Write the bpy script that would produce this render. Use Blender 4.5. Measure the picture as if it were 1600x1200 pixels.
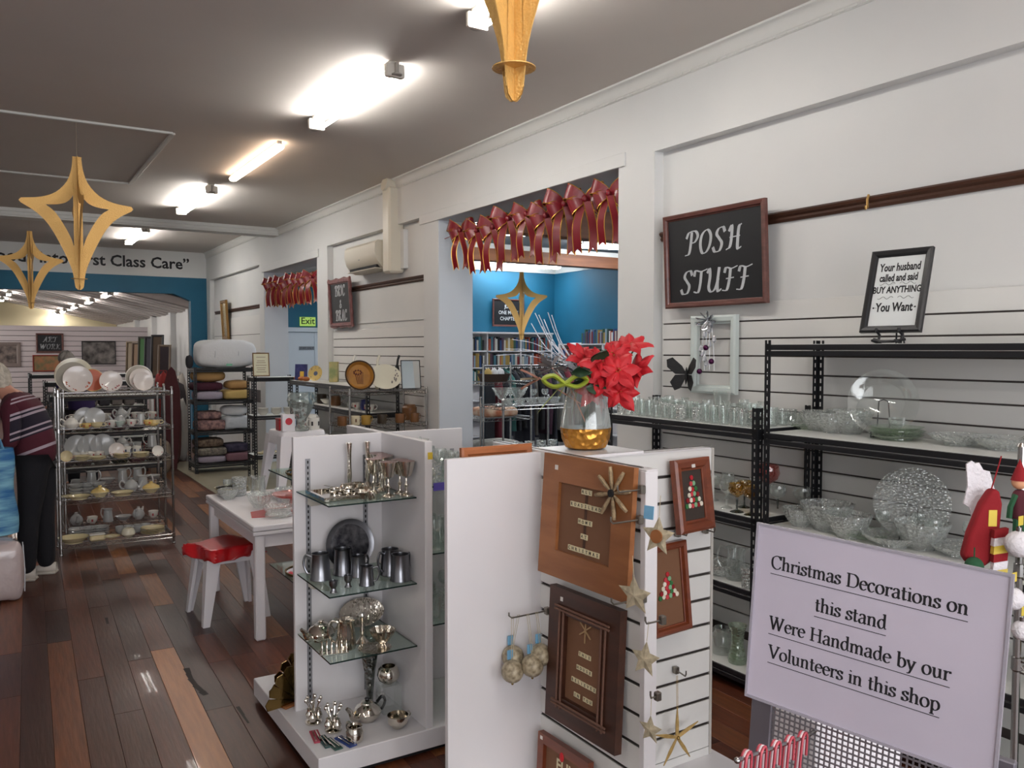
import bpy, math, random
from math import sin, cos, pi, radians as R, sqrt, atan2
from mathutils import Vector as V, Matrix
rnd = random.Random(7)
sc = bpy.context.scene
COL = sc.collection
for o in list(bpy.data.objects): bpy.data.objects.remove(o)

# ---------------- camera ----------------
FPX, YAW, PIT, EYE = 1300.0, R(32.1), R(2.38), 1.75
cd = bpy.data.cameras.new('camera'); cam = bpy.data.objects.new('camera', cd); COL.objects.link(cam)
cd.sensor_width = 36; cd.lens = 36 * FPX / 1600; cd.clip_start = .05; cd.clip_end = 200
cam.location = (0, 0, EYE); cam.rotation_euler = (pi/2 - PIT, 0, -YAW)
sc.camera = cam
# ---------------- world, daylight, exposure ----------------
w = bpy.data.worlds.new('world'); sc.world = w; w.use_nodes = True
bg = w.node_tree.nodes['Background']; bg.inputs[0].default_value = (.75, .85, 1, 1); bg.inputs[1].default_value = 1.0
def area(name, loc, rot, sx, sy, power, col=(1, 1, 1)):
    l = bpy.data.lights.new(name, 'AREA'); l.shape = 'RECTANGLE'; l.size = sx; l.size_y = sy
    l.energy = power; l.color = col
    o = bpy.data.objects.new(name, l); COL.objects.link(o); o.location = loc; o.rotation_euler = rot
    o['kind'] = 'helper'
    return o
area('shop_window_daylight', (0.3, -3.35, 1.75), (R(90), 0, 0), 6.0, 2.3, 85, (1, .95, .93))
area('hall_side_light', (-3.0, 22, 2.2), (R(90), 0, R(-90)), 5.0, 1.8, 60, (1, .97, .93))  # area light from the unseen left side of the hall
sc.view_settings.view_transform = 'Standard'; sc.view_settings.look = 'None'
sc.view_settings.gamma = 1; sc.view_settings.use_curve_mapping = False
sc.view_settings.exposure = 1.02
TUBE = 31.0
cy = sc.cycles
cy.use_denoising = True
cy.max_bounces = 9; cy.diffuse_bounces = 4; cy.glossy_bounces = 4; cy.transmission_bounces = 4; cy.transparent_max_bounces = 24
cy.sample_clamp_indirect = 6; cy.caustics_reflective = False; cy.caustics_refractive = False

# pixel (1600x1200) to a point on a real plane of the room
FW = V((sin(YAW)*cos(PIT), cos(YAW)*cos(PIT), -sin(PIT))); RT = V((cos(YAW), -sin(YAW), 0)); UP = RT.cross(FW)
def ray(u, v): return FW + RT*((u-800)/FPX) - UP*((v-600)/FPX)
EYEV = V((0, 0, EYE))
def PX(u, v, x): d = ray(u, v); return EYEV + d*(x/d.x)
def PY(u, v, y): d = ray(u, v); return EYEV + d*(y/d.y)
def PZ(u, v, z): d = ray(u, v); return EYEV + d*((z-EYE)/d.z)

# ---------------- materials ----------------
def lin(h):
    if isinstance(h, str):
        c = [int(h[i:i+2], 16)/255 for i in (0, 2, 4)]
        c = [x/12.92 if x <= .04045 else ((x+.055)/1.055)**2.4 for x in c]
    else: c = list(h)
    return (*c[:3], 1)
MC = {}
def mat(name, col='ffffff', rough=.5, metal=0, col2=None, vscale=4, stretch=None, bump=0, bscale=60, coat=0, spec=.5, emit=0, detail=3, wave=0):
    if name in MC: return MC[name]
    m = bpy.data.materials.new(name); m.use_nodes = True; MC[name] = m
    nt = m.node_tree; n = nt.nodes; L = nt.links; p = n['Principled BSDF']
    p.inputs['Base Color'].default_value = lin(col); p.inputs['Roughness'].default_value = rough
    p.inputs['Metallic'].default_value = metal; p.inputs['Coat Weight'].default_value = coat
    p.inputs['Specular IOR Level'].default_value = spec
    if emit:
        p.inputs['Emission Color'].default_value = lin(col); p.inputs['Emission Strength'].default_value = emit
    if col2 or bump:
        tc = n.new('ShaderNodeTexCoord'); mp = n.new('ShaderNodeMapping'); L.new(tc.outputs['Object'], mp.inputs[0])
        if stretch: mp.inputs['Scale'].default_value = stretch
    if col2:
        t = n.new('ShaderNodeTexNoise'); t.inputs['Scale'].default_value = vscale; t.inputs['Detail'].default_value = detail
        L.new(mp.outputs[0], t.inputs['Vector'])
        r = n.new('ShaderNodeValToRGB'); r.color_ramp.elements[0].position = .35; r.color_ramp.elements[1].position = .65
        r.color_ramp.elements[0].color = lin(col); r.color_ramp.elements[1].color = lin(col2)
        L.new(t.outputs['Fac'], r.inputs[0]); L.new(r.outputs[0], p.inputs['Base Color'])
    if bump:
        if wave:
            t2 = n.new('ShaderNodeTexVoronoi'); out = 'Distance'
        else:
            t2 = n.new('ShaderNodeTexNoise'); out = 'Fac'
        t2.inputs['Scale'].default_value = bscale; L.new(mp.outputs[0], t2.inputs['Vector'])
        b = n.new('ShaderNodeBump'); b.inputs['Strength'].default_value = bump; b.inputs['Distance'].default_value = .01
        L.new(t2.outputs[out], b.inputs['Height']); L.new(b.outputs[0], p.inputs['Normal'])
    return m
def glassm(name, tint='fbfdfc', body=.10, edge=.75, cut=0, cscale=60, bcol='eff2f1', rough=.03):
    """thin clear glass: transparent, with mirror-like reflection growing towards the rim and a little pale body"""
    if name in MC: return MC[name]
    m = bpy.data.materials.new(name); m.use_nodes = True; MC[name] = m
    nt = m.node_tree; n = nt.nodes; L = nt.links; n.remove(n['Principled BSDF']); out = n['Material Output']
    tr = n.new('ShaderNodeBsdfTransparent'); tr.inputs[0].default_value = lin(tint)
    gl = n.new('ShaderNodeBsdfGlossy'); gl.inputs['Roughness'].default_value = rough; gl.inputs[0].default_value = (.95, .97, .96, 1)
    df = n.new('ShaderNodeBsdfDiffuse'); df.inputs[0].default_value = lin(bcol)
    lw = n.new('ShaderNodeLayerWeight'); lw.inputs[0].default_value = .35
    mr = n.new('ShaderNodeMapRange'); mr.inputs[3].default_value = body*.5 + .03; mr.inputs[4].default_value = edge
    L.new(lw.outputs['Facing'], mr.inputs[0])
    m1 = n.new('ShaderNodeMixShader'); m1.inputs[0].default_value = .35; L.new(gl.outputs[0], m1.inputs[1]); L.new(df.outputs[0], m1.inputs[2])
    m2 = n.new('ShaderNodeMixShader'); L.new(mr.outputs[0], m2.inputs[0]); L.new(tr.outputs[0], m2.inputs[1]); L.new(m1.outputs[0], m2.inputs[2])
    if cut:
        tc = n.new('ShaderNodeTexCoord'); t = n.new('ShaderNodeTexVoronoi'); t.inputs['Scale'].default_value = cscale
        L.new(tc.outputs['Object'], t.inputs['Vector'])
        b = n.new('ShaderNodeBump'); b.inputs['Strength'].default_value = cut; b.inputs['Distance'].default_value = .02
        L.new(t.outputs['Distance'], b.inputs['Height'])
        for x in (gl, df, lw): L.new(b.outputs[0], x.inputs['Normal'])
    L.new(m2.outputs[0], out.inputs[0])
    return m

# ---------------- mesh builder ----------------
class B:
    def __init__(s): s.v = []; s.f = []; s.m = []; s.cur = 0
    def add(s, vs, fs):
        k = len(s.v); s.v += [tuple(p) for p in vs]; s.f += [tuple(i+k for i in f) for f in fs]; s.m += [s.cur]*len(fs); return s
    def box(s, x0, x1, y0, y1, z0, z1, M=None):
        vs = [V((x, y, z)) for z in (z0, z1) for y in (y0, y1) for x in (x0, x1)]
        if M: vs = [M @ p for p in vs]
        return s.add(vs, [(0, 2, 3, 1), (4, 5, 7, 6), (0, 1, 5, 4), (2, 6, 7, 3), (0, 4, 6, 2), (1, 3, 7, 5)])
    def bev(s, x0, x1, y0, y1, z0, z1, b=.004, M=None):
        """box with chamfered edges"""
        vs = []; idx = {}
        X = (x0, x1); Y = (y0, y1); Z = (z0, z1)
        for i in (0, 1):
            for j in (0, 1):
                for k in (0, 1):
                    p = V((X[i], Y[j], Z[k])); c = V((b*(1-2*i), b*(1-2*j), b*(1-2*k)))
                    for a in range(3):
                        q = p + c; q[a] = p[a]; idx[i, j, k, a] = len(vs); vs.append(M @ q if M else q)
        fs = []
        def F(*ks): fs.append(tuple(idx[k] for k in ks))
        for i in (0, 1): F(*[(i, j, k, 0) for j, k in ((0, 0), (1, 0), (1, 1), (0, 1))])
        for j in (0, 1): F(*[(i, j, k, 1) for i, k in ((0, 0), (1, 0), (1, 1), (0, 1))])
        for k in (0, 1): F(*[(i, j, k, 2) for i, j in ((0, 0), (1, 0), (1, 1), (0, 1))])
        for i in (0, 1):
            for j in (0, 1):
                F((i, j, 0, 0), (i, j, 1, 0), (i, j, 1, 1), (i, j, 0, 1))
                F((i, 0, j, 0), (i, 1, j, 0), (i, 1, j, 2), (i, 0, j, 2))
                F((0, i, j, 1), (1, i, j, 1), (1, i, j, 2), (0, i, j, 2))
        for i in (0, 1):
            for j in (0, 1):
                for k in (0, 1): F((i, j, k, 0), (i, j, k, 1), (i, j, k, 2))
        return s.add(vs, fs)
    def lathe(s, prof, n=24, c=(0, 0, 0), M=None, flute=0, fn=0, sx=1, sy=1):
        vs = []; fs = []; m = len(prof)
        for i in range(n):
            a = 2*pi*i/n
            for r, z in prof:
                rr = r*(1 + (flute*cos(fn*a) if fn else 0))
                p = V((c[0]+rr*cos(a)*sx, c[1]+rr*sin(a)*sy, c[2]+z)); vs.append(M @ p if M else p)
        for i in range(n):
            j = (i+1) % n
            for k in range(m-1): fs.append((i*m+k, j*m+k, j*m+k+1, i*m+k+1))
        s.add(vs, fs)
        for e in (0, m-1):
            if prof[e][0] > 1e-5:
                s.f.append(tuple(len(s.v)-len(vs)+i*m+e for i in (range(n) if e else range(n-1, -1, -1)))); s.m.append(s.cur)
        return s
    def cyl(s, p0, p1, r0, r1=None, n=12):
        r1 = r0 if r1 is None else r1
        p0 = V(p0); p1 = V(p1); d = (p1-p0)
        if d.length < 1e-7: return s
        q = d.to_track_quat('Z', 'Y').to_matrix().to_4x4(); q.translation = p0
        return s.lathe([(r0, 0), (r1, d.length)], n, M=q)
    def tube(s, pts, r, n=8, closed=False, flat=None):
        pts = [V(p) for p in pts]; m = len(pts); vs = []; fs = []
        rs = r if isinstance(r, (list, tuple)) else [r]*m
        up = None
        for i, p in enumerate(pts):
            if closed: t = pts[(i+1) % m]-pts[i-1]
            else: t = pts[min(i+1, m-1)]-pts[max(i-1, 0)]
            t = t.normalized() if t.length > 1e-9 else V((0, 0, 1))
            if up is None:
                up = V((0, 0, 1)) if abs(t.z) < .9 else V((1, 0, 0))
            a = t.cross(up)
            if a.length < 1e-6: a = t.orthogonal()
            a.normalize(); b = a.cross(t).normalized(); up = b
            for k in range(n):
                an = 2*pi*k/n
                vs.append(p + (a*cos(an) + b*sin(an)*(flat or 1))*rs[i])
        for i in range(m if closed else m-1):
            j = (i+1) % m
            for k in range(n): k2 = (k+1) % n; fs.append((i*n+k, i*n+k2, j*n+k2, j*n+k))
        if not closed:
            fs.append(tuple(range(n-1, -1, -1))); fs.append(tuple((m-1)*n+k for k in range(n)))
        return s.add(vs, fs)
    def ball(s, c, r, n=12, m=8, M=None):
        r = r if isinstance(r, (tuple, list)) else (r, r, r); vs = [V((0, 0, -1))]; fs = []
        for j in range(1, m):
            z = -cos(pi*j/m); q = sin(pi*j/m)
            for i in range(n): vs.append(V((q*cos(2*pi*i/n), q*sin(2*pi*i/n), z)))
        vs.append(V((0, 0, 1)))
        for i in range(n):
            k = (i+1) % n; fs.append((0, 1+k, 1+i)); fs.append((len(vs)-1, 1+(m-2)*n+i, 1+(m-2)*n+k))
            for j in range(m-2): fs.append((1+j*n+i, 1+j*n+k, 1+(j+1)*n+k, 1+(j+1)*n+i))
        out = []
        for p in vs:
            p = V((p.x*r[0], p.y*r[1], p.z*r[2]))
            if M: p = M @ p
            out.append(p+V(c))
        return s.add(out, fs)
    def cushion(s, c, size, e=.45, n=20, m=10, M=None, lump=0, seed=0):
        """soft rounded block"""
        rr = random.Random(seed); vs = []; fs = []
        sp = lambda a, e: (abs(a)**e)*(1 if a >= 0 else -1)
        ph = [rr.uniform(0, 6.3) for _ in range(6)]
        for j in range(m+1):
            t = -pi/2+pi*j/m
            for i in range(n):
                a = 2*pi*i/n
                x = sp(cos(t), e)*sp(cos(a), e); y = sp(cos(t), e)*sp(sin(a), e); z = sp(sin(t), e+.12)
                k = 1+lump*(sin(5*a+ph[0])*cos(3*t+ph[1])+.6*sin(9*a+ph[2]+4*t))
                p = V((x*size[0]/2*k, y*size[1]/2*k, z*size[2]/2*(1+lump*2*sin(4*x+ph[3])*sin(3*y+ph[4]))))
                if M: p = M @ p
                vs.append(p+V(c))
        for j in range(m):
            for i in range(n): k = (i+1) % n; fs.append((j*n+i, j*n+k, (j+1)*n+k, (j+1)*n+i))
        return s.add(vs, fs)
    def prism(s, pts, z0, z1, M=None):
        n = len(pts); vs = [V((x, y, z)) for z in (z0, z1) for x, y in pts]
        if M: vs = [M @ p for p in vs]
        return s.add(vs, [tuple(range(n-1, -1, -1)), tuple(range(n, 2*n))] + [(i, (i+1) % n, n+(i+1) % n, n+i) for i in range(n)])
    def ring(s, outer, inner, z0, z1, M=None):
        n = len(outer); vs = [V((x, y, z)) for z in (z0, z1) for x, y in list(outer)+list(inner)]
        if M: vs = [M @ p for p in vs]
        fs = []
        for i in range(n):
            j = (i+1) % n
            fs += [(i, n+i, n+j, j), (2*n+i, 2*n+j, 3*n+j, 3*n+i), (i, j, 2*n+j, 2*n+i), (n+i, 3*n+i, 3*n+j, n+j)]
        return s.add(vs, fs)
    def grid(s, fn, nu, nv, M=None, thick=0):
        vs = [V(fn(i/nu, j/nv)) for j in range(nv+1) for i in range(nu+1)]
        if M: vs = [M @ p for p in vs]
        return s.add(vs, [(j*(nu+1)+i, j*(nu+1)+i+1, (j+1)*(nu+1)+i+1, (j+1)*(nu+1)+i) for j in range(nv) for i in range(nu)])
    def mesh(s, name, ms, smooth=True, ang=35):
        me = bpy.data.meshes.new(name); me.from_pydata(s.v, [], s.f)
        for m in (ms if isinstance(ms, (list, tuple)) else [ms]): me.materials.append(m)
        if max(s.m, default=0): me.polygons.foreach_set('material_index', s.m)
        if smooth:
            me.polygons.foreach_set('use_smooth', [True]*len(s.f)); me.set_sharp_from_angle(angle=R(ang))
        me.update(); return me
    def out(s, name, ms, parent=None, loc=None, rz=0, smooth=True, ang=35, M=None, **kw):
        return link(name, s.mesh(name, ms, smooth, ang), parent, loc, rz, M, **kw)
def link(name, me, parent=None, loc=None, rz=0, M=None, **kw):
    o = bpy.data.objects.new(name, me); COL.objects.link(o); o.parent = parent
    if M is not None: o.matrix_local = M
    else:
        if loc is not None: o.location = loc
        if rz: o.rotation_euler = (0, 0, rz)
    return tag(o, **kw)
def tag(o, label=None, cat=None, group=None, kind=None):
    if label: o['label'] = label
    if cat: o['category'] = cat
    if group: o['group'] = group
    if kind: o['kind'] = kind
    return o
def T(name, label, cat, group=None, loc=(0, 0, 0), rz=0, M=None):
    return link(name, None, None, loc, rz, M, label=label, cat=cat, group=group)
def fr(o, x, y):
    """frame: origin o, local X right, local Y up, local Z towards the viewer"""
    x = V(x).normalized(); y = V(y); y = (y - x*y.dot(x)).normalized(); z = x.cross(y)
    M = Matrix((x, y, z)).transposed().to_4x4(); M.translation = V(o); return M
CH = {}
def kids(o): return CH.get(o.name) or CH.setdefault(o.name, [c for c in o.children])
def dup(root, loc, rz=0, label=None, group=None, scale=None, M=None, matmap=None, cat=None):
    def cp(o, par):
        c = o.copy(); COL.objects.link(c); c.parent = par
        if matmap and c.type == 'MESH':
            k = c.data.materials[0]
            if k and k.name in matmap:
                key = (c.data.name, matmap[k.name].name)
                if key not in DM:
                    me = c.data.copy(); me.materials[0] = matmap[k.name]; DM[key] = me
                c.data = DM[key]
        for ch in kids(o): cp(ch, c)
        return c
    r = cp(root, None)
    if M is not None: r.matrix_local = M
    else:
        r.location = loc; r.rotation_euler = (0, 0, rz)
        if scale: r.scale = (scale,)*3 if isinstance(scale, (int, float)) else scale
    return tag(r, label, cat, group)
DM = {}
PROTO = {}
def put(key, make, loc, label, cat, group=None, rz=0, scale=None, matmap=None, M=None):
    """each kind is built once with its parts; every thing placed is a copy of it and of its parts"""
    if key not in PROTO:
        r = make(); PROTO[key] = r
        for o in [r] + [x for c in kids(r) for x in [c] + list(kids(c))]: COL.objects.unlink(o)
    return dup(PROTO[key], loc, rz, label, group, scale or 1, M=M, matmap=matmap, cat=cat)

# ---------------- lettering ----------------
def txt(s, size, m, parent, M, name='lettering', bold=0, sx=1, shear=0, align='CENTER', depth=.0004):
    c = bpy.data.curves.new('t', 'FONT'); c.body = s; c.size = size; c.align_x = align; c.align_y = 'CENTER'
    c.offset = bold*size; c.shear = shear; c.extrude = depth; c.resolution_u = 2
    o = bpy.data.objects.new('t', c); COL.objects.link(o)
    me = bpy.data.meshes.new_from_object(o)
    bpy.data.objects.remove(o); bpy.data.curves.remove(c)
    for v in me.vertices: v.co.x *= sx
    me.materials.clear(); me.materials.append(m); me.name = name
    return link(name, me, parent, M=M)
# own pen-drawn letters: each glyph = (advance, [strokes]); a stroke 'c' is a smooth curve, 'l' straight, 's' a flat serif
G = {
'C': (.70, [('c', (.62, .60), (.50, .72), (.32, .73), (.12, .60), (.07, .36), (.13, .12), (.33, -.01), (.52, .02), (.64, .14)), ('l', (.63, .74), (.62, .56))]),
'D': (.78, [('l', (.17, 0), (.17, .72)), ('s', (.04, .71), (.36, .71)), ('s', (.04, .01), (.36, .01)), ('c', (.30, .71), (.52, .69), (.69, .52), (.69, .22), (.52, .03), (.30, .01))]),
'W': (1.02, [('l', (.10, .72), (.30, 0)), ('l', (.30, 0), (.51, .70)), ('l', (.48, .72), (.68, 0)), ('l', (.68, 0), (.92, .72)), ('s', (0, .71), (.22, .71)), ('s', (.38, .71), (.60, .71)), ('s', (.82, .71), (1.0, .71))]),
'H': (.82, [('l', (.17, 0), (.17, .72)), ('l', (.65, 0), (.65, .72)), ('s', (.17, .38), (.65, .38))] + [('s', (a, b), (a+.26, b)) for a in (.04, .52) for b in (.01, .71)]),
'V': (.74, [('l', (.10, .72), (.36, 0)), ('l', (.36, 0), (.66, .72)), ('s', (-.02, .71), (.24, .71)), ('s', (.54, .71), (.76, .71))]),
'a': (.50, [('c', (.09, .38), (.16, .47), (.28, .48), (.37, .40), (.37, .2)), ('l', (.37, .36), (.37, .07)), ('c', (.37, .07), (.41, .01), (.48, .04)), ('c', (.37, .29), (.2, .26), (.07, .15), (.11, .02), (.24, 0), (.37, .11))]),
'b': (.54, [('l', (.13, .02), (.13, .76)), ('s', (.02, .74), (.13, .75)), ('c', (.13, .36), (.24, .47), (.37, .46), (.47, .33), (.47, .16), (.36, .02), (.22, 0), (.13, .08))]),
'c': (.46, [('c', (.41, .39), (.30, .48), (.16, .43), (.07, .25), (.13, .06), (.27, 0), (.41, .08))]),
'd': (.55, [('l', (.42, .08), (.42, .76)), ('s', (.31, .74), (.42, .75)), ('c', (.42, .40), (.30, .48), (.16, .43), (.07, .25), (.13, .06), (.26, 0), (.42, .12)), ('s', (.42, .02), (.53, .03))]),
'e': (.47, [('c', (.08, .27), (.42, .29), (.38, .42), (.27, .48), (.14, .42), (.07, .25), (.13, .06), (.27, 0), (.42, .08))]),
'h': (.58, [('l', (.13, .02), (.13, .76)), ('s', (.02, .74), (.13, .75)), ('c', (.13, .34), (.25, .46), (.36, .46), (.43, .36), (.43, .2)), ('l', (.43, .3), (.43, .02)), ('s', (.03, .01), (.23, .01)), ('s', (.34, .01), (.54, .01))]),
'i': (.27, [('l', (.14, .02), (.14, .46)), ('s', (.03, .44), (.14, .45)), ('s', (.03, .01), (.25, .01)), ('l', (.13, .64), (.14, .67))]),
'l': (.27, [('l', (.14, .02), (.14, .76)), ('s', (.03, .74), (.14, .75)), ('s', (.03, .01), (.25, .01))]),
'm': (.86, [('l', (.13, .02), (.13, .46)), ('s', (.02, .44), (.13, .45)), ('c', (.13, .34), (.25, .46), (.35, .45), (.42, .34), (.42, .2)), ('l', (.42, .3), (.42, .02)), ('c', (.42, .34), (.54, .46), (.64, .45), (.71, .34), (.71, .2)), ('l', (.71, .3), (.71, .02)), ('s', (.03, .01), (.23, .01)), ('s', (.33, .01), (.52, .01)), ('s', (.62, .01), (.82, .01))]),
'n': (.58, [('l', (.13, .02), (.13, .46)), ('s', (.02, .44), (.13, .45)), ('c', (.13, .34), (.25, .46), (.36, .46), (.43, .36), (.43, .2)), ('l', (.43, .3), (.43, .02)), ('s', (.03, .01), (.23, .01)), ('s', (.34, .01), (.54, .01))]),
'o': (.53, [('c', (.27, .48), (.13, .42), (.06, .24), (.12, .06), (.26, 0), (.40, .06), (.47, .24), (.41, .42), (.27, .48))]),
'p': (.55, [('l', (.13, -.22), (.13, .46)), ('s', (.02, .44), (.13, .45)), ('s', (.02, -.22), (.25, -.22)), ('c', (.13, .36), (.24, .47), (.37, .46), (.47, .33), (.47, .16), (.36, .02), (.22, 0), (.13, .08))]),
'r': (.40, [('l', (.13, .02), (.13, .46)), ('s', (.02, .44), (.13, .45)), ('c', (.13, .32), (.22, .44), (.36, .47)), ('l', (.36, .47), (.37, .40)), ('s', (.03, .01), (.25, .01))]),
's': (.40, [('c', (.33, .40), (.22, .48), (.10, .42), (.10, .32), (.2, .25), (.31, .19), (.34, .09), (.24, 0), (.12, .01), (.05, .09)), ('l', (.34, .47), (.33, .36)), ('l', (.05, .13), (.05, 0))]),
't': (.34, [('l', (.15, .08), (.15, .62)), ('s', (.03, .45), (.31, .45)), ('c', (.15, .1), (.19, .01), (.32, .05))]),
'u': (.58, [('l', (.13, .46), (.13, .14)), ('c', (.13, .14), (.19, .01), (.31, .01), (.43, .12)), ('l', (.43, .46), (.43, .04)), ('s', (.02, .45), (.13, .45)), ('s', (.32, .45), (.43, .45)), ('s', (.43, .02), (.54, .02))]),
'y': (.52, [('l', (.08, .46), (.27, 0)), ('l', (.45, .46), (.27, 0)), ('c', (.27, 0), (.18, -.18), (.06, -.21)), ('s', (0, .45), (.19, .45)), ('s', (.35, .45), (.53, .45))]),
}
# swash capitals, heavier and leaning
S = {
'P': (.62, [('c', (.28, .70), (.26, .35), (.20, .05), (.02, 0)), ('c', (.05, .55), (.16, .72), (.44, .74), (.56, .58), (.44, .40), (.26, .38))]),
'O': (.62, [('c', (.36, .73), (.14, .60), (.08, .30), (.18, .03), (.36, .04), (.50, .25), (.52, .55), (.36, .73))]),
'S': (.56, [('c', (.50, .60), (.42, .73), (.24, .70), (.16, .55), (.28, .40), (.40, .24), (.32, .03), (.12, .01), (.03, .14))]),
'H': (.74, [('c', (.12, .58), (.22, .73), (.24, .50), (.20, .12), (.04, .02)), ('c', (.62, .74), (.52, .66), (.50, .30), (.52, .02), (.66, .06)), ('l', (.16, .38), (.58, .40))]),
'T': (.58, [('c', (.05, .56), (.10, .72), (.34, .68), (.62, .74)), ('c', (.36, .68), (.34, .30), (.26, .03), (.06, .05))]),
'U': (.70, [('c', (.05, .62), (.14, .73), (.18, .50), (.15, .14), (.28, .01), (.44, .12), (.54, .40)), ('c', (.56, .74), (.52, .30), (.56, .02), (.70, .08))]),
'F': (.60, [('c', (.10, .58), (.16, .72), (.38, .68), (.62, .74)), ('c', (.34, .68), (.32, .35), (.24, .04), (.04, .03)), ('l', (.18, .38), (.50, .40))]),
'B': (.64, [('c', (.24, .70), (.22, .35), (.16, .05), (.02, .04)), ('c', (.04, .58), (.20, .74), (.48, .70), (.46, .48), (.24, .40)), ('c', (.24, .40), (.54, .36), (.56, .12), (.38, .01), (.20, .06))]),
'R': (.66, [('c', (.24, .70), (.22, .35), (.16, .05), (.02, .04)), ('c', (.04, .58), (.20, .74), (.48, .70), (.46, .48), (.24, .40)), ('c', (.28, .40), (.40, .20), (.48, .01), (.64, .08))]),
'I': (.40, [('c', (.08, .60), (.22, .74), (.24, .45), (.20, .10), (.04, .02))]),
'C': (.58, [('c', (.46, .56), (.50, .70), (.32, .74), (.14, .55), (.10, .25), (.24, .01), (.42, .04), (.54, .16))]),
'A': (.68, [('c', (.02, .06), (.12, .02), (.30, .40), (.46, .74)), ('c', (.46, .74), (.46, .30), (.50, .02), (.64, .06)), ('l', (.18, .28), (.50, .30))]),
'&': (.60, [('c', (.52, .08), (.34, .40), (.20, .60), (.30, .73), (.40, .62), (.24, .42), (.08, .22), (.18, .02), (.38, .06), (.52, .34))]),
'W': (.92, [('c', (.05, .62), (.14, .72), (.18, .30), (.20, .02)), ('l', (.20, .02), (.48, .70)), ('l', (.48, .70), (.50, .02)), ('c', (.50, .02), (.70, .40), (.84, .74))]),
'K': (.66, [('c', (.10, .60), (.22, .73), (.22, .35), (.16, .05), (.02, .04)), ('c', (.58, .72), (.46, .60), (.24, .38)), ('c', (.28, .42), (.40, .20), (.50, .01), (.64, .08))]),
}
def cr(ps, k=5):
    ps = [V((p[0], p[1], 0)) for p in ps]; out = []
    q = [ps[0]*2-ps[1]] + ps + [ps[-1]*2-ps[-2]]
    if (ps[0]-ps[-1]).length < 1e-6: q[0] = ps[-2]; q[-1] = ps[1]
    for i in range(1, len(q)-2):
        for j in range(k):
            t = j/k; a, b, c, d = q[i-1:i+3]
            out.append(.5*((2*b)+(-a+c)*t+(2*a-5*b+4*c-d)*t*t+(-a+3*b-3*c+d)*t**3))
    out.append(ps[-1]); return out
def pen(b, s, x, y, size, GL=G, nib=.095, ang=20, thin=.028, slant=0, sx=1, track=0, wid=None):
    def width(): return sum(GL[c][0]+track if c in GL else .30 for c in s)*size*sx
    x0 = x - (width()/2 if wid is None else 0); z = 0
    nv = V((cos(R(ang)), sin(R(ang)), 0))*nib/2
    for ch in s:
        if ch not in GL: x0 += .30*size*sx; continue
        adv, st = GL[ch]
        for k in st:
            ps = cr(k[1:]) if k[0] == 'c' else [V((p[0], p[1], 0)) for p in k[1:]]
            for a, c in zip(ps, ps[1:]):
                d = c-a
                if d.length < 1e-6: continue
                d.normalize(); nn = V((-d.y, d.x, 0))
                h = thin/2 if k[0] == 's' else max(abs(nn.dot(nv)), thin/2)
                e = d*h*.35
                q = [a-nn*h-e, c-nn*h+e, c+nn*h+e, a+nn*h-e]
                z += 1e-7
                b.add([((p.x+p.y*slant)*size*sx+x0, p.y*size+y, z) for p in q], [(0, 1, 2, 3)])
        x0 += (adv+track)*size*sx
    return b

# ======================= SETTING =======================
wallw = mat('wall_white', 'dcdcda', .6, col2='d6d7d6', vscale=1.2, bump=.04, bscale=30)
jambw = mat('jamb_white', 'd3d8de', .55)
ceilm = mat('ceiling_paint', 'd2cbc4', .8, col2='cdc6bf', vscale=.8)
blue = mat('teal_paint', '11607f', .6, col2='125c7a', vscale=2)
cream = mat('cream_paint', 'dcd2ae', .7)
trimw = mat('trim_white', 'd8d8d4', .5)
slatw = mat('slat_white', 'dddcd9', .45)
groove = mat('groove_dark', '4a4240', .6)
brownr = mat('rail_brown', '3d2418', .45, col2='4c2c1c', vscale=9, stretch=(1, .1, 1))
blackm = mat('black_steel', '17181c', .45, bump=.05, bscale=300)
blackd = mat('matt_black', '0e0e12', .8)
chrome = mat('chrome', 'aaa8a6', .2, 1)
whitem = mat('white_laminate', 'e2dfe0', .35, col2='dedbdd', vscale=2)
whitep = mat('white_plastic', 'e6e3e6', .4)
greyal = mat('grey_aluminium', '8d8a90', .4, .6)
boardw = mat('shelf_board', 'dfe0dc', .5)

XW, XR = 3.585, 3.66       # face of the piers / face of the recessed bays
# floor: boards laid along the shop
fl = B().box(-5, 13, -3.5, 36, -.12, -.016).out('floor', mat('sub_floor', '1c100b', .8), kind='structure')
WOODS = ['4a2619', '572c1c', '663520', '402015', '6f3f24', '80502e', '371c15', '5c3120', '4d2a1e', '8d5a34']
def board_mat(i, c):
    m = mat('floor_board_%d' % i, c, .40, col2=tuple(x*.6 for x in lin(c)[:3]), vscale=5, stretch=(9, .7, 1), bump=.08, bscale=9, detail=6, coat=.05)
    return m
WM = [board_mat(i, c) for i, c in enumerate(WOODS)]
wts = [5, 5, 5, 4, 4, 3, 4, 5, 4, 1]
BW = .129
shapes = {}
def plank_mesh(L, mi):
    k = (round(L, 2), mi)
    if k not in shapes: shapes[k] = B().bev(-BW/2+.0006, BW/2-.0006, 0, L-.0012, -.016, 0, .0012).mesh('plank', WM[mi], False)
    return shapes[k]
ang = R(-1.9); Rm = Matrix.Rotation(ang, 4, 'Z')
cand = []; lengths = (.5, .7, .9, 1.1, 1.3, 1.6, 1.9)
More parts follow.
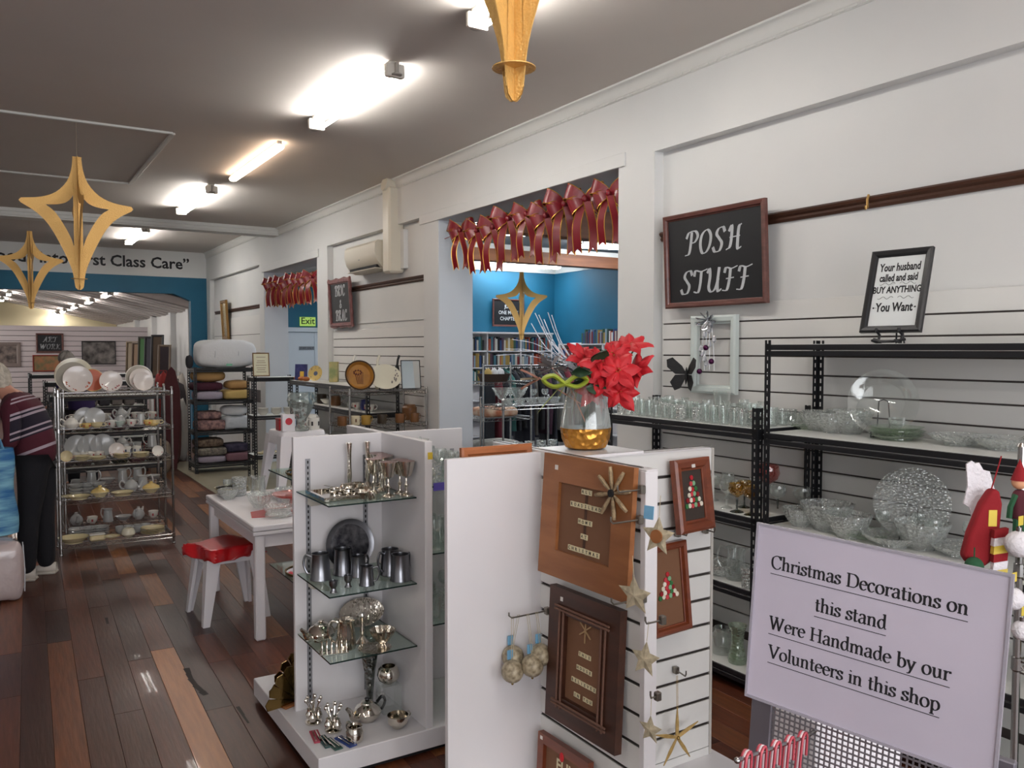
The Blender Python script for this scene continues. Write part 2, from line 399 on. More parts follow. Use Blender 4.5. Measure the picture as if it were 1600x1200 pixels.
# the pale board with the worn dark streaks, and its neighbours
for i in range(-40, 75):
    y = -3 + rnd.random()
    x = i*BW
    while y < 31.6:
        L = rnd.choice(lengths)*(1 if y < 18 else 3); mi = rnd.choices(range(10), wts)[0]
        c = Rm @ V((x, y+L/2, 0))
        cand.append([x, y, L, mi, c]); y += L
def seen(p):
    d = p-EYEV; wz = d.dot(FW)
    if wz < .3: return 0
    u = 800+FPX*d.dot(RT)/wz; v = 600-FPX*d.dot(UP)/wz
    if not (-120 < u < 1330 and 500 < v < 1330): return 0
    if u > 1180: return .01/wz
    return 1/(wz*wz)
for c in cand: c.append(max(seen(Rm @ V((c[0], c[1]+c[2]*t, 0))) for t in (0, .5, 1)))
cand.sort(key=lambda c: -c[5])
pale = mat('pale_board', '9c6230', .36, col2='8a5428', vscale=5, stretch=(9, .7, 1), bump=.08, bscale=9, coat=.12)
px_ = Rm.inverted() @ PZ(262, 1040, 0); best = min(cand[:300], key=lambda c: abs(c[0]-px_.x)*6+abs(c[1]+c[2]/2-px_.y))
rest = B()
for k, c in enumerate(cand):
    x, y, L, mi = c[:4]
    if k < 300:
        me = plank_mesh(L, mi); o = link('plank', me, fl, M=Rm @ Matrix.Translation((x, y, 0)))
        if c is best:
            me = me.copy(); me.materials[0] = pale; o.data = me; o['label'] = 'pale orange board with dark worn streaks'
    elif -4.9 < x:
        rest.cur = mi; rest.bev(x-BW/2+.0006, x+BW/2-.0006, y, y+L-.0012, -.016, 0, .001, M=Rm)
rest.out('planks', WM, fl, smooth=False, kind='stuff')
def streak(pts, w):
    b = B()
    for (u, v), (u2, v2) in zip(pts, pts[1:]):
        a = PZ(u, v, .0004); c = PZ(u2, v2, .0004); d = (c-a).normalized(); n = V((-d.y, d.x, 0))*w*rnd.uniform(.6, 1.3)
        b.add([a-n, c-n*.6, c+n, a+n], [(0, 1, 2, 3)])
    return b
b = B()
for pts, wd in ([(291, 1044), (294, 1052), (297, 1060), (305, 1071), (315, 1080), (321, 1086)], .014), ([(166, 965), (168, 975)], .012), ([(371, 1104), (380, 1118), (388, 1130)], .008), ([(116, 870), (126, 871)], .01):
    s_ = streak(pts, wd); b.add(s_.v, s_.f)
b.out('worn_patch', mat('worn_dark', '1d1512', .7), fl, smooth=False, label='dark worn streaks in the boards')
B().box(2.28, XR+.3, 8.3, 13.6, .0005, .008).out('floor_mat', mat('beige_vinyl', '8d8672', .5, col2='857e6b', vscale=3), smooth=False, label='beige vinyl floor sheet under the black racks', cat='floor mat')
B().box(4.0, 11, 3.73, 17.0, .0005, .006).out('floor_2', mat('dark_carpet', '2c2c33', .95), smooth=False, kind='structure')

# ceilings
CH_ = 3.50
ce = B().box(-5, XW+.4, -3.5, 12.10, CH_, CH_+.12).out('ceiling', ceilm, smooth=False, kind='structure')
B().box(-5, XW+.4, 12.10, 12.33, 3.395, 3.73).out('trim_1', trimw, smooth=False, kind='structure')
b = B()
for k, (d, z0, z1) in enumerate([(.03, 3.395, 3.415), (.05, 3.415, 3.455), (.08, 3.455, 3.48), (.06, 3.48, 3.50)]): b.box(-5, XW, 12.10-d, 12.10, z0, z1)
b.out('trim_2', trimw, smooth=False, kind='structure')
B().box(-5, XW+.4, 12.33, 17.05, 3.61, 3.73).out('ceiling_2', ceilm, smooth=False, kind='structure')
# ceiling access frame
P = [PZ(-30, 167, CH_), PZ(270, 207, CH_), PZ(195, 285, CH_), PZ(-30, 264, CH_)]
b = B()
x0, x1, y0, y1 = -1.2, (P[1].x+P[2].x)/2, P[1].y, P[2].y
x1 = P[1].x
for (a0, a1, c0, c1) in ((x0, x1, y0-.02, y0+.02), (x0, x1, y1-.02, y1+.02), (x1-.02, x1+.02, y0, y1)): b.bev(a0, a1, c0, c1, CH_-.018, CH_, .005)
b.out('trim_3', trimw, ce, smooth=False)
# cornice along the right wall
def cornice(name, x, y0, y1, z0, z1, p, parent=None, sgn=-1):
    pr = [(0, z0), (.006, z0), (.012, z0+.008), (.012, z0+.016)]
    for i in range(7):
        a = i/6*pi/2; pr.append((.015+(p-.02)*(1-cos(a)), z0+.02+(z1-z0-.035)*sin(a)))
    pr += [(p, z1-.012), (p, z1), (0, z1)]
    vs = []; n = len(pr)
    for y in (y0, y1):
        for q, z in pr: vs.append((x+sgn*q, y, z))
    return B().add(vs, [(i, (i+1) % n, n+(i+1) % n, n+i) for i in range(n)]).out(name, trimw, parent, smooth=True, ang=25, **({} if parent else {'kind': 'structure'}))
cor = cornice('trim_4', XW, -3.4, 12.10, 3.40, CH_, .055)
b = B()
for i in range(190):      # bead moulding of the cornice
    y = -1 + i*.07
    b.box(XW-.016, XW-.004, y, y+.035, 3.403, 3.415)
b.out('bead_moulding', trimw, cor, smooth=False, kind='stuff')
cornice('trim_5', XW, 12.33, 16.85, 3.5, 3.61, .05)

# right wall: piers, lintels and recessed bays
rw = B()
segs = [(-3.5, -.6), (4.02, 4.375), (7.02, 7.33), (10.04, 10.43), (12.875, 13.13), (16.55, 17.05)]
for a, c in segs: rw.box(XW, 3.955, a, c, 0, 3.75)
bays = [(-.6, 4.02, 3.0), (7.33, 10.04, 3.035), (13.13, 16.55, 3.07)]
for a, c, z in bays: rw.box(XR, 3.955, a, c, 0, 3.75); rw.box(XW, XR, a, c, z, 3.75)
for a, c, z in [(4.375, 7.02, 2.96), (10.43, 12.875, 2.93)]: rw.box(XW, 3.955, a, c, z, 3.75)
wr = rw.out('wall_right', wallw, smooth=False, kind='structure')
def fascia(y0, y1, z0, z1):
    return B().bev(XW-.014, XW, y0, y1, z0, z1, .003).out('fascia_board', wallw, wr, smooth=False)
fascia(4.30, 7.4, 2.96, 3.05); fascia(10.35, 12.95, 2.93, 3.03)
B().box(XW+.005, 3.95, 7.01, 7.02, 0, 2.96).out('jamb_lining', jambw, wr, smooth=False)
B().box(XW+.005, 3.95, 12.865, 12.875, 0, 2.93).out('jamb_lining', jambw, wr, smooth=False)
# slat boards
def slats(y0, y1, ztop, zbot, x=XR, pitch=.099, first=.10):
    B().box(x-.006, x, y0, y1, zbot, ztop).out('slat_backing', groove, wr, smooth=False)
    z = ztop; h = first; me = None
    B().bev(x-.018, x-.006, y0, y1, ztop-first, ztop, .0015).out('slat', slatw, wr, smooth=False)
    z = ztop-first-.0085
    me = B().bev(x-.018, x-.006, y0, y1, -(pitch-.0085), 0, .0015).mesh('slat', slatw, False)
    while z-pitch > zbot: link('slat', me, wr, (0, 0, z)); z -= pitch
slats(-.6, 4.0, 2.015, .05)
slats(7.36, 10.02, 1.98, .05, first=.1)
slats(13.15, 16.53, 2.3, .9, pitch=.3, first=.3)
def rail(y0, y1, z, nm='picture_rail'):
    pr = [(0, -.03), (.012, -.03), (.02, -.018), (.014, -.005), (.026, .006), (.03, .018), (.02, .028), (0, .03)]
    vs = [(XR-a*1.1, y, z+c) for y in (y0, y1) for a, c in pr]; n = len(pr)
    return B().add(vs, [(i, (i+1) % n, n+(i+1) % n, n+i) for i in range(n)]+[tuple(range(n)), tuple(range(2*n-1, n-1, -1))]).out(nm, brownr, wr, smooth=False, label='brown timber picture rail')
rl = rail(-.6, 4.06, 2.467); rail(7.36, 9.97, 2.46); rail(13.18, 16.4, 2.44)
hk = PX(1357, 321, XR-.03)
B().tube([(XR-.03, hk.y, 2.50), (XR-.04, hk.y, 2.475), (XR-.036, hk.y, 2.44), (XR-.052, hk.y, 2.43), (XR-.056, hk.y, 2.445)], .006).out('picture_hook', mat('brass_hook', 'c9a468', .3, 1), None, label='small brass picture hook on the brown rail', cat='hook')
b = B()
for y0, y1 in ((7.45, 9.97), (13.2, 16.4)): b.box(XR-.012, XR, y0, y1, 2.05, 2.07)
b.out('panel_bead', wallw, wr, smooth=False)

# banner wall at the back, with its clipped opening
YB = 16.85
bw = B(); teal = B()
bw.box(-5, XW+.2, YB, YB+.2, 3.12, 3.7)
Mz = fr((0, YB, 0), (1, 0, 0), (0, 0, 1))     # local x, z up, z towards camera
pts = [(-5, 3.12), (XW+.1, 3.12), (XW+.1, 0), (3.29, 0), (3.29, 2.68), (2.98, 2.81), (-5, 2.775)]
n = len(pts)
teal.add([V((x, YB-.004, z)) for x, z in pts]+[V((x, YB+.2, z)) for x, z in pts], [tuple(range(n-1, -1, -1)), tuple(range(n, 2*n))]+[(i, (i+1) % n, n+(i+1) % n, n+i) for i in range(n)])
wbk = bw.out('wall_back', wallw, smooth=False, kind='structure')
teal.out('teal_header', blue, wbk, smooth=False, label='teal painted header with clipped corners')
cornice('trim_6', 0, 0, .001, 3.5, 3.61, .05)
inkm = mat('black_ink', '15151a', .6)
t = txt('goods into First Class Care”', .285, inkm, wbk, fr((0, YB-.002, 0), (1, 0, 0), (0, 0, 1)), bold=.022, align='RIGHT', name='banner_lettering')
pr_ = PY(296, 414, YB-.002); t.matrix_local = fr((pr_.x, YB-.004, pr_.z+.0), (1, 0, 0), (0, 0, 1))

# far hall beyond the opening
hall = B().box(-5, 3.73, 31.6, 31.8, 0, 6)
wfar = hall.out('wall_far', cream, smooth=False, kind='structure')
B().box(3.73, 4.2, 17.05, 31.6, 0, 2.605).out('wall_far_right', wallw, smooth=False, kind='structure')
b = B()
for y in (18.8, 20.85, 23.5, 26.5): b.box(3.61, 3.73, y, y+.28, 0, 2.625)
b.out('pier', wallw, bpy.data.objects['wall_far_right'], smooth=False)
sl = .215
b = B(); b.add([(4.0, 17.0, 2.55), (4.0, 31.8, 2.55), (-5.2, 31.8, 2.55+9.5*sl), (-5.2, 17.0, 2.55+9.5*sl)], [(0, 1, 2, 3)])
b.add([(4.0, 17.0, 2.69), (4.0, 31.8, 2.69), (-5.2, 31.8, 2.69+9.5*sl), (-5.2, 17.0, 2.69+9.5*sl)], [(3, 2, 1, 0)])
hc = b.out('ceiling_3', mat('hall_ceiling', 'cfc8c4', .7), smooth=False, kind='structure')
b = B()
for i in range(22):
    y = 18.6+i*.7
    vs = []
    for yy, dz in ((y, 0), (y+.35, 0), (y+.35, -.02), (y, -.02)):
        for x in (3.73, -5): vs.append((x, yy, 2.55+(4.0-x)*sl+dz))
    b.add(vs, [(2, 3, 5, 4), (4, 5, 7, 6), (0, 1, 7, 6)])
b.out('ceiling_rib', mat('hall_ceiling', ''), hc, smooth=False, kind='stuff')
# partition of slat board across the hall
YP = 24.2
sp = T('slat_partition', 'pale slat board partition across the far hall', 'partition')
B().box(-3, 3.61, YP+.02, YP+.1, 0, 2.23).out('core', groove, sp, smooth=False)
pk = mat('slat_pinkish', 'cdc3c4', .5)
me = B().bev(-3, 3.61, YP, YP+.02, 0, .118, .002).mesh('slat', pk, False)
for i in range(17): link('slat', me, sp, (0, 0, .15+i*.13 - (.0 if i < 16 else -.0)))

# passage and blue room behind the right wall
B().box(3.955, 7.6, 16.85, 17.05, 0, 3.4).out('wall_passage', blue, smooth=False, kind='structure')
d1 = T('door_1', None, None); d1['kind'] = 'structure'
pd0 = PY(437, 600, 16.83); pd1 = PY(512, 600, 16.83)
doorm = mat('door_paint', 'c9d2dc', .5)
B().bev(4.89, 5.70, 16.79, 16.85, 0, 2.10, .004).out('leaf', doorm, d1, smooth=False)
b = B(); b.box(4.79, 4.89, 16.77, 16.85, 0, 2.1); b.box(5.70, 5.80, 16.77, 16.85, 0, 2.1); b.box(4.70, 5.88, 16.75, 16.85, 2.11, 2.2)
b.box(3.965, 4.79, 16.80, 16.85, 0, 2.11); b.box(5.80, 7.6, 16.80, 16.85, 0, 2.11); b.out('frame', doorm, d1, smooth=False)
pp = PY(479, 544, 16.78)
pl = B().box(-.16, .16, -.035, .035, 0, .006).out('sign_plate', mat('grey_plate', '7c828c', .4), d1, M=fr(pp, (1, 0, 0), (0, 0, 1)), smooth=False)
txt('STAFF ONLY', .05, inkm, pl, Matrix.Translation((0, 0, .007)), bold=.01)
pe = PY(482, 507, 16.75)
ex = B().bev(-.165, .165, -.10, .085, 0, .03, .004).out('exit_sign', mat('exit_green', 'a6c860', .5, emit=.25), M=fr((pe.x, 16.82, 2.33), (1, 0, 0), (0, 0, 1)), smooth=False, label='green and black exit sign above the passage door', cat='sign')
txt('Exit', .19, mat('exit_black', '15300f', .5), ex, Matrix.Translation((0, 0, .031)), bold=.012)
B().box(5.8, 8.3, 11.85, 12.05, 0, 3.2).out('wall_blue_back', blue, smooth=False, kind='structure')
B().box(8.3, 8.5, 3.73, 12.05, 0, 3.2).out('wall_blue_right', blue, smooth=False, kind='structure')
B().box(3.955, 8.5, 3.73, 4.1, 0, 3.2).out('wall_blue_front', wallw, smooth=False, kind='structure')
B().box(7.6, 8.3, 12.05, 16.85, 0, 3.4).out('wall_passage_right', wallw, smooth=False, kind='structure')
ce2 = B().box(3.955, 8.5, 3.73, 12.05, 3.165, 3.25).out('ceiling_4', mat('ceil_blue_room', 'a9b3ba', .7), smooth=False, kind='structure')
B().box(3.955, 8.3, 12.05, 17.05, 3.3, 3.4).out('ceiling_5', ceilm, smooth=False, kind='structure')
cornice('trim_7', 8.3, 4.1, 11.85, 3.05, 3.165, .09)
b = B()
for d, z0, z1 in ((.03, 3.05, 3.08), (.05, 3.08, 3.12), (.09, 3.12, 3.165)): b.box(3.955, 8.3, 11.85-d, 11.85, z0, z1)
b.out('trim_8', trimw, smooth=False, kind='structure')
timber = mat('timber_beam', '8a5636', .55, col2='6f4128', vscale=3, stretch=(.5, 4, 4), bump=.1, bscale=20)
for i, (y, z0, z1) in enumerate([(6.8, 2.87, 3.165), (9.22, 2.885, 3.045)]):
    B().bev(3.965, 8.28, y, y+.16, z0, z1, .006).out('trim_%d' % (9+i), timber, smooth=False, kind='structure', label='exposed timber ceiling beam')
B().box(3.965, 8.28, 9.24, 9.35, 3.035, 3.11).out('trim_11', trimw, smooth=False, kind='structure')

# closing walls outside the picture
B().box(-5.1, -5, -3.5, 31.8, 0, 6).out('wall_left', wallw, smooth=False, kind='structure')
b = B(); b.box(-5, -2.96, -3.61, -3.5, 0, 3.61); b.box(3.61, 3.955, -3.61, -3.5, 0, 3.61); b.box(-2.96, 3.61, -3.61, -3.5, 0, .5); b.box(-2.96, 3.61, -3.61, -3.5, 2.95, 3.61)
b.out('wall_front', wallw, smooth=False, kind='structure')

# ---------------- ceiling lights ----------------
tubem = mat('lit_tube', (1, .97, .93), .5, emit=TUBE)
tubewarm = mat('lit_tube_warm', (1, .80, .62), .5, emit=TUBE*.22)
tubeblue = mat('lit_tube_cool', (.93, .97, 1), .5, emit=TUBE*.42)
fitm = mat('fitting_white', 'd8d2c8', .5)
def batten(L=1.22, m=tubem, diffuser=False, twin=True):
    t = T('ceiling_light', None, None)
    B().bev(-.035, .035, -L/2, L/2, -.045, 0, .004).out('batten', fitm, t, smooth=False)
    if diffuser:
        b = B(); pr = [(-.05, -.045), (-.062, -.07), (-.05, -.10), (0, -.112), (.05, -.10), (.062, -.07), (.05, -.045)]
        n = len(pr); b.add([(x, y, z) for y in (-L/2, L/2) for x, z in pr], [(i, i+1, n+i+1, n+i) for i in range(n-1)]+[tuple(range(n)), tuple(range(2*n-1, n-1, -1))])
        b.out('diffuser', m, t)
    else:
        for x in ((-.04, .04) if twin else (0,)):
            B().cyl((x, -L/2+.03, -.075), (x, L/2-.03, -.075), .014, n=10).out('tube', m, t)
        for s in (-1, 1):
            b = B(); b.bev(-.06, .06, s*(L/2)-.02, s*(L/2)+.02, -.10, -.02, .006); b.out('end_cap', fitm, t, smooth=False)
            b = B(); b.cyl((0, s*(L/2+.03), -.02), (0, s*(L/2+.03), -.085), .012); b.lathe([(.03, -.095), (.032, -.088), (.012, -.08)], 12, c=(0, s*(L/2+.03), 0)); b.out('lamp_holder', mat('holder_grey', 'a9a39a', .5), t)
    return t
def light(u1, v1, u2, v2, z, label, key, ln=1.25, wide=1, **k):
    a = PZ(u1, v1, z-.08); c = PZ(u2, v2, z-.08); p = (a+c)/2; L = (c-a).length
    return put(key, lambda: batten(ln, **k), (p.x, p.y, z), label, 'ceiling light', 'fluorescent ceiling battens', scale=(wide, L/ln, wide))
light(487, 198, 625, 118, CH_, 'bare fluorescent batten glowing on the ceiling, second nearest', 'bat')
light(740, 38, 905, -60, CH_, 'bare fluorescent batten partly hidden by the hanging gold star', 'bat')
light(360, 285, 442, 236, CH_, 'warm lit ceiling light with a rounded diffuser beside two bare battens', 'batw', m=tubewarm, diffuser=True, wide=.62)
light(280, 333, 334, 300, CH_, 'bare fluorescent batten beyond the warm diffuser light', 'bat')
light(197, 381, 232, 361, 3.61, 'bare fluorescent batten behind the ceiling beam', 'bat')
for y in (-1.6, 1.2): put('bat', None, (-1.9, y, CH_), 'bare fluorescent batten on the ceiling over the shop front', 'ceiling light', 'fluorescent ceiling battens')
put('bat', None, (1.2, .4, CH_), 'bare fluorescent batten on the ceiling over the entrance', 'ceiling light')
for i, (u, v) in enumerate([(814, 421), (800, 368)]):
    y = 10.8 if i == 0 else 8.4
    p = PZ(u, v, 3.05)
    put('bb%d' % i, lambda: batten(1.3 if i == 0 else 1.5, m=tubeblue, diffuser=True), (p.x, p.y, 3.15), ['slim lit diffuser light near the blue corner', 'bright lit diffuser light behind the red bows'][i], 'ceiling light', rz=R(75), scale=(2, 1, .7))
for x_, y_ in ((6.0, 5.2), (5.2, 8.2), (7.2, 8.6)): put('bbx', lambda: batten(1.3, m=tubeblue, diffuser=True), (x_, y_, 3.15), 'lit diffuser light added to brighten the blue room', 'ceiling light', 'added blue room lights', rz=R(75), scale=(2, 1, .7))  # extra fittings, put in only to light the blue room
put('bbx', None, (5.6, 14.3, 3.29), 'lit diffuser light added to brighten the passage', 'ceiling light', scale=(2, 1, .7))  # unseen fitting, added because the passage door was too dark
put('bbx', None, (4.9, 13.0, 3.29), 'second lit diffuser light added to brighten the passage', 'ceiling light', scale=(2, 1, .7))  # another unseen fitting added for the passage
hallt = mat('lit_tube_hall', (1, .95, .92), .5, emit=TUBE*.6)
for i, (u, v) in enumerate([(167, 464), (140, 474), (117, 482), (99, 488), (85, 494), (73, 499), (14, 461), (3, 470)]):
    # on the sloping hall ceiling
    d = ray(u, v); t_ = (2.55+4.0*sl-.12-EYE)/(d.z+sl*d.x); p = EYEV+d*t_
    put('bh', lambda: batten(1.2, m=hallt, twin=True), (p.x, min(p.y, 31), p.z+.1), 'bare fluorescent batten on the sloping hall ceiling', 'ceiling light', 'hall ceiling battens')

# ======================= MATERIALS FOR GOODS =======================
gl = glassm('clear_glass', cut=0)
glc = glassm('cut_glass', body=.42, edge=.9, cut=.6, cscale=70)
glg = glassm('green_tint_glass', tint='edf5ea', body=.16, bcol='dbe8d6', cut=.3, cscale=50)
glp = glassm('pink_glass', tint='f3c9c6', body=.2, bcol='d9958f')
gly = glassm('amber_glass', tint='ecd8a0', body=.25, bcol='c8a243', cut=.4)
glgreen = glassm('dark_green_glass', tint='0f4a2a', body=.5, bcol='0b3018')
glshelf = glassm('shelf_glass', tint='eff7f3', body=.06, edge=.5, bcol='b9d2c6')
gledge = mat('glass_edge', '1c2e2b', .15)
silver = mat('silver_plate', 'ddd7cc', .11, 1, bump=.12, bscale=40)
silverd = mat('chased_silver', 'cdc5b8', .16, 1, bump=.5, bscale=45)
pewter = mat('pewter', '8a8b90', .28, 1, bump=.05, bscale=30)
pewterd = mat('engraved_pewter', '6d6d70', .35, 1, col2='34343a', vscale=30)
copperi = mat('copper_lining', '9a5f4a', .2, 1)
brass = mat('brass', '9a7f4c', .22, 1, bump=.3, bscale=25)
porc = mat('porcelain', 'e4e1d8', .15, coat=.4)
porcf = mat('porcelain_floral', 'e6e0d4', .2, col2='c9a9a0', vscale=22, coat=.4)
porcg = mat('grey_china', 'b5b6b4', .2, coat=.3)
cream_c = mat('cream_china', 'd8caa0', .2, coat=.3)
creamy = mat('yellow_china', 'd9bd76', .22, coat=.3)
orangef = mat('orange_print', 'b85a34', .4)
woodl = mat('pine_frame', '9a6238', .45, col2='85522c', vscale=3, stretch=(1, 6, 6), bump=.05, bscale=30)
woodd = mat('dark_wood', '4a2a1c', .45, col2='3a2015', vscale=4, stretch=(1, 6, 6))
woodr = mat('cedar_frame', '7d3d22', .4, col2='6a311b', vscale=5, stretch=(1, 6, 6), coat=.2)
cardb = mat('brown_card', '76523a', .85)
goldp = mat('gold_card', 'e3b56a', .42, .35, bump=.25, bscale=120, wave=1)
goldb = mat('gold_glaze', 'c98f3c', .33, .75)
redsat = mat('red_ribbon', '760b19', .4, coat=.1)
goldtrim = mat('gold_edge', 'd9a646', .3, .8)
redf = mat('red_petals', 'ba1622', .6)
leafg = mat('dark_leaf', '26402a', .6)
redsh = mat('red_cloth', 'b0161d', .28, coat=.3, bump=.15, bscale=60)

# ======================= BUILDERS OF GOODS =======================
def tumbler(r=.035, h=.09, m=gl, name='tumbler', foot=.8, thick=.004, n=18, **k):
    def f():
        return B().lathe([(0, .006), (r*foot-.004, .006), (r-thick, h), (r, h), (r*foot, 0), (0, 0)][::-1], n, **k).out(name, m)
    return f
def stem_glass(r=.035, h=.14, bowl=.5, m=gl, stemm=None, name='wine_glass', shape='round'):
    def f():
        hb = h*(1-bowl)
        t = T(name, None, None)
        if shape == 'round': pr = [(.004, 0), (r*.8, h*bowl*.3), (r, h*bowl*.6), (r*.85, h*bowl), (r*.85-.002, h*bowl), (r-.003, h*bowl*.6), (r*.78, h*bowl*.3), (0, .006)]
        else: pr = [(.004, 0), (r*.35, h*bowl*.2), (r, h*bowl), (r-.003, h*bowl), (r*.3, h*bowl*.22), (0, .006)]
        B().lathe(pr, 18, c=(0, 0, hb)).out('bowl', m, t)
        B().lathe([(0, 0), (r*.8, 0), (r*.7, .004), (.006, .012), (.004, hb*.5), (.006, hb*.75), (.004, hb)], 14).out('stem', stemm or m, t)
        return t
    return f
def bowl(r=.1, h=.06, m=glc, name='glass_bowl', foot=.45, flute=.03, fn=16, lip=.004, rim=None):
    def f():
        pr = [(0, 0), (r*foot, 0), (r*foot, .006), (r*.78, h*.45), (r, h), (r-lip, h), (r*.76-lip, h*.48), (r*foot-lip, .012), (0, .01)]
        b = B().lathe(pr, 32 if fn else 24, flute=flute, fn=fn)
        o = b.out(name, m)
        if rim: B().lathe([(r-.003, h-.006), (r+.003, h-.004), (r+.003, h+.002), (r-.005, h+.002), (r-.003, h-.006)], 32).out('rim', rim, o)
        return o
    return f
def plate(r=.12, m=porc, name='plate', m2=None, motif=None, deep=.015):
    """a dinner plate lying flat, well and rim; the print is its own part"""
    def f():
        o = B().lathe([(0, 0), (r*.55, 0), (r*.6, .004), (r, deep), (r, deep+.003), (r*.62, .007), (0, .005)], 32).out(name, m)
        if m2:
            b = B(); rr = random.Random(int(r*1000))
            if motif == 'band': b.lathe([(r*.90, deep*.9+.0026), (r*.97, deep*.97+.0036)], 32)
            elif motif == 'centre': b.lathe([(.001, .0058), (r*.5, .0068)], 24)
            else:
                for i in range(9):
                    a = rr.uniform(0, 6.28); q = rr.uniform(.1, .85)*r; z = .0085 if q < r*.62 else .0085+(q-r*.62)/(r*.38)*deep
                    s = rr.uniform(.05, .11)*r
                    b.add([(q*cos(a)+s*(1+.5*cos(4*t))*cos(t), q*sin(a)+s*(1+.5*cos(4*t))*sin(t), z) for t in [k*pi/5 for k in range(10)]], [tuple(range(10))])
            b.out('printed_motif', m2, o)
        return o
    return f
def cup(r=.042, h=.06, m=porc, name='teacup', saucer=False, straight=False, m2=None):
    def f():
        t = T(name, None, None)
        pr = [(0, 0), (r*.5, 0), (r*.55, .005), (r*.9, h*.4), (r, h), (r-.003, h), (r*.86, h*.42), (0, .008)] if not straight else [(0, 0), (r*.9, 0), (r, .01), (r, h), (r-.004, h), (r-.005, .012), (0, .01)]
        B().lathe(pr, 20).out('body', m, t)
        B().tube([(r*.92, 0, h*.85), (r*1.35, 0, h*.9), (r*1.6, 0, h*.62), (r*1.35, 0, h*.32), (r*.85, 0, h*.28)], .004, 6).out('handle', m, t)
        if m2:
            for k in range(5): B().box(r+.0003, r+.0012, -.007, .007, h*.35, h*.7, M=Matrix.Rotation(k*2*pi/5+.6, 4, 'Z')).out('printed_spot', m2, t, smooth=False)
        return t
    return f
def bent(pts, r0, r1, n=8): return B().tube(cr3(pts), [r0+(r1-r0)*i/(len(pts)*4-4) for i in range(len(pts)*4-3)], n)
def cr3(ps, k=4, closed=False):
    ps = [V(p) for p in ps]; q = [ps[0]*2-ps[1]]+ps+[ps[-1]*2-ps[-2]]; out = []
    for i in range(1, len(q)-2):
        a, b, c, d = q[i-1:i+3]
        for j in range(k):
            t = j/k; out.append(.5*((2*b)+(-a+c)*t+(2*a-5*b+4*c-d)*t*t+(-a+3*b-3*c+d)*t**3))
    out.append(ps[-1]); return out
def teapot(r=.075, h=.10, m=porc, name='teapot', hm=None, flute=0, fn=0, squat=1):
    def f():
        t = T(name, None, None)
        B().lathe([(0, 0), (r*.6, 0), (r*.62, h*.06), (r*.95, h*.3), (r, h*.5), (r*.8, h*.8), (r*.5, h*.95), (r*.48, h*.97)], 28, flute=flute, fn=fn).out('body', m, t)
        B().lathe([(r*.5, h*.95), (r*.46, h*1.02), (r*.2, h*1.12), (.004, h*1.14)], 20).out('lid', m, t)
        B().lathe([(.004, h*1.13), (.012, h*1.18), (.010, h*1.25), (0, h*1.27)], 12).out('knob', hm or m, t)
        bent([(-r*.9, 0, h*.35), (-r*1.25, 0, h*.45), (-r*1.45, 0, h*.8), (-r*1.75, 0, h*1.05)], .018, .008).out('spout', m, t)
        bent([(r*.85, 0, h*.8), (r*1.35, 0, h*1.02), (r*1.6, 0, h*.7), (r*1.35, 0, h*.35), (r*.9, 0, h*.3)], .007, .006).out('handle', hm or m, t)
        return t
    return f
def jug(r=.045, h=.13, m=silver, name='jug', hm=None, flute=.02, fn=14, waist=.85):
    def f():
        t = T(name, None, None)
        B().lathe([(0, 0), (r*.9, 0), (r, h*.06), (r*waist, h*.6), (r*.78, h*.9), (r*.95, h), (r*.9, h), (r*.72, h*.88), (r*.8, h*.1), (0, h*.08)], 28, flute=flute, fn=fn).out('body', m, t)
        bent([(r*.75, 0, h*.92), (r*1.5, 0, h*.98), (r*1.8, 0, h*.6), (r*1.3, 0, h*.28), (r*.9, 0, h*.25)], .006, .005).out('handle', hm or m, t)
        B().add([(-r*.8, -.015, h), (-r*.8, .015, h), (-r*1.25, 0, h*1.04), (-r*.72, 0, h*.82)], [(0, 2, 1), (0, 3, 2), (1, 2, 3)]).out('lip', m, t)
        return t
    return f
def tankard(r=.042, h=.115, m=pewter, name='tankard'):
    def f():
        t = T(name, None, None)
        B().lathe([(0, 0), (r*1.12, 0), (r*1.12, .006), (r*1.02, .014), (r*.88, h*.95), (r*.93, h), (r*.86, h), (r*.84, h*.93), (r*.9, .02), (0, .018)], 28).out('body', m, t)
        bent([(r*.88, 0, h*.85), (r*1.5, 0, h*.92), (r*1.75, 0, h*.6), (r*1.4, 0, h*.25), (r*.98, 0, h*.2)], .006, .005).out('handle', m, t)
        return t
    return f

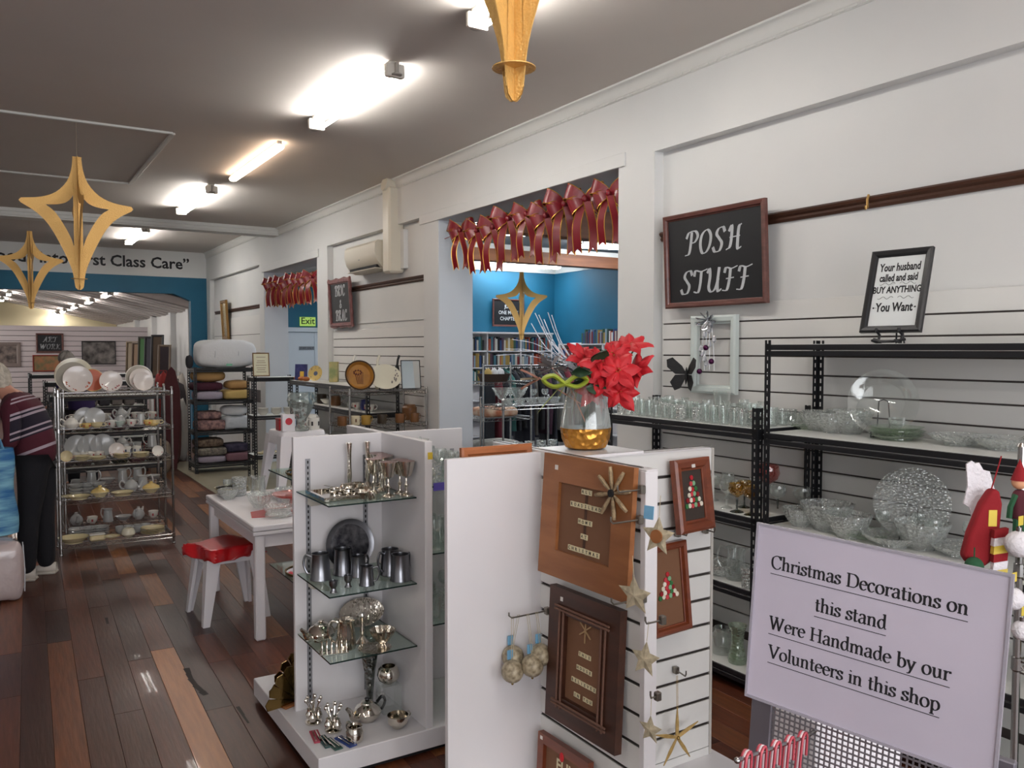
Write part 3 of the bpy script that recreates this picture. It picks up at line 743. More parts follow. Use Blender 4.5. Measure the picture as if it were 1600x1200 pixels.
# ---------------- racks ----------------
def slot_post(h, w=.036, pitch=.04, m=blackm):
    """slotted angle post: two flanges with real holes; corner at the origin, flanges along +x and +y"""
    b = B(); t = .002
    for ax in (0, 1):
        def bx(a0, a1, z0, z1):
            if ax == 0: b.box(a0, a1, -t, 0, z0, z1)
            else: b.box(-t, 0, a0, a1, z0, z1)
        bx(0, w*.36, 0, h); bx(w*.64, w, 0, h)
        z = .0
        while z < h-.01: bx(w*.36, w*.64, z, min(z+pitch*.45, h)); z += pitch
    return b
PM = {}
def slot_rack(name, label, x0, x1, y0, y1, h, levels, cat='shelf rack', top=True, board=boardw, group=None, posth=None, foot=True):
    t = T(name, label, cat, group, ((x0+x1)/2, (y0+y1)/2, 0)); cx, cy_ = (x0+x1)/2, (y0+y1)/2
    W, D = (x1-x0)/2, (y1-y0)/2; ph = posth or h+.02
    k = round(ph, 3)
    if k not in PM:
        PM[k] = slot_post(ph).mesh('post', blackm, False)
    for sx in (-1, 1):
        for sy in (-1, 1):
            M = Matrix.Translation((sx*W, sy*D, 0)) @ Matrix.Diagonal((-sx, -sy, 1, 1))
            link('post', PM[k], t, M=M)
    for z in levels:
        b = B()
        for s in (-1, 1):
            for (dz, th, pr) in ((-.006, .022, .004), (-.036, .020, .009)):
                b.bev(-W, W, s*D-pr*(s > 0)-.002, s*D+pr*(s < 0)+.002, z+dz-th, z+dz+.004, .002)
                b.bev(s*W-pr*(s > 0)-.002, s*W+pr*(s < 0)+.002, -D, D, z+dz-th, z+dz+.004, .002)
        b.out('shelf_beam', blackm, t, smooth=False)
        B().box(-W+.004, W-.004, -D+.004, D-.004, z-.014, z).out('shelf_board', board, t, smooth=False)
    return t
def wire_rack(name, label, x0, x1, y0, y1, h, levels, group=None, long='x', cat='wire rack', dens=.03):
    t = T(name, label, cat, group, ((x0+x1)/2, (y0+y1)/2, 0)); W, D = (x1-x0)/2, (y1-y0)/2
    pb = B().cyl((0, 0, .01), (0, 0, h), .0105, n=10)
    for z in levels: pb.lathe([(.0105, z-.03), (.015, z-.025), (.014, z+.01), (.0105, z+.012)], 10)
    pb.lathe([(0, h+.012), (.009, h+.01), (.014, h)], 10); pb.lathe([(0, 0), (.014, 0), (.016, .012), (.0125, .02)], 10)
    me = pb.mesh('post', chrome)
    for sx in (-1, 1):
        for sy in (-1, 1): link('post', me, t, (sx*W, sy*D, 0))
    b = B()
    for s in (-1, 1):
        for z in (0, -.032):
            b.tube([(-W, s*D, z), (W, s*D, z)], .003, 5); b.tube([(s*W, -D, z), (s*W, D, z)], .003, 5)
        n = int(2*W/.03); b.tube([(-W+2*W*i/n, s*D, -.032*(i % 2)) for i in range(n+1)], .0022, 4)
        n = int(2*D/.03); b.tube([(s*W, -D+2*D*i/n, -.032*(i % 2)) for i in range(n+1)], .0022, 4)
    n = int(2*W/dens)
    for i in range(1, n): b.box(-W+2*W*i/n-.0014, -W+2*W*i/n+.0014, -D, D, -.001, .0018)
    for y in (-D*.4, D*.4): b.box(-W, W, y-.002, y+.002, -.006, -.001)
    me = b.mesh('shelf', chrome)
    for z in levels: link('shelf', me, t, (0, 0, z))
    return t

# ======================= POSH STUFF RACKS (right) =======================
XF, XBk = 3.205, 3.60
TL = [.11, .46, .885, 1.345, 1.775]; LL = [.105, .54, .91, 1.357]
slot_rack('shelf_rack', 'tall black slotted steel rack with a framed saying standing on its top', XF, XBk, 1.15, 2.785, 1.775, TL)
slot_rack('shelf_rack', 'lower black slotted steel rack crowded with small glasses on its top', XF, XBk, 2.825, 4.0, 1.357, LL, posth=1.46)
def on(u, v, z): p = PZ(u, v, z); return (p.x, p.y, z+.0008)
def inr(p, x0=XF+.03, x1=XBk-.03, y0=1.2, y1=3.97, m=0): return (min(max(p[0], x0+m), x1-m), min(max(p[1], y0), y1), p[2])

# top of the lower rack: rows of small glasses
kinds = [('tumbler_s', tumbler(.028, .07)), ('tumbler_m', tumbler(.033, .095, foot=.75)), ('tumbler_c', tumbler(.031, .08, m=glc, foot=.9)),
         ('goblet', stem_glass(.032, .12)), ('sherry', stem_glass(.026, .11, .45, shape='v', name='sherry_glass'))]
gnames = {'tumbler_s': 'small glass tumbler', 'tumbler_m': 'clear glass tumbler', 'tumbler_c': 'cut glass tumbler', 'goblet': 'clear stemmed goblet', 'sherry': 'small flared sherry glass'}
for i in range(17):
    for j in range(5):
        y = 2.90+i*.064+rnd.uniform(-.006, .006); x = XF+.045+j*.074+rnd.uniform(-.006, .006)
        if x > XBk-.04: continue
        k, f = kinds[(i//3+j*2) % 3] if (i+j) % 7 else kinds[3+(i % 2)]
        if 3.25 < y < 3.75 and j == 4: continue
        put(k, f, (x, y, 1.358), '%s in the %s row on the lower rack top' % (gnames[k], ['front', 'second', 'middle', 'fourth', 'back'][j]), 'glass', 'glasses on the lower rack top')
put('mug_print', cup(.045, .10, m=gl, name='glass_mug', straight=True, m2=mat('pink_print', 'b04a60', .5)), on(1175, 664, 1.357), 'glass mug with a red and white print, beside the tall rack post', 'mug', rz=R(40), scale=1.15)
put('glass_hurricane', tumbler(.05, .16, foot=.6, name='glass_tumbler'), inr(on(1128, 655, 1.357)), 'tall plain glass tumbler towering over the glasses on the lower rack', 'glass')
# second shelf of the lower rack: green stemmed roemer glasses
for i, (u, v, sc_) in enumerate([(1151, 800, 1), (1172, 805, 1), (1163, 793, .95)]):
    put('roemer', stem_glass(.045, .15, .5, gly, glgreen, 'roemer_glass'), inr(on(u, v, .91), m=.02), ['amber bowled glass with dark green flared stem, left of its pair', 'amber bowled glass with dark green flared stem, against the post', 'amber bowled glass with dark green flared stem, standing behind the pair'][i], 'wine glass', 'green stemmed roemer glasses', scale=sc_)
for i in range(9):
    put('goblet', None, (XF+.08+(i % 3)*.11, 3.1+(i//3)*.2, .911), 'clear goblet in the %s row, lower rack second shelf' % ['front', 'middle', 'back'][i % 3], 'glass', 'goblets on the second shelf', scale=1.2)
for i, (u, v) in enumerate([(1215, 802), (1258, 806)]):
    put('roemer_g', stem_glass(.045, .15, .5, gl, glgreen, 'roemer_glass'), inr(on(u, v, .885), m=.02), ['clear glass with dark green stem, just right of the tall post', 'clear glass with thin dark green stem beneath the pink glass'][i], 'wine glass', 'green stemmed roemer glasses')
put('pinkglass', stem_glass(.055, .21, .45, glp, gl, 'wine_glass'), inr(on(1238, 790, .885), m=.02), 'tall wine glass with a pink round bowl beside the back post', 'wine glass', scale=1.15)
# third and fourth shelves of the lower rack
put('glass_jug', lambda: tag(jug(.055, .17, gl, 'glass_jug', flute=.01)()), inr(on(1150, 905, .54), m=.03), 'clear glass jug on the third shelf of the lower rack', 'jug', rz=R(120))
put('bowl_wide', bowl(.11, .07), inr(on(1128, 898, .54), m=.05), 'wide clear glass bowl beside the glass jug', 'bowl')
put('tumb_cut_l', tumbler(.045, .11, m=glc, foot=.85, name='cut_glass_tumbler'), inr(on(1162, 920, .54), m=.01), 'ribbed glass tumbler at the front of the third shelf', 'glass')
put('vase_w', lambda: B().lathe([(0, 0), (.045, 0), (.05, .02), (.03, .10), (.035, .16), (.05, .20), (.047, .20), (.032, .16), (.027, .1), (.045, .025), (0, .01)], 24).out('glass_vase', glg), inr(on(1152, 1035, .105), m=.02), 'waisted smoky glass vase on the bottom shelf', 'vase')
put('jar', lambda: B().lathe([(0, 0), (.05, 0), (.055, .01), (.055, .10), (.04, .12), (.045, .14), (.042, .14), (.037, .12), (.051, .1), (.051, .014), (0, .01)], 24).out('glass_jar', gl), inr(on(1128, 1020, .105), m=.02), 'squat clear glass jar on the bottom shelf', 'jar')
rr = random.Random(4)
for z, nm in ((.54, 'third'), (.105, 'bottom')):
    for i in range(6):
        put('tumbler_m', None, (XF+.1+(i % 2)*.16, 3.45+(i//2)*.17, z+.001), 'clear tumbler in the %s row, lower rack %s shelf' % (['front', 'back'][i % 2], nm), 'glass', 'tumblers on the %s shelf' % nm, scale=1.3)

# tall rack, upper glass shelf (z 1.345)
z = 1.345
put('cupg', cup(.045, .06, m=gl, name='glass_cup'), inr(on(1252, 667, z), m=.02), 'clear glass cup standing on a pale glass saucer stack', 'cup', rz=R(200), scale=1.2)
for i in range(3):
    q = inr(on(1255, 670, z), m=.06); put('sauc', plate(.075, glg, 'glass_saucer'), (q[0]-.0, q[1]-.02, z+.001+i*.006), 'pale glass saucer stacked under the glass cup', 'saucer', 'glass saucers under the cup') if i == 0 else None
bw_ = bowl(.095, .10, glc, 'cut_glass_bowl')
for i, (u, v, sc_, l) in enumerate([(1301, 676, 1, 'cut glass bowl nearest the tall rack post'), (1330, 668, .9, 'cut glass bowl tucked behind its neighbour by the post'), (1370, 674, 1.15, 'cut glass bowl beside the stacked flat dishes'), (1400, 664, 1, 'cut glass bowl behind the stacked flat dishes')]):
    put('cgb', bw_, inr(on(u, v, z), m=.07), l, 'bowl', 'cut glass bowls on the upper shelf', scale=sc_)
q = inr(on(1428, 684, z), m=.12)
for i in range(3):
    put('dish', bowl(.115, .022, glg, 'glass_dish', foot=.6, flute=.015, fn=24), (q[0], q[1], z+.001+i*.018), ['bottom dish of the stack of flat green tinted glass dishes', 'middle dish of the stack of flat green tinted glass dishes', 'top dish of the stack of flat green tinted glass dishes'][i], 'dish', 'stacked flat glass dishes')
put('cupg', None, (q[0], q[1], z+.05), 'little glass cup on top of the stacked flat dishes', 'cup', scale=.8)
for i, (u, v, sc_, l) in enumerate([(1512, 694, 1, 'shallow scalloped glass dish in front of the big globe plate'), (1590, 700, 1.1, 'shallow scalloped glass dish at the right end of the upper shelf'), (1470, 680, .9, 'shallow scalloped glass dish behind the dish stack')]):
    put('shal', bowl(.12, .045, glc, 'glass_dish', foot=.5, flute=.05, fn=12), inr(on(u, v, z), m=.10), l, 'dish', 'shallow glass dishes', scale=sc_)
def stand_plate(r, m, name='glass_plate', well=.55, cap=True):
    """a plate on edge, leaning back on a wire stand; local +z is the viewing direction of its face"""
    def f():
        t = T(name, None, None)
        M = Matrix.Translation((0, 0, r+.012)) @ Matrix.Rotation(R(78), 4, 'X')
        b = B().lathe([(0, .0), (r*well, 0), (r*(well+.08), .008), (r, .02), (r, .024), (r*(well+.06), .013), (r*well, .006), (0, .006)], 40, M=M)
        b.out('plate', m, t)
        b = B()
        for s in (-1, 1): b.tube([(s*.045, -.05, .03), (s*.045, -.055, .006), (s*.045, .0, .004), (s*.03, .08, .004), (s*.02, .035, r*1.1), (0, .03, r*1.16)], .003, 6)
        b.tube([(-.045, 0, .004), (.045, 0, .004)], .003, 6); b.out('wire_stand', blackm, t)
        return t
    return f
# local -y faces the viewer; turn towards -x
put('gp1', stand_plate(.15, gl, well=.6), inr(on(1470, 676, z), m=.12), 'large round clear glass plate standing upright on a wire easel', 'plate', rz=R(-60))
put('gp2', stand_plate(.16, glc, well=.5), inr(on(1462, 838, .885), x1=XBk-.1), 'large clear glass platter standing on the shelf below the glass plate', 'plate', rz=R(-60))
# tall rack, middle shelf (z .885)
z = .885
L = [('cgb', 1325, 840, 1.1, 'cut glass bowl on the middle shelf, under the back post'), ('dish', 1345, 838, 1.1, 'flat green tinted glass dish on the middle shelf'),
     ('cgb', 1292, 828, 1.3, 'big pale glass bowl behind the first bowls of the middle shelf'), ('shal', 1395, 852, 1.1, 'shallow scalloped glass dish on the middle shelf'), ('cgb', 1440, 858, 1.2, 'cut glass bowl beneath the leaning platter'),
     ('shal', 1500, 868, 1, 'shallow scalloped glass dish by the red hat on the middle shelf'), ('cgb', 1250, 822, .9, 'small cut glass bowl in front of the pink wine glass')]
for k, u, v, sc_, l in L: put(k, None, inr(on(u, v, z), m=.08), l, 'bowl' if k == 'cgb' else 'dish', scale=sc_)
for i in range(8):
    put('goblet', None, (XBk-.09-(i % 2)*.08, 1.45+i*.12, z+.001), 'stemmed glass, %s row, at the back of the middle shelf' % ['rear', 'forward'][i % 2], 'glass', 'glasses at the back of the middle shelf', scale=1.1)
for i in range(5): put('tumbler_m', None, (XF+.12, 1.5+i*.25, .461), 'clear glass tumbler low on the tall rack', 'glass', 'tumblers low on the tall rack', scale=1.3)

# framed saying on the rack top
fx = XF+.13; p0 = PX(1402, 460, fx)
def framed(name, label, cat, W, H, fw, fm, M, face, d=.02, lip=.004, grp=None, bevel=True, backing=True, prof=2):
    """picture frame of four mitred rails (parts) around a face; local x right, y up, z out"""
    t = T(name, label, cat, grp, M=M)
    w, h = W/2, H/2
    def mitre(a, b_, c, dd):   # outer a->b_, inner dd->c
        bb = B(); n = 3
        prof_ = [(0, 0), (0, d*.8), (.25, d), (.7, d*.9), (.85, d*.55), (1, d*.5), (1, 0)] if prof == 2 else [(0, 0), (0, d), (1, d), (1, 0)]
        vs = []
        for (o_, i_) in ((a, dd), (b_, c)):
            for f_, z_ in prof_: vs.append((o_[0]+(i_[0]-o_[0])*f_, o_[1]+(i_[1]-o_[1])*f_, z_))
        k = len(prof_)
        return bb.add(vs, [(i, i+1, k+i+1, k+i) for i in range(k-1)]+[(0, k, 2*k-1, k-1), tuple(range(k)), tuple(range(2*k-1, k-1, -1))])
    O = [(-w, -h), (w, -h), (w, h), (-w, h)]; I = [(-w+fw, -h+fw), (w-fw, -h+fw), (w-fw, h-fw), (-w+fw, h-fw)]
    for k in range(4): mitre(O[k], O[(k+1) % 4], I[(k+1) % 4], I[k]).out('frame_rail', fm, t, smooth=False)
    fc = B().box(-w+fw*.8, w-fw*.8, -h+fw*.8, h-fw*.8, .001, d*.35).out('face', face, t, smooth=False) if face else None
    return t, fc, d*.35
chalk = mat('chalk_white', 'c9cccf', .7)
blk = mat('blackboard', '121317', .55)
paperw = mat('paper_white', 'dde1e0', .55)
mahog = mat('mahogany', '6a4038', .4, col2='55322c', vscale=6, stretch=(1, 5, 5), coat=.2)
xd = V((.28, -1, 0)); 
Mf = fr((fx, p0.y, 1.776+.225), (.10, -1, 0), (.28, 0, 1))
t, fc, zf = framed('framed_saying', 'small black framed saying about a husband, standing on the tall rack', 'framed sign', .27, .375, .03, mat('black_frame', '17171a', .4), Mf, paperw, .022)
for s_, y, sz, sx, f_ in (('Your husband', .108, .050, .64, 0), ('called and said', .06, .047, .62, 0), ('BUY ANYTHING', .005, .042, .70, 0), ('You Want', -.075, .055, .70, 0)):
    txt(s_, sz, inkm, fc, Matrix.Translation((0, y, zf+.0005)), bold=.03, sx=sx)
b = B()
for y, a in ((.034, .05), (-.03, .06)):
    for s in (-1, 1): b.tube([(s*(.01+.07*i/10), y+.006*sin(i*1.2), zf+.001) for i in range(11)], .0008, 4)
b.out('scroll_line', inkm, fc)
for s in (-1, 1):
    b = B(); b.ball((s*.092, -.075, zf+.001), (.004, .004, .0008)); b.box(s*.085-.008, s*.085+.008, -.0755, -.0745, zf, zf+.001); b.out('ornament', inkm, fc)
b = B()
for s in (-1, 1): b.tube([(s*.05, -.235, .05), (s*.05, -.232, -.0), (s*.05, -.195, -.004), (s*.05, -.185, .03), (s*.05, -.175, .032)], .006, 6); b.tube([(s*.05, -.23, 0), (s*.02, -.228, -.10), (0, .0, -.01)], .004, 6)
b.tube([(-.07, -.215, .0), (-.03, -.23, .02), (.03, -.23, .02), (.07, -.215, .0)], .007, 6)
b.out('easel', blackm, t)

# POSH STUFF board on the wall
def board_sign(label, o, W, H, lines, fw=.035, fm=None, x=(0, -1, 0), yv=(0, 0, 1), size=.2, sx=.9, slant=.18, nib=.13, gap=None, M=None, wavy=0):
    t, fc, zf = framed('chalkboard_sign', label, 'framed sign', W, H, fw, fm or mahog, M or fr(o, x, yv), blk, .03)
    n = len(lines)
    for i, l in enumerate(lines):
        l, sz, yy = l; b = pen(B(), l, 0, yy, sz, S, nib=nib, ang=8, thin=.035, slant=slant, sx=sx)
        b.out('chalk_lettering', chalk, fc, smooth=False, M=Matrix.Translation((0, 0, zf+.001)))
    if wavy:
        for s in (-1, 1):
            b = B()
            b.tube([(s*(W/2)+.012*cos(k*2.2), -H/2+H*k/10, .012) for k in range(11)], .014, 6); b.out('carved_edge', fm or mahog, t)
            b = B(); b.tube([(-W/2+W*k/8, s*H/2+.01*cos(k*2.2), .012) for k in range(9)], .014, 6); b.out('carved_edge', fm or mahog, t)
    return t
board_sign('black board lettered POSH STUFF in a mahogany frame', (3.585, 3.50, 2.285), .80, .565, [('POSH', .185, .03), ('STUFF', .185, -.20)], yv=(-.05, 0, 1), size=.2, sx=.98, nib=.12, slant=.12)

# ---------------- pale empty frame with silver bunch, black butterfly ----------------
wf = mat('aqua_white_wood', 'cfd9d6', .45)
t, _, _ = framed('empty_frame', 'pale aqua empty picture frame hung on the slat board', 'picture frame', .36, .46, .05, wf, fr((3.625, 3.52, 1.72), (0, -1, 0), (0, 0, 1)), None, .035)
sp_ = T('silver_bunch', 'bunch of silver bows, crystals and purple baubles hung on the pale frame', 'ornament', loc=(3.575, 3.53, 1.92))
b = B(); rr = random.Random(3)
for i in range(8):
    a = i*pi/4; b.tube(cr3([(0, 0, 0), (-.01, .05*cos(a), .04*sin(a)), (-.03, .075*cos(a+.3), .05*sin(a+.3)), (0, .0, 0)]), .009, 5, flat=.3)
b.out('ribbon_bow', mat('silver_ribbon', 'c9ccd2', .2, .9), sp_)
for i in range(9):
    z_ = -.05-i*.028; y_ = rr.uniform(-.05, .05)
    B().lathe([(0, 0), (.014, .012), (.010, .035), (0, .05)], 6, c=(rr.uniform(-.02, 0), y_, z_)).out('crystal', mat('crystal', 'dfe3ea', .08, .6), sp_, smooth=False)
b = B()
for i in range(4): b.tube([(0, (i-1.5)*.015, 0), (-.005, (i-1.5)*.03, -.15), (-.01, (i-1.5)*.04, -.29)], .0015, 4)
b.out('thread', mat('silver_thread', 'b9bcc2', .3, .8), sp_)
for y_, z_ in ((0, -.16), (-.045, -.24), (.05, -.30)): B().ball((-.02, y_, z_), .017, 12, 8).out('bauble', mat('purple_bauble', '4a1040', .2, .5), sp_)
bt = T('butterfly', 'black glittery butterfly clipped to the lower corner of the pale frame', 'ornament', M=fr((3.56, 3.69, 1.60), (.15, -1, 0), (.0, .35, 1)))
bm_ = mat('black_glitter', '141416', .35, .3, bump=.5, bscale=200)
def wing(s, up): 
    o = [(0, 0), (s*.03, .05), (s*.09, .10), (s*.125, .085), (s*.12, .04), (s*.07, .0)] if up else [(0, 0), (s*.07, -.005), (s*.10, -.05), (s*.07, -.10), (s*.035, -.085), (s*.01, -.03)]
    if s < 0: o = o[::-1]
    return B().prism(o, 0, .003, M=Matrix.Rotation(-s*.5, 4, 'Y'))
for s in (-1, 1):
    for u_ in (0, 1): wing(s, u_).out('wing', bm_, bt, smooth=False)
B().ball((0, -.01, .006), (.008, .055, .008), 8, 8).out('body', bm_, bt)

# ---------------- gondola with the silverware ----------------
GX, GY = 1.58, 3.67
HG = 1.357
g1 = T('display_gondola', 'white four-way display stand holding silverware on glass shelves', 'display stand', None, (GX, GY, 0))
B().bev(-.50, .48, -.49, .48, .025, .11, .003).out('plinth', whitem, g1, smooth=False)
B().box(-.47, .45, -.46, .45, 0, .025).out('kick_base', blackd, g1, smooth=False)
B().bev(-.44, .42, -.012, .012, .11, HG, .002).out('panel', whitem, g1, smooth=False)
B().bev(-.018, .018, -.48, -.013, .11, HG, .002).out('panel', whitem, g1, smooth=False)
B().bev(-.018, .018, .013, .44, .11, HG, .002).out('panel', whitem, g1, smooth=False)
strip_holes = blackd
def wall_strip(x, y, dy, parent, z0=.14, z1=HG-.1, ax='y'):
    b = B(); b.box(x-.011, x+.011, y, y+dy, z0, z1) if ax == 'y' else b.box(x, x+dy, y-.011, y+.011, z0, z1)
    o = b.out('slotted_strip', mat('strip_grey', '9a9a9e', .4, .6), parent, smooth=False)
    b = B(); z = z0+.02
    while z < z1-.02:
        if ax == 'y': b.box(x-.003, x+.003, y+dy, y+dy*1.15, z, z+.013)
        else: b.box(x+dy, x+dy*1.15, y-.003, y+.003, z, z+.013)
        z += .025
    b.out('slot', blackd, o, smooth=False, kind='stuff')
for x in (-.375, -.10, .12, .36): wall_strip(x, -.012, -.003, g1)
for x in (-.375, -.10, .12, .36): wall_strip(x, .012, .003, g1)
ZS = [1.116, .742, .469]; ZR = [1.155, .86, .545]; ZB = [1.16, .69]
def glass_shelf(x0, x1, y0, y1, z, brk, by):
    s = B().box(x0, x1, y0, y1, z-.006, z).out('glass_shelf', glshelf, g1, smooth=False)
    b = B(); e = .0012
    b.box(x0-e, x1+e, y0-e, y0, z-.006, z); b.box(x0-e, x0, y0, y1, z-.006, z); b.box(x1, x1+e, y0, y1, z-.006, z)
    b.out('polished_edge', gledge, s, smooth=False)
    for x in brk:
        M = Matrix.Translation((x-.003, by, z-.007))
        d = -1 if by < 0 else 1
        pts_ = [(0, 0), (d*.28, 0), (d*.28, -.012), (d*.05, -.06), (0, -.06)]
        if d < 0: pts_ = pts_[::-1]
        bb = B(); bb.add([(xx, yy, zz) for xx in (0, .005) for yy, zz in pts_], [tuple(range(5)), tuple(range(9, 4, -1))]+[(i, 5+i, 5+(i+1) % 5, (i+1) % 5) for i in range(5)])
        bb.out('bracket', mat('bracket_cream', 'cfcabd', .4), g1, smooth=False, M=M)
for z in ZS: glass_shelf(-.43, -.04, -.44, -.02, z, (-.375, -.10), -.014)
for z in ZR: glass_shelf(.03, .41, -.44, -.02, z, (.12, .36), -.014)
for z in ZB: glass_shelf(-.43, -.04, .02, .42, z, (-.375, -.10), .014)
b = B(); b.box(0, .022, -.001, .001, 0, .03); b.out('round_sticker', mat('yellow_sticker', 'd8b93c', .5), g1, loc=(-.004, -.4815, 1.28), smooth=False)
b = B(); b.box(.04, .30, -.448, -.444, 1.135, 1.17); b.out('price_strip', mat('purple_strip', '5b4fa8', .5), g1, smooth=False)

def GP(u, v, z, dx=0, dy=0):
    p = PZ(u, v, z); return (p.x+dx, p.y+dy, z+.0008)
cl = lambda p, x0=GX-.41, x1=GX-.06, y0=GY-.42, y1=GY-.05, m=0: (min(max(p[0], x0+m), x1-m), min(max(p[1], y0+m), y1-m), p[2])
z = ZS[0]
# top shelf: tray of cutlery, bud vases, goblets, small silver
q = cl(GP(525, 775, z), m=.0)
tr = T('silver_tray', 'square silver tray holding small silver pieces at the front of the top glass shelf', 'tray', None, (GX-.34, GY-.24, z+.001), R(0))
b = B(); b.bev(-.075, .105, -.12, .10, 0, .008, .002); b.out('base', silver, tr)
b = B(); b.ring([(-.085, -.13), (.115, -.13), (.115, .11), (-.085, .11)], [(-.07, -.115), (.10, -.115), (.10, .095), (-.07, .095)], .006, .02); b.out('rim', silver, tr, smooth=False)
rr = random.Random(9)
def spoon():
    t = T('spoon', None, None)
    B().ball((0, 0, .003), (.011, .018, .003), 10, 6).out('bowl', silver, t)
    B().box(-.002, .002, .015, .09, .002, .0045).out('handle', silver, t, smooth=False)
    return t
for i in range(7):
    put('spoon', spoon, (GX-.385+rr.uniform(0, .12), GY-.33+rr.uniform(0, .1), z+.0105+i*.004), 'small silver spoon lying in the heap on the square tray', 'spoon', 'spoons on the square tray', rz=rr.uniform(-1.5, 1.5))
for i, (dx, dy) in enumerate([(.05, -.05), (.07, 0), (.02, .04)]):
    put('nring', lambda: B().lathe([(.018, 0), (.02, .012), (.018, .025), (.016, .025), (.0175, .012), (.016, 0), (.018, 0)], 18).out('napkin_ring', silver), (GX-.34+dx, GY-.24+dy, z+.0095), 'silver napkin ring on the square tray', 'napkin ring', 'napkin rings on the square tray')
budv = lambda: B().lathe([(0, 0), (.026, 0), (.022, .008), (.008, .02), (.012, .05), (.009, .12), (.010, .16), (.014, .205), (.012, .205), (.008, .16), (0, .15)], 20).out('bud_vase', silver)
put('budv', budv, cl(GP(546, 762, z), m=.0), 'slim silver bud vase, left of the pair on the top glass shelf', 'vase', 'slim silver bud vases')
put('budv', budv, cl(GP(572, 758, z), m=.0), 'slim silver bud vase, right of the pair on the top glass shelf', 'vase', 'slim silver bud vases')
def silver_goblet():
    t = T('silver_goblet', None, None)
    B().lathe([(.003, 0), (.022, .012), (.034, .05), (.040, .075), (.037, .075)], 22, c=(0, 0, .075)).out('bowl', silver, t)
    B().lathe([(.036, .075), (.031, .05), (.02, .014), (0, .006)], 22, c=(0, 0, .0755)).out('lining', copperi, t)
    B().lathe([(0, 0), (.030, 0), (.028, .004), (.008, .014), (.006, .035), (.010, .045), (.005, .055), (.004, .078)], 18).out('stem', silver, t)
    return t
for i, (u, v, l) in enumerate([(584, 770, 'silver goblet at the left front of the goblet group'), (597, 766, 'silver goblet in the middle of the goblet group'), (607, 776, 'silver goblet with coppery lining at the front of the group'), (625, 771, 'silver goblet second from the right in the group'), (637, 774, 'silver goblet with coppery lining nearest the panel end'), (612, 758, 'silver goblet at the back of the goblet group'), (628, 760, 'silver goblet at the back right of the goblet group'), (594, 757, 'silver goblet at the back left of the goblet group')]):
    put('sgob', silver_goblet, cl(GP(u, v, z)), l, 'goblet', 'silver goblets on the top glass shelf', rz=i)
put('sjugs', jug(.026, .05, silver, 'creamer', waist=1.1), cl(GP(545, 774, z)), 'tiny silver creamer between tray and bowl', 'jug', rz=R(200))
put('sbowls', lambda: B().lathe([(0, 0), (.022, 0), (.024, .006), (.04, .03), (.036, .045), (.034, .045), (.037, .03), (.02, .01), (0, .008)], 20, flute=.05, fn=10).out('silver_bowl', silverd), cl(GP(569, 779, z)), 'small chased silver bowl at the front edge of the top glass shelf', 'bowl')
put('sugar', cup(.028, .045, silver, 'sugar_bowl'), cl(GP(558, 770, z)), 'little silver sugar bowl with handle on the top glass shelf', 'bowl', rz=R(-40))
put('sugar', None, cl(GP(580, 781, z)), 'little silver cup by the goblets at the front edge', 'cup', rz=R(-90), scale=.8)
# middle shelf: pewter
z = ZS[1]
def big_plate():
    t = T('pewter_plate', None, None)
    M = Matrix.Translation((0, 0, .105)) @ Matrix.Rotation(R(80), 4, 'X')
    B().lathe([(0, .004), (.045, .004), (.048, .008), (.085, .006), (.10, .010), (.107, .012), (.107, .008), (.09, 0), (0, 0)], 40, M=M).out('disc', pewter, t)
    B().lathe([(.05, .0085), (.085, .0070)], 40, M=M).out('engraved_band', pewterd, t)
    return t
put('bigplate', big_plate, (GX-.20, GY-.065, z+.001), 'round engraved pewter plate leaning against the back panel', 'plate', scale=1.08)
for i, (k, u, v, sc_, rz, l) in enumerate([('tank', 501, 905, 1.0, 150, 'tall pewter tankard at the far left of the middle shelf'), ('tank', 536, 897, 1.0, 40, 'tall pewter tankard second from the left, behind'), ('tank', 628, 906, 1.0, 30, 'large pewter tankard at the right end of the middle shelf'), ('tank', 611, 897, 1.0, 200, 'pewter tankard half hidden behind the right end one'), ('tank', 560, 900, .8, 20, 'shorter pewter tankard behind the small handled mug'), ('tank', 573, 914, .72, -25, 'small handled pewter mug at the front of the middle shelf'),
                                      ]):
    put(k, tankard(), cl(GP(u, v, z), m=.02), l, 'tankard', 'pewter tankards on the middle shelf', rz=R(rz), scale=sc_)
egg = lambda: B().lathe([(0, 0), (.016, 0), (.012, .006), (.010, .018), (.017, .03), (.018, .05), (.016, .05), (.014, .03), (0, .02)], 18).out('pewter_cup', pewter)
put('egg', egg, cl(GP(521, 926, z)), 'tiny pewter cup at the front edge, left one', 'cup', 'tiny pewter cups')
put('egg', egg, cl(GP(544, 917, z)), 'tiny pewter cup at the front edge, right one', 'cup', 'tiny pewter cups')
# third shelf: silver teapots and bowls
z = ZS[2]
put('stpot', teapot(.065, .075, silver, 'silver_teapot', hm=silver, flute=.03, fn=12), cl(GP(502, 1000, z), m=.04), 'squat fluted silver teapot at the left of the third shelf', 'teapot', rz=R(20), scale=.95)
put('sjug', jug(.042, .125, silver, 'silver_jug', flute=.03, fn=16), cl(GP(541, 1013, z), m=.04), 'tall fluted silver jug in the middle of the third shelf', 'jug', rz=R(165))
def toast_rack():
    t = T('toast_rack', None, None)
    B().bev(-.06, .06, -.025, .025, 0, .005, .002).out('base', silver, t)
    for i in range(6):
        x = -.05+i*.02; B().tube(cr3([(x, -.022, .005), (x, -.018, .04), (x, 0, .06), (x, .018, .04), (x, .022, .005)]), .002, 5).out('divider', silver, t)
    return t
put('toast', toast_rack, cl(GP(522, 1020, z), m=.03), 'silver toast rack in front of the squat teapot', 'toast rack', rz=R(-15))
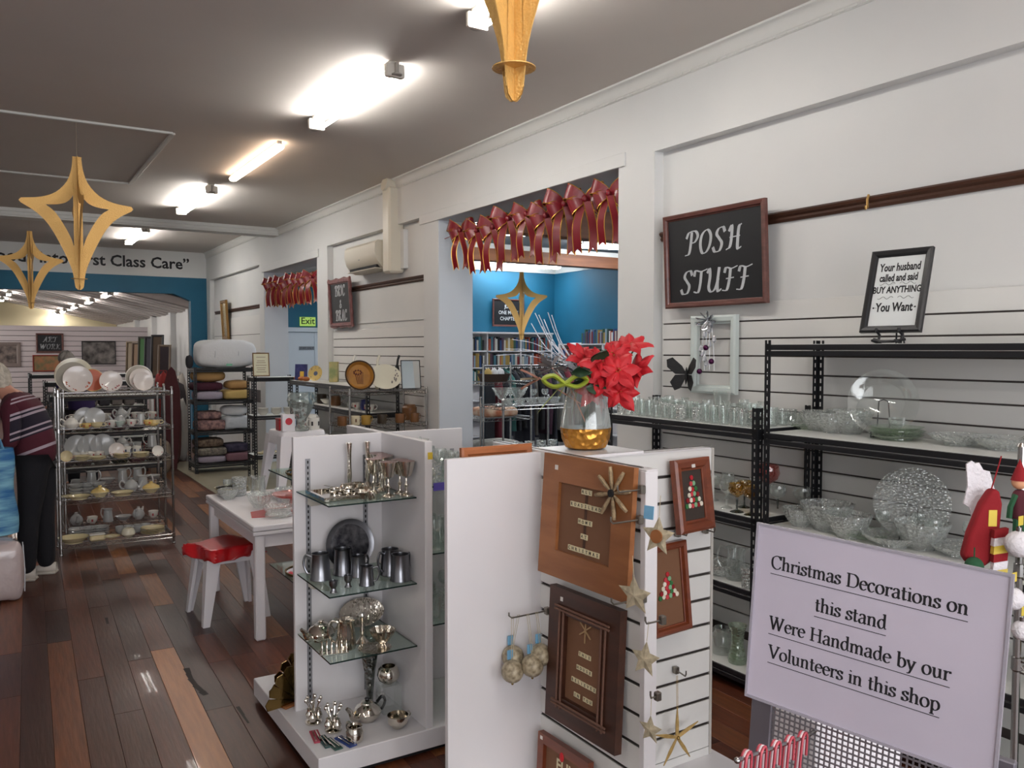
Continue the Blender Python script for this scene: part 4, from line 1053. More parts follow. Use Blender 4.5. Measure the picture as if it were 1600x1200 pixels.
put('sbowl2', lambda: B().lathe([(0, 0), (.03, 0), (.026, .008), (.014, .015), (.03, .03), (.05, .06), (.055, .075), (.051, .076), (.046, .06), (.026, .035), (0, .03)], 28, flute=.06, fn=14).out('silver_bowl', silverd), cl(GP(598, 1010, z), m=.03), 'footed chased silver bowl on the right of the third shelf', 'bowl', scale=1.0)
put('stray', lambda: B().lathe([(0, 0), (.05, 0), (.07, .006), (.072, .009), (.05, .004), (0, .004)], 28, flute=.04, fn=12).out('silver_saucer', silverd), cl(GP(595, 1022, z), m=.03), 'chased silver saucer under the footed bowl', 'saucer')
put('stray2', lambda: B().lathe([(0, 0), (.07, 0), (.095, .01), (.1, .016), (.096, .016), (.07, .005), (0, .005)], 30, M=Matrix.Translation((0, 0, .062)) @ Matrix.Rotation(R(70), 4, 'X') @ Matrix.Diagonal((1.1, .65, 1, 1))).out('silver_dish', silverd), (GX-.15, GY-.07, z+.001), 'oval silver dish leaning behind the footed bowl', 'dish')
put('candle', lambda: B().lathe([(0, 0), (.03, 0), (.02, .012), (.007, .03), (.012, .05), (.007, .07), (.009, .11), (.016, .12), (.013, .13), (0, .13)], 18).out('silver_pepper_pot', silver), cl(GP(566, 1004, z), m=.03), 'slender silver pepper pot beside the tall jug', 'pepper pot')
# plinth: vase, teapot, bowls, packets
z = .11
put('trumpet', lambda: B().lathe([(0, 0), (.035, 0), (.03, .008), (.012, .02), (.014, .06), (.022, .15), (.042, .27), (.039, .27), (.018, .15), (.010, .06), (0, .05)], 28, flute=.04, fn=8).out('trumpet_vase', glassm('smoky_glass', tint='9aa09c', body=.5, bcol='5a5f5c', cut=.2)), cl(GP(578, 1106, z), m=.03), 'tall smoky trumpet vase standing on the plinth', 'vase', scale=1.15)
put('sround', lambda: B().lathe([(0, 0), (.025, 0), (.05, .02), (.058, .045), (.05, .075), (.036, .088), (.033, .087), (.047, .07), (.053, .045), (.04, .02), (0, .01)], 28).out('silver_pot', silver), (GX-.078, GY-.22, .2365), 'round silver pot held up on a clear riser', 'pot', scale=.9)
B().bev(-.045, .045, -.045, .045, 0, .125, .003).out('acrylic_riser', gl, loc=(GX-.078, GY-.22, .1105), smooth=False, label='clear acrylic riser under the round silver pot', cat='riser')
put('stpotb', teapot(.062, .08, silver, 'silver_teapot', hm=mat('black_handle', '0c0c0e', .3)), (lambda p: (p[0]-.012, p[1]+.045, p[2]))(cl(GP(584, 1130, z), m=.06)), 'silver teapot with a black handle on the plinth', 'teapot', rz=R(15), scale=1.0)
put('sround2', cup(.048, .055, silver, 'silver_sugar_bowl'), cl(GP(628, 1142, z), m=.02), 'handled silver sugar bowl right of the black handled teapot', 'bowl', rz=R(20))
put('scream', jug(.034, .065, silver, 'silver_creamer', waist=1.05), cl(GP(562, 1166, z), m=.0), 'round silver creamer at the front of the plinth', 'jug', rz=R(100))
for i, (u, v, l) in enumerate([(488, 1130, 'silver cruet set with a fan of little spoons, near the panel'), (521, 1142, 'silver cruet set with a fan of little spoons, nearer the front')]):
    def cruet():
        t = T('cruet_set', None, None)
        B().lathe([(0, 0), (.035, 0), (.037, .008), (.012, .014), (0, .014)], 20).out('base', silver, t)
        for k in range(3):
            a = k*2.1; B().lathe([(0, 0), (.014, .004), (.018, .02), (.011, .036), (.012, .045), (0, .052)], 14, c=(.022*cos(a), .022*sin(a), .014)).out('pot', silver, t)
        for k in range(6):
            a = k*1.05; B().tube([(.01*cos(a), .01*sin(a), .04), (.03*cos(a), .03*sin(a), .10)], .002, 5).ball((.033*cos(a), .033*sin(a), .105), (.008, .008, .011), 8, 6).out('spoon', silver, t)
        B().tube([(0, 0, .014), (0, 0, .13)], .002, 5).out('centre_rod', silver, t)
        return t
    put('cruet', cruet, cl(GP(u, v, z)), l, 'cruet', 'silver cruet sets', rz=i)
pk_ = [('a8324a', 494, 1152, 'pink packet lying at the plinth edge'), ('2b4a4c', 508, 1160, 'dark teal packet left of its twin'), ('2f4f48', 520, 1164, 'dark green packet in the middle of the row'), ('2a4080', 540, 1160, 'blue packet lying right of the green ones')]
for i, (c, u, v, l) in enumerate(pk_):
    p = GP(u, v, z); p = (max(p[0], GX-.46), max(p[1], GY-.44), p[2])
    t = T('cutlery_packet', l, 'packet', 'flat coloured packets on the plinth', p, R(-8+i*7))
    t.scale = (1.45,)*3; B().bev(-.013, .013, -.04, .04, 0, .004, .001).out('card', mat('packet_%d' % i, c, .4), t, smooth=False)
    B().tube([(-.006, -.03, .005), (-.004, .03, .005)], .0022, 5).tube([(.006, -.03, .005), (.005, .03, .005)], .0022, 5).out('handles', silver, t)
# right hand quadrant: glassware
for zi, z in enumerate(ZR):
    for i in range(4):
        for j in range(3):
            k = ['tumbler_c', 'goblet', 'tumbler_m'][(i+zi) % 3]
            put(k, None, (GX+.075+i*.09, GY-.38+j*.12, z+.001), '%s in the %s row of the %s side shelf' % (gnames[k], ['front', 'middle', 'rear'][j], ['top', 'middle', 'lower'][zi]), 'glass', 'glassware on the %s side shelf' % ['top', 'middle', 'lower'][zi], scale=1.15)
put('glass_jug', None, (GX+.13, GY-.06-.05, ZR[0]+.001), 'clear glass jug rising above the white stand', 'jug', rz=1) 
put('bluebowl', bowl(.065, .05, glassm('blue_glass', tint='a9c6dc', body=.3, bcol='6f97b6'), 'blue_glass_bowl', foot=.7, flute=0, fn=0), (GX+.13, GY-.10, .111), 'pale blue glass bowl low on the plinth', 'bowl')
# left rear quadrant: brass and mirrored goods
def mtray():
    t = T('mirror_tray', None, None)
    B().lathe([(0, 0), (.12, 0), (.125, .006), (.125, .012), (.118, .012), (.118, .006), (0, .006)], 32).out('rim', brass, t); B().lathe([(0, .0065), (.117, .0065), (.117, .0075), (0, .0075)], 30).out('mirror', mat('mirror', 'dfe3e3', .03, 1), t)
    return t
put('mtray', mtray, (GX-.30, GY+.17, ZB[1]+.001), 'round mirrored tray on the glass shelf behind the white panel', 'tray')
put('mtray', mtray, (GX-.29, GY+.18, ZB[0]+.001), 'round mirrored tray on the upper shelf behind the white panel', 'tray')
put('sjug', None, (GX-.27, GY+.18, ZB[0]+.012), 'silver jug on the upper shelf behind the white panel', 'jug')
put('sgob', silver_goblet, (GX-.33, GY+.12, ZB[1]+.012), 'silver goblet on the mirrored tray behind the panel', 'goblet')
def fan():
    t = T('brass_fan', None, None)
    for i in range(9):
        a = R(100+i*20) - R(10); a = R(10+i*20)
        B().prism([(-.012, .02), (.012, .02), (.026, .17), (0, .185), (-.026, .17)], 0, .006, M=Matrix.Rotation(pi/2, 4, 'X') @ Matrix.Rotation(a-pi/2, 4, 'Z')).out('leaf', brass, t, smooth=False)
    B().bev(-.09, .09, -.025, .025, -.012, 0, .003).out('base', woodl, t)
    return t
f1 = put('fan', fan, (GX-.40, GY+.08, .123), 'brass peacock fan ornament behind the white panel on the plinth', 'ornament', rz=R(20), scale=1.0)
put('fan', fan, (GX-.33, GY+.24, .123), 'second brass peacock fan ornament further back on the plinth', 'ornament', rz=R(20), scale=1)

# ======================= TABLE AND STOOL =======================
tt = T('display_table', 'white square display table with straight legs crowded with glassware', 'table', None, (1.62, 5.62, 0))
B().bev(-.32, .50, -.66, .62, .665, .70, .006).out('tabletop', whitep, tt)
B().bev(-.32, .50, -.66, .62, .64, .662, .004).out('leaf', whitep, tt)
b = B(); b.box(-.28, .46, -.62, -.60, .56, .64); b.box(-.28, .46, .56, .58, .56, .64); b.box(-.28, -.26, -.62, .58, .56, .64); b.box(.44, .46, -.62, .58, .56, .64)
b.out('apron', whitep, tt, smooth=False)
me = B().bev(-.03, .03, -.03, .03, 0, .64, .008).mesh('leg', whitep)
for x in (-.275, .455):
    for y in (-.615, .575): link('leg', me, tt, (x, y, 0))
B().tube([(.05, -.622, .60), (.06, -.63, .60), (.09, -.63, .60), (.10, -.622, .60)], .003).out('catch', greyal, tt)

def stool():
    st = T('stool', None, None)
    b = B(); n = 20
    def sq(r, e, k): a = 2*pi*k/24; c, s = cos(a), sin(a); return (r*abs(c)**e*(1 if c >= 0 else -1), r*abs(s)**e*(1 if s >= 0 else -1))
    rings = [(.155, .472), (.165, .468), (.17, .455), (.178, .38), (.172, .38)]
    vs = []
    for r, z in rings: vs += [(*sq(r, .35, k), z) for k in range(24)]
    fs = [(i*24+k, i*24+(k+1) % 24, (i+1)*24+(k+1) % 24, (i+1)*24+k)[::-1] for i in range(len(rings)-1) for k in range(24)]
    B().add(vs, fs+[tuple(range(24))]).out('seat', whitep, st)
    for sx in (-1, 1):
        for sy in (-1, 1):
            b = B(); vs = []
            for z, c, w_, e in ((.44, .172, .10, .022), (.38, .178, .085, .022), (0, .215, .042, .02)):
                for (dx, dy) in ((0, 0), (-w_, 0), (-w_, -e), (-e, -e), (-e, -w_), (0, -w_)): vs.append((sx*(c+dx), sy*(c+dy), z))
            fs = []
            for i in range(2):
                for k in range(6): f = (i*6+k, i*6+(k+1) % 6, (i+1)*6+(k+1) % 6, (i+1)*6+k); fs.append(f if sx*sy > 0 else f[::-1])
            fs += [tuple(range(12, 18))]
            b.add(vs, fs).out('leg', whitep, st, smooth=False)

    return st
put('stool', stool, (1.30, 5.62, 0), 'white moulded plastic stool with splayed legs and a red cloth on top', 'stool', rz=R(3))
put('stool', stool, (1.875, 5.93, .7005), 'white moulded plastic stool standing on the far end of the white table', 'stool', rz=R(2))
# red cloth draped over the stool
def clothfn(u, v):
    x = -.24+.50*u; y = -.24+.46*v; r = max(abs(x), abs(y)); z = .478+.003*sin(9*x+4*y)
    o = max(0, r-.165+.02*sin(5*(x-y)*4)); z -= min(o*1.1, .075)
    if o > 0: k = (r-o*.72)/r; x *= k; y *= k
    return (x, y, z+.004)
b = B().grid(clothfn, 26, 26)
o = b.out('red_cloth', redsh, loc=(1.28, 5.60, 0), rz=R(20), label='shiny red cloth draped over the white stool seat', cat='cloth')
m_ = o.modifiers.new('t', 'SOLIDIFY'); m_.thickness = .004; m_.offset = 1

z = .70
def TB(u, v): p = PZ(u, v, z); return (min(max(p.x, 1.40), 1.82), min(max(p.y, 5.05), 6.15), z+.001)
b = B().prism([(-.20, -.1), (-.05, -.14), (.12, -.10), (.22, .0), (.2, .12), (0, .14), (-.16, .08)], 0, .004)
b.out('red_cloth', redsh, loc=(1.56, 5.32, .7005), smooth=False, label='red shiny cloth spread under the glass on the white table', cat='cloth')
put('serv', bowl(.115, .055, glc, 'glass_serving_dish', foot=.85, flute=.02, fn=30, rim=mat('gilt_rim', '9b8c62', .3, .8)), TB(360, 772), 'big fluted glass dish with a darkened metal rim, at the far left of the table', 'dish')
put('serv2', bowl(.10, .06, glc, 'cut_glass_bowl', foot=.85, flute=.03, fn=20), (1.52, 5.19, .706), 'fluted cut glass bowl nearest the front corner of the table', 'bowl')
put('serv3', bowl(.09, .09, glc, 'cut_glass_bowl', foot=.5, flute=.03, fn=12), (1.50, 5.53, .706), 'cut glass bowl holding pink glass on the red cloth', 'bowl')
put('cakest', lambda: B().lathe([(0, 0), (.05, 0), (.02, .012), (.012, .05), (.02, .065), (.09, .07), (.11, .085), (.106, .087), (.085, .075), (0, .072)], 30).out('cake_stand', glp), (1.66, 5.36, .706), 'pink tinted glass cake stand in the middle of the table', 'cake stand', scale=1.2)
put('cgb', None, (1.78, 5.12, .701), 'cut glass bowl beside the white display panel on the table', 'bowl', scale=.9)
put('cgb', None, (1.72, 5.62, .701), 'cut glass bowl at the middle of the far table edge', 'bowl', scale=1.0)
put('tumb_cut_l', None, (1.50, 6.08, .701), 'ribbed glass tumbler at the far end of the table', 'glass', scale=1.2)
put('glass_jug', None, (1.56, 5.80, .701), 'clear glass jug near the far end of the table', 'jug', rz=2)
put('goblet', None, (1.42, 6.10, .701), 'stemmed goblet at the far end of the table', 'glass')
put('serv3', None, (1.40, 5.98, .701), 'cut glass bowl between the big fluted dish and the table end', 'bowl', scale=.8)
z = .7005+.473
put('bigvase', lambda: B().lathe([(0, 0), (.06, 0), (.062, .02), (.035, .06), (.045, .10), (.09, .18), (.12, .26), (.105, .33), (.10, .33), (.114, .26), (.084, .18), (.04, .1), (.03, .06), (0, .02)], 28, flute=.05, fn=9).out('glass_vase', glassm('smoke_white_glass', tint='e6ebe9', body=.35, bcol='d3dad7', cut=.4, cscale=20)), (1.87, 5.80, z), 'big bulbous pressed glass vase on the white stool that stands on the table', 'vase', scale=.82)
rb = T('tea_box', 'small red gift box beside the printed white box', 'box', None, (1.765, 5.90, z)); B().bev(-.04, .04, -.04, .04, 0, .07, .003).out('carton', mat('red_box', 'a5232c', .4), rb, smooth=False); B().bev(-.042, .042, -.042, .042, .07, .085, .002).out('lid', mat('red_box2', '8c1a22', .4), rb, smooth=False)
rb = T('printed_box', 'white box printed with a red roundel beside the small red gift box', 'box', None, (1.772, 5.80, z)); B().bev(-.045, .045, -.02, .02, 0, .12, .003).out('carton', whitep, rb, smooth=False); B().lathe([(0, 0), (.025, 0), (.025, .002), (0, .002)], 20, M=Matrix.Translation((0, -.021, .07)) @ Matrix.Rotation(pi/2, 4, 'X')).out('roundel', mat('red_print', 'c23340', .5), rb)
put('pmug', cup(.04, .085, porc, 'mug', straight=True, m2=mat('black_dots', '1c1c20', .4)), (1.97, 5.83, z), 'white mug with black marks on the stool that stands on the table', 'mug', rz=R(200))
put('pmug2', cup(.045, .10, porc, 'mug', straight=True, m2=mat('pink_dots', 'c77b84', .4)), (1.99, 5.96, z), 'pink speckled mug behind the black marked one', 'mug', rz=R(20))
put('pmug3', cup(.038, .06, porc, 'mug', straight=True, m2=mat('red_dots', 'b02630', .4)), (1.93, 5.96, z), 'little mug with red spots behind the glass vase', 'mug', rz=R(100))

# ======================= FRONT GONDOLA (Christmas goods) =======================
HX, HY = 1.80, 2.64
g2 = T('display_gondola', 'white slatted display stand hung with wooden frames and handmade stars', 'display stand', None, (HX, HY, 0))
B().bev(-.42, .68, -.66, .012, .025, .11, .003).bev(-.04, .68, .012, .40, .025, .11, .003).out('plinth', whitem, g2, smooth=False)
B().box(-.39, .65, -.63, -.02, 0, .025).out('kick_base', blackd, g2, smooth=False)
B().bev(-.425, -.01, -.012, .012, .11, HG, .002).out('panel', whitem, g2, smooth=False)
B().box(-.009, .013, -.595, .35, .11, HG).out('slat_core', groove, g2, smooth=False)
B().bev(-.024, .028, -.618, -.592, .11, HG, .002).out('end_post', whitem, g2, smooth=False)
B().box(.013, .635, -.25, -.236, .11, HG).out('slat_core', groove, g2, smooth=False)
B().bev(.635, .648, -.262, -.224, .11, HG, .001).out('edge_trim', mat('trim_strip', 'b9b5ae', .5), g2, smooth=False)
B().box(-.019, .62, -.268, -.222, HG, HG+.003).bev(.00, .28, -.26, .04, HG, HG+.012, .002).out('top_board', whitem, g2, smooth=False)
B().bev(-.021, .028, -.618, .35, HG, HG+.006, .002).out('top_cap', whitem, g2, smooth=False)
metal_ins = mat('slot_insert', '77736f', .4, .7)
sm = B().bev(-.021, -.009, -.592, .35, 0, .090, .0015).mesh('slat', slatw, False)
sm2 = B().bev(.030, .633, -.262, -.25, 0, .090, .0015).mesh('slat', slatw, False)
im = B().box(-.017, -.0095, -.591, .35, .090, .093).box(-.017, -.0095, -.591, .35, .099, .102).mesh('slot_insert', metal_ins, False)
im2 = B().box(.03, .633, -.258, -.2505, .090, .093).box(.03, .633, -.258, -.2505, .099, .102).mesh('slot_insert', metal_ins, False)
k = 0
zt = HG
for k in range(12):
    z0 = HG-.09-k*.102
    if z0 < .11: break
    for me, nm in ((sm, 'slat'), (sm2, 'slat'), (im, 'slot_insert'), (im2, 'slot_insert')): link(nm, me, g2, (0, 0, z0))
B().bev(-.021, -.009, -.592, .35, .11, .142, .001).bev(.030, .633, -.262, -.25, .11, .142, .001).out('bottom_slat', slatw, g2, smooth=False)
# frames on the slat face (facing -x)
tile = mat('ivory_tile', 'd6cba4', .4)
tlet = mat('tile_letter', '23201c', .5)
def letter_tiles(s, x, y, sz, parent, zf, gap=1.04, rot=0):
    n = len(s); W_ = sz*gap
    for i, ch in enumerate(s):
        if ch == ' ': continue
        tl = B().bev(-sz/2, sz/2, -sz/2, sz/2, 0, .0035, .0008)
        o = tl.out('letter_tile', tile, parent, smooth=False, M=Matrix.Translation((x+(i-(n-1)/2)*W_, y+rnd.uniform(-.0006, .0006), zf)) @ Matrix.Rotation(rnd.uniform(-.03, .03), 4, 'Z'))
        txt(ch, sz*.85, tlet, o, Matrix.Translation((0, 0, .0037)), name='tile_letter', bold=.015)
def place_letters(t, rows, sz, zf):
    for s, y in rows: letter_tiles(s, 0, y, sz, t, zf)
tilt = (-.045, .0, 1)
zc = (1.365+.93)/2
F1 = fr((HX-.052, 2.295, 1.148), (.03, -1, 0), (.07, 0, 1))
t, fc, zf = framed('wooden_frame', 'large pine frame reading ALL ROADS LEAD HOME AT CHRISTMAS', 'framed sign', .49, .44, .097, woodl, F1, cardb, .02, prof=1)
t.matrix_local = F1
place_letters(t, [('ALL', .105), ('ROADSLEAD', .055), ('HOME', .0), ('AT', -.05), ('CHRISTMAS', -.10)], .0185, .0075)
b = B()
for x in (-.004, .004): b.box(x-.0025, x+.0025, -.09, .10, .0072, .0088)
b.out('twine', mat('dark_twine', '4a3226', .8), t, smooth=False)
B().ball((0, .135, .012), .006, 10, 6).out('pearl_button', porc, t)
B().box(-.175, -.157, .165, .182, .020, .021).out('price_sticker', mat('sticker_white', 'd9d5cf', .5), t, smooth=False)
# rolled paper star on its upper right corner
ps = T('paper_star', 'rolled paper star with eight arms and a black button, on the pine frame', 'ornament', M=F1 @ Matrix.Translation((.155, .125, .024)))
old = mat('book_paper', 'b09a78', .8, col2='7d6a50', vscale=60)
for k in range(8):
    a = k*pi/4+.2; p1_ = V((cos(a)*.012, sin(a)*.012, .004)); p2_ = V((cos(a)*.088, sin(a)*.088, .004))
    B().tube([p1_, p1_.lerp(p2_, .3), p1_.lerp(p2_, .7), p2_], [.004, .007, .008, .006], 6).out('paper_arm', old, ps)
B().lathe([(0, .008), (.013, .008), (.013, .014), (0, .014)], 16).out('button', blackd, ps)
F2 = fr((HX-.045, 2.30, .645), (.03, -1, 0), (.05, 0, 1))
t, fc, zf = framed('wooden_frame', 'dark brown wooden frame with tiles reading THIS HOUSE BELIEVES IN YOU', 'framed sign', .39, .48, .09, woodd, F2, cardb, .03, prof=1)
place_letters(t, [('THIS', .03), ('HOUSE', -.02), ('BELIEVES', -.07), ('IN YOU', -.12)], .0165, .011)
b = B()
for s in (-1, 1):
    for k in (0, 1): b.tube([(s*(.105+k*.022), -.19, .033), (s*(.105+k*.022), .17, .033)], .0045, 6)
    for k in (0, 1): b.tube([(-.15, s*(.165+k*.012), .038), (.15, s*(.165+k*.012), .038)], .0045, 6)
b.out('twig_border', mat('twig_brown', '6a4a3c', .7), t)
b = B()
for k in range(6):
    a = k*pi/3+.5; b.tube([(0, .12, .015), (cos(a)*.035, .12+sin(a)*.045, .015)], .003, 5)
b.out('twig_star', mat('pale_twig', 'a98a64', .7), t)
B().box(-.13, -.115, .195, .21, .03, .031).out('price_sticker', mat('sticker_white', ''), t, smooth=False)
F3 = fr((HX-.05, 2.42, .135), (.03, -1, 0), (.05, 0, 1))
t, fc, zf = framed('wooden_frame', 'reddish wooden frame with a red bird, at the bottom of the stand', 'framed sign', .30, .34, .035, woodr, F3, cardb, .025, prof=1)
txt('FUN', .062, mat('cream_letter', 'd9cda8', .6), t, Matrix.Translation((.01, .082, .0105)), bold=.02, name='raised_letters')
B().ball((.0, .13, .026), (.013, .018, .005), 10, 6).out('red_bird', redf, t)
B().box(-.135, -.12, .147, .16, .025, .026).out('price_sticker', mat('sticker_white', ''), t, smooth=False)
hookm = mat('hook_steel', '8a857d', .3, .9)
def hook(p, L_=.16, d=(-1, 0, 0), name='display_hook', label=None, lab2='hook'):
    d = V(d).normalized(); s = d.cross(V((0, 0, 1)))
    t = T(name, label, lab2, None, p)
    B().tube([V((0, 0, 0)), d*(L_*.93), d*L_+V((0, 0, .01)), d*(L_*1.0)+V((0, 0, .022))], .003, 6).out('prong', hookm, t)
    M = Matrix.Translation(tuple(-d*.0)); B().bev(-.010, .010, -.010, .010, -.014, .014, .003).out('back_plate', hookm, t, smooth=False)
    return t
SX = HX-.024-.016
hp = PX(855, 940, SX); hook((SX, hp.y, .765), .17, label='long steel hook carrying the round paper baubles')
map_m = mat('map_paper', 'b3a68c', .6, col2='6a5c44', vscale=45, coat=.3, detail=5)
for i, (dx, dz, l) in enumerate([(-.155, .30, 'round paper covered bauble hanging at the front of the bunch'), (-.125, .265, 'round paper covered bauble hanging left of the bunch'), (-.09, .28, 'round paper covered bauble in the middle of the bunch'), (-.05, .25, 'round paper covered bauble at the back, beside the frame')]):
    c = V((SX+dx, hp.y+(.0, .045, -.035, -.03)[i], .765-dz+.10))
    t = T('paper_bauble', l, 'bauble', 'paper covered baubles', c)
    B().ball((0, 0, 0), .042, 20, 14).out('ball', map_m, t)
    B().tube([(-.004, 0, .042), (-.004, (hp.y-c.y)*.9, .765-c.z+.005), (.004, (hp.y-c.y)*.9, .765-c.z+.005), (.004, 0, .042)], .0012, 4).out('string', mat('string', 'b5a98c', .8), t)
    B().ball((0, 0, -.046), .005, 8, 6).out('bead', brass, t)
    B().bev(-.012, .012, .012, .02, .04, .075, .002).out('blue_tag', mat('blue_tag', '6fa3c4', .5), t, smooth=False)
def star5(r, r2, d=.006, n=5, M=None):
    b = B(); pts = [(r*cos(pi/2+k*pi/n), r*sin(pi/2+k*pi/n)) if k % 2 == 0 else (r2*cos(pi/2+k*pi/n), r2*sin(pi/2+k*pi/n)) for k in range(2*n)]
    vs = [(x, y, 0) for x, y in pts]+[(0, 0, d), (0, 0, -d)]
    return b.add(vs, [(i, (i+1) % (2*n), 2*n) for i in range(2*n)]+[((i+1) % (2*n), i, 2*n+1) for i in range(2*n)])
paper2 = mat('music_paper', 'cbbfa2', .7, col2='9d927b', vscale=40)
for i, (u, v, r, rot, l, dx) in enumerate([(1028, 838, .06, .2, 'printed paper star with a wooden disc and a blue tag', -.10), (992, 930, .062, -.2, 'pale printed paper star hanging beside the dark brown frame', -.14), (1008, 1030, .055, .3, 'small printed paper star below, near the white end post', -.07), (1016, 1140, .045, .1, 'thin white paper star hanging low by the end post', -.03)]):
    p = PX(u, v, SX+dx)
    t = T('paper_star', l, 'ornament', 'flat paper stars', M=fr(p, (.25, -1, 0), (sin(rot)*.5, sin(rot)*.2, 1)))
    star5(r, r*.48).out('star', paper2, t, smooth=False)
    B().tube([(0, r, 0), (0, r+.06, -.0)], .0012, 4).out('string', mat('string', ''), t)
    if i > 1: hook((SX, p.y, p.z+r+.055), -dx, label=['', '', 'short steel hook above the small printed paper star', 'short steel hook above the thin white paper star'][i])
    if i == 0:
        B().lathe([(0, .006), (.02, .006), (.02, .011), (0, .011)], 18).out('wooden_disc', woodl, t); B().bev(-.055, -.02, .045, .085, -.002, .001, .001).out('blue_tag', mat('blue_tag', ''), t, smooth=False)
hp2 = PX(1000, 812, SX); hook((SX, hp2.y, hp2.z), .12, label='steel hook left of the paper star with the blue tag')
hp3 = PX(1003, 765, SX); hook((SX, hp3.y, hp3.z), .10, label='bare steel hook just right of the pine frame')
hp4 = PX(1005, 935, SX); hook((SX, hp4.y, hp4.z), .13, label='steel hook holding the pale printed star')
# frames on the right-hand slat face (facing -y)
SY = HY-.262
def btn_tree(t, w, h, zf, seed):
    rr = random.Random(seed); cols = ['b3202c', '2f6b3a', 'd9d2bf', 'c23a44', '7fae86', '8a1620', 'e6dfcf']
    for r_ in range(6):
        for c_ in range(r_+1):
            x = (c_-r_/2)*w/6; y = h/2-r_*h/6.2
            B().lathe([(0, .0), (.0095*rr.uniform(.75, 1.15), 0), (.0085, .003), (.006, .0025), (0, .0022)][::-1] if 0 else [(0, 0), (.0095, 0), (.0095, .003), (.006, .0035), (0, .0025)], 10, c=(x+rr.uniform(-.002, .002), y+rr.uniform(-.002, .002), zf)).out('button', mat('btn_'+cols[(r_*3+c_) % 7], cols[(r_*3+c_) % 7], .3), t)
pA = PY(1079, 773, SY-.03)
t, fc, zf = framed('cedar_frame', 'small cedar frame with a button Christmas tree on dark cloth, upper right', 'framed picture', .21, .28, .045, woodr, fr(pA, (1, .12, -.0), (-.10, .12, 1)), mat('dark_cloth', '3a302a', .9), .03)
btn_tree(t, .10, .13, .0115, 1); B().box(-.012, .008, .105, .118, .028, .030).out('price_sticker', mat('sticker_white', ''), t, smooth=False)
pB = PY(1050, 916, SY-.03)
t, fc, zf = framed('cedar_frame', 'cedar frame half hidden behind the white end post, with green and red buttons', 'framed picture', .215, .34, .03, woodr, fr(pB+V((-.035, 0, 0)), (1, .1, 0), (-.05, .1, 1)), cardb, .035)
btn_tree(t, .11, .10, .0135, 2)
for s, (u, v) in enumerate([(1055, 832), (1098, 827)]):
    p = PY(u, v, SY); hook((p.x, SY-.016, p.z), .05, d=(0, -1, 0), label=['short steel hook under the left corner of the cedar frame', 'short steel hook under the right corner of the cedar frame'][s])
ph = PY(1052, 1045, SY); t = hook((ph.x, SY-.016, ph.z), .07, d=(-.2, -1, 0), label='steel hook holding the straw star')
straw = mat('straw', 'b99a5e', .6, col2='9c7e46', vscale=30)
pS = PY(1058, 1152, SY-.07)
t = T('straw_star', 'five pointed straw star hanging on twine by the white end post', 'ornament', M=fr(pS, (1, 0, 0), (0, 0, 1)))
for k in range(5):
    a = pi/2+k*2*pi/5
    b = B()
    for j in (-1, 0, 1): b.tube([(cos(a+pi+j*.3)*.008, sin(a+pi+j*.3)*.008, j*.002), (cos(a)*.06+j*.004*sin(a), sin(a)*.06-j*.004*cos(a), 0), (cos(a)*.115, sin(a)*.115, 0)], [.004, .004, .002], 5)
    b.out('straw_point', straw, t)
B().ball((0, 0, .006), .007).out('centre_bead', brass, t)
b = B(); b.tube([(-.003, .11, 0), (-.006, .24, .0)], .0012, 4); b.tube([(.003, .11, 0), (.0, .24, .0)], .0012, 4); b.out('twine', straw, t)
# frame standing behind the plain panel
t, fc, zf = framed('wooden_frame', 'orange brown wooden frame standing just behind the plain white panel', 'framed picture', .31, .30, .035, mat('orange_wood', 'a8653a', .45, col2='96562f', vscale=4, stretch=(1, 6, 6)), fr((HX-.185, HY+.045, HG-.12), (1, 0, 0), (0, .05, 1)), mat('pine_back', 'b57a45', .6), .02)
hook((HX-.10, HY+.03, HG-.30), .06, d=(0, 1, 0), label='hook on the rear face of the plain white panel')

# ======================= VASE WITH POINSETTIAS =======================
VX, VY, VZ = 1.93, 2.545, HG+.0125
va = T('glass_vase', 'round glass vase with a dimpled gold base holding red poinsettias', 'vase', None, (VX, VY, VZ))
prof = [(.06, 0), (.078, .008), (.092, .04), (.097, .075), (.093, .12), (.083, .17), (.074, .22), (.07, .245)]
B().lathe([(0, .006)]+[(.058, 0)]+prof[1:4]+[(.098, .082), (.092, .082)], 40).out('gold_base', mat('gold_dimpled', 'cf9240', .3, .8, bump=.9, bscale=45, wave=1), va)
B().lathe([(.097, .083)]+prof[4:]+[(.068, .245), (.072, .22), (.081, .17), (.091, .12), (.094, .083)], 40).out('glass_wall', gl, va)
def poinsettia(r=.085, seed=0):
    rr = random.Random(seed); t = T('poinsettia', None, None)
    for ring, (n, rad, tilt_) in enumerate([(6, r, .25), (5, r*.72, .65)]):
        for k in range(n):
            a = 2*pi*k/n+ring*.5+rr.uniform(-.15, .15); L_ = rad*rr.uniform(.85, 1.1); w_ = L_*.34
            M = Matrix.Rotation(a, 4, 'Z') @ Matrix.Rotation(-tilt_*rr.uniform(.7, 1.3), 4, 'Y')
            def pf(u, v):
                y_ = (v-.5)*2; wd = w_*sin(pi*min(1, u*.98+.02))**.75*(1-.25*u)
                return (L_*u, y_*wd, .012*sin(u*3)-abs(y_)*.012+.004*sin(u*9)-.02*u*u)
            B().grid(pf, 6, 4, M=M).out('petal', redf, t, ang=80)
    b = B()
    for k in range(6): b.ball((.008*cos(k), .008*sin(k), .008), .004, 6, 5)
    b.out('flower_centre', mat('flower_centre', '8a7a2c', .6), t)
    return t
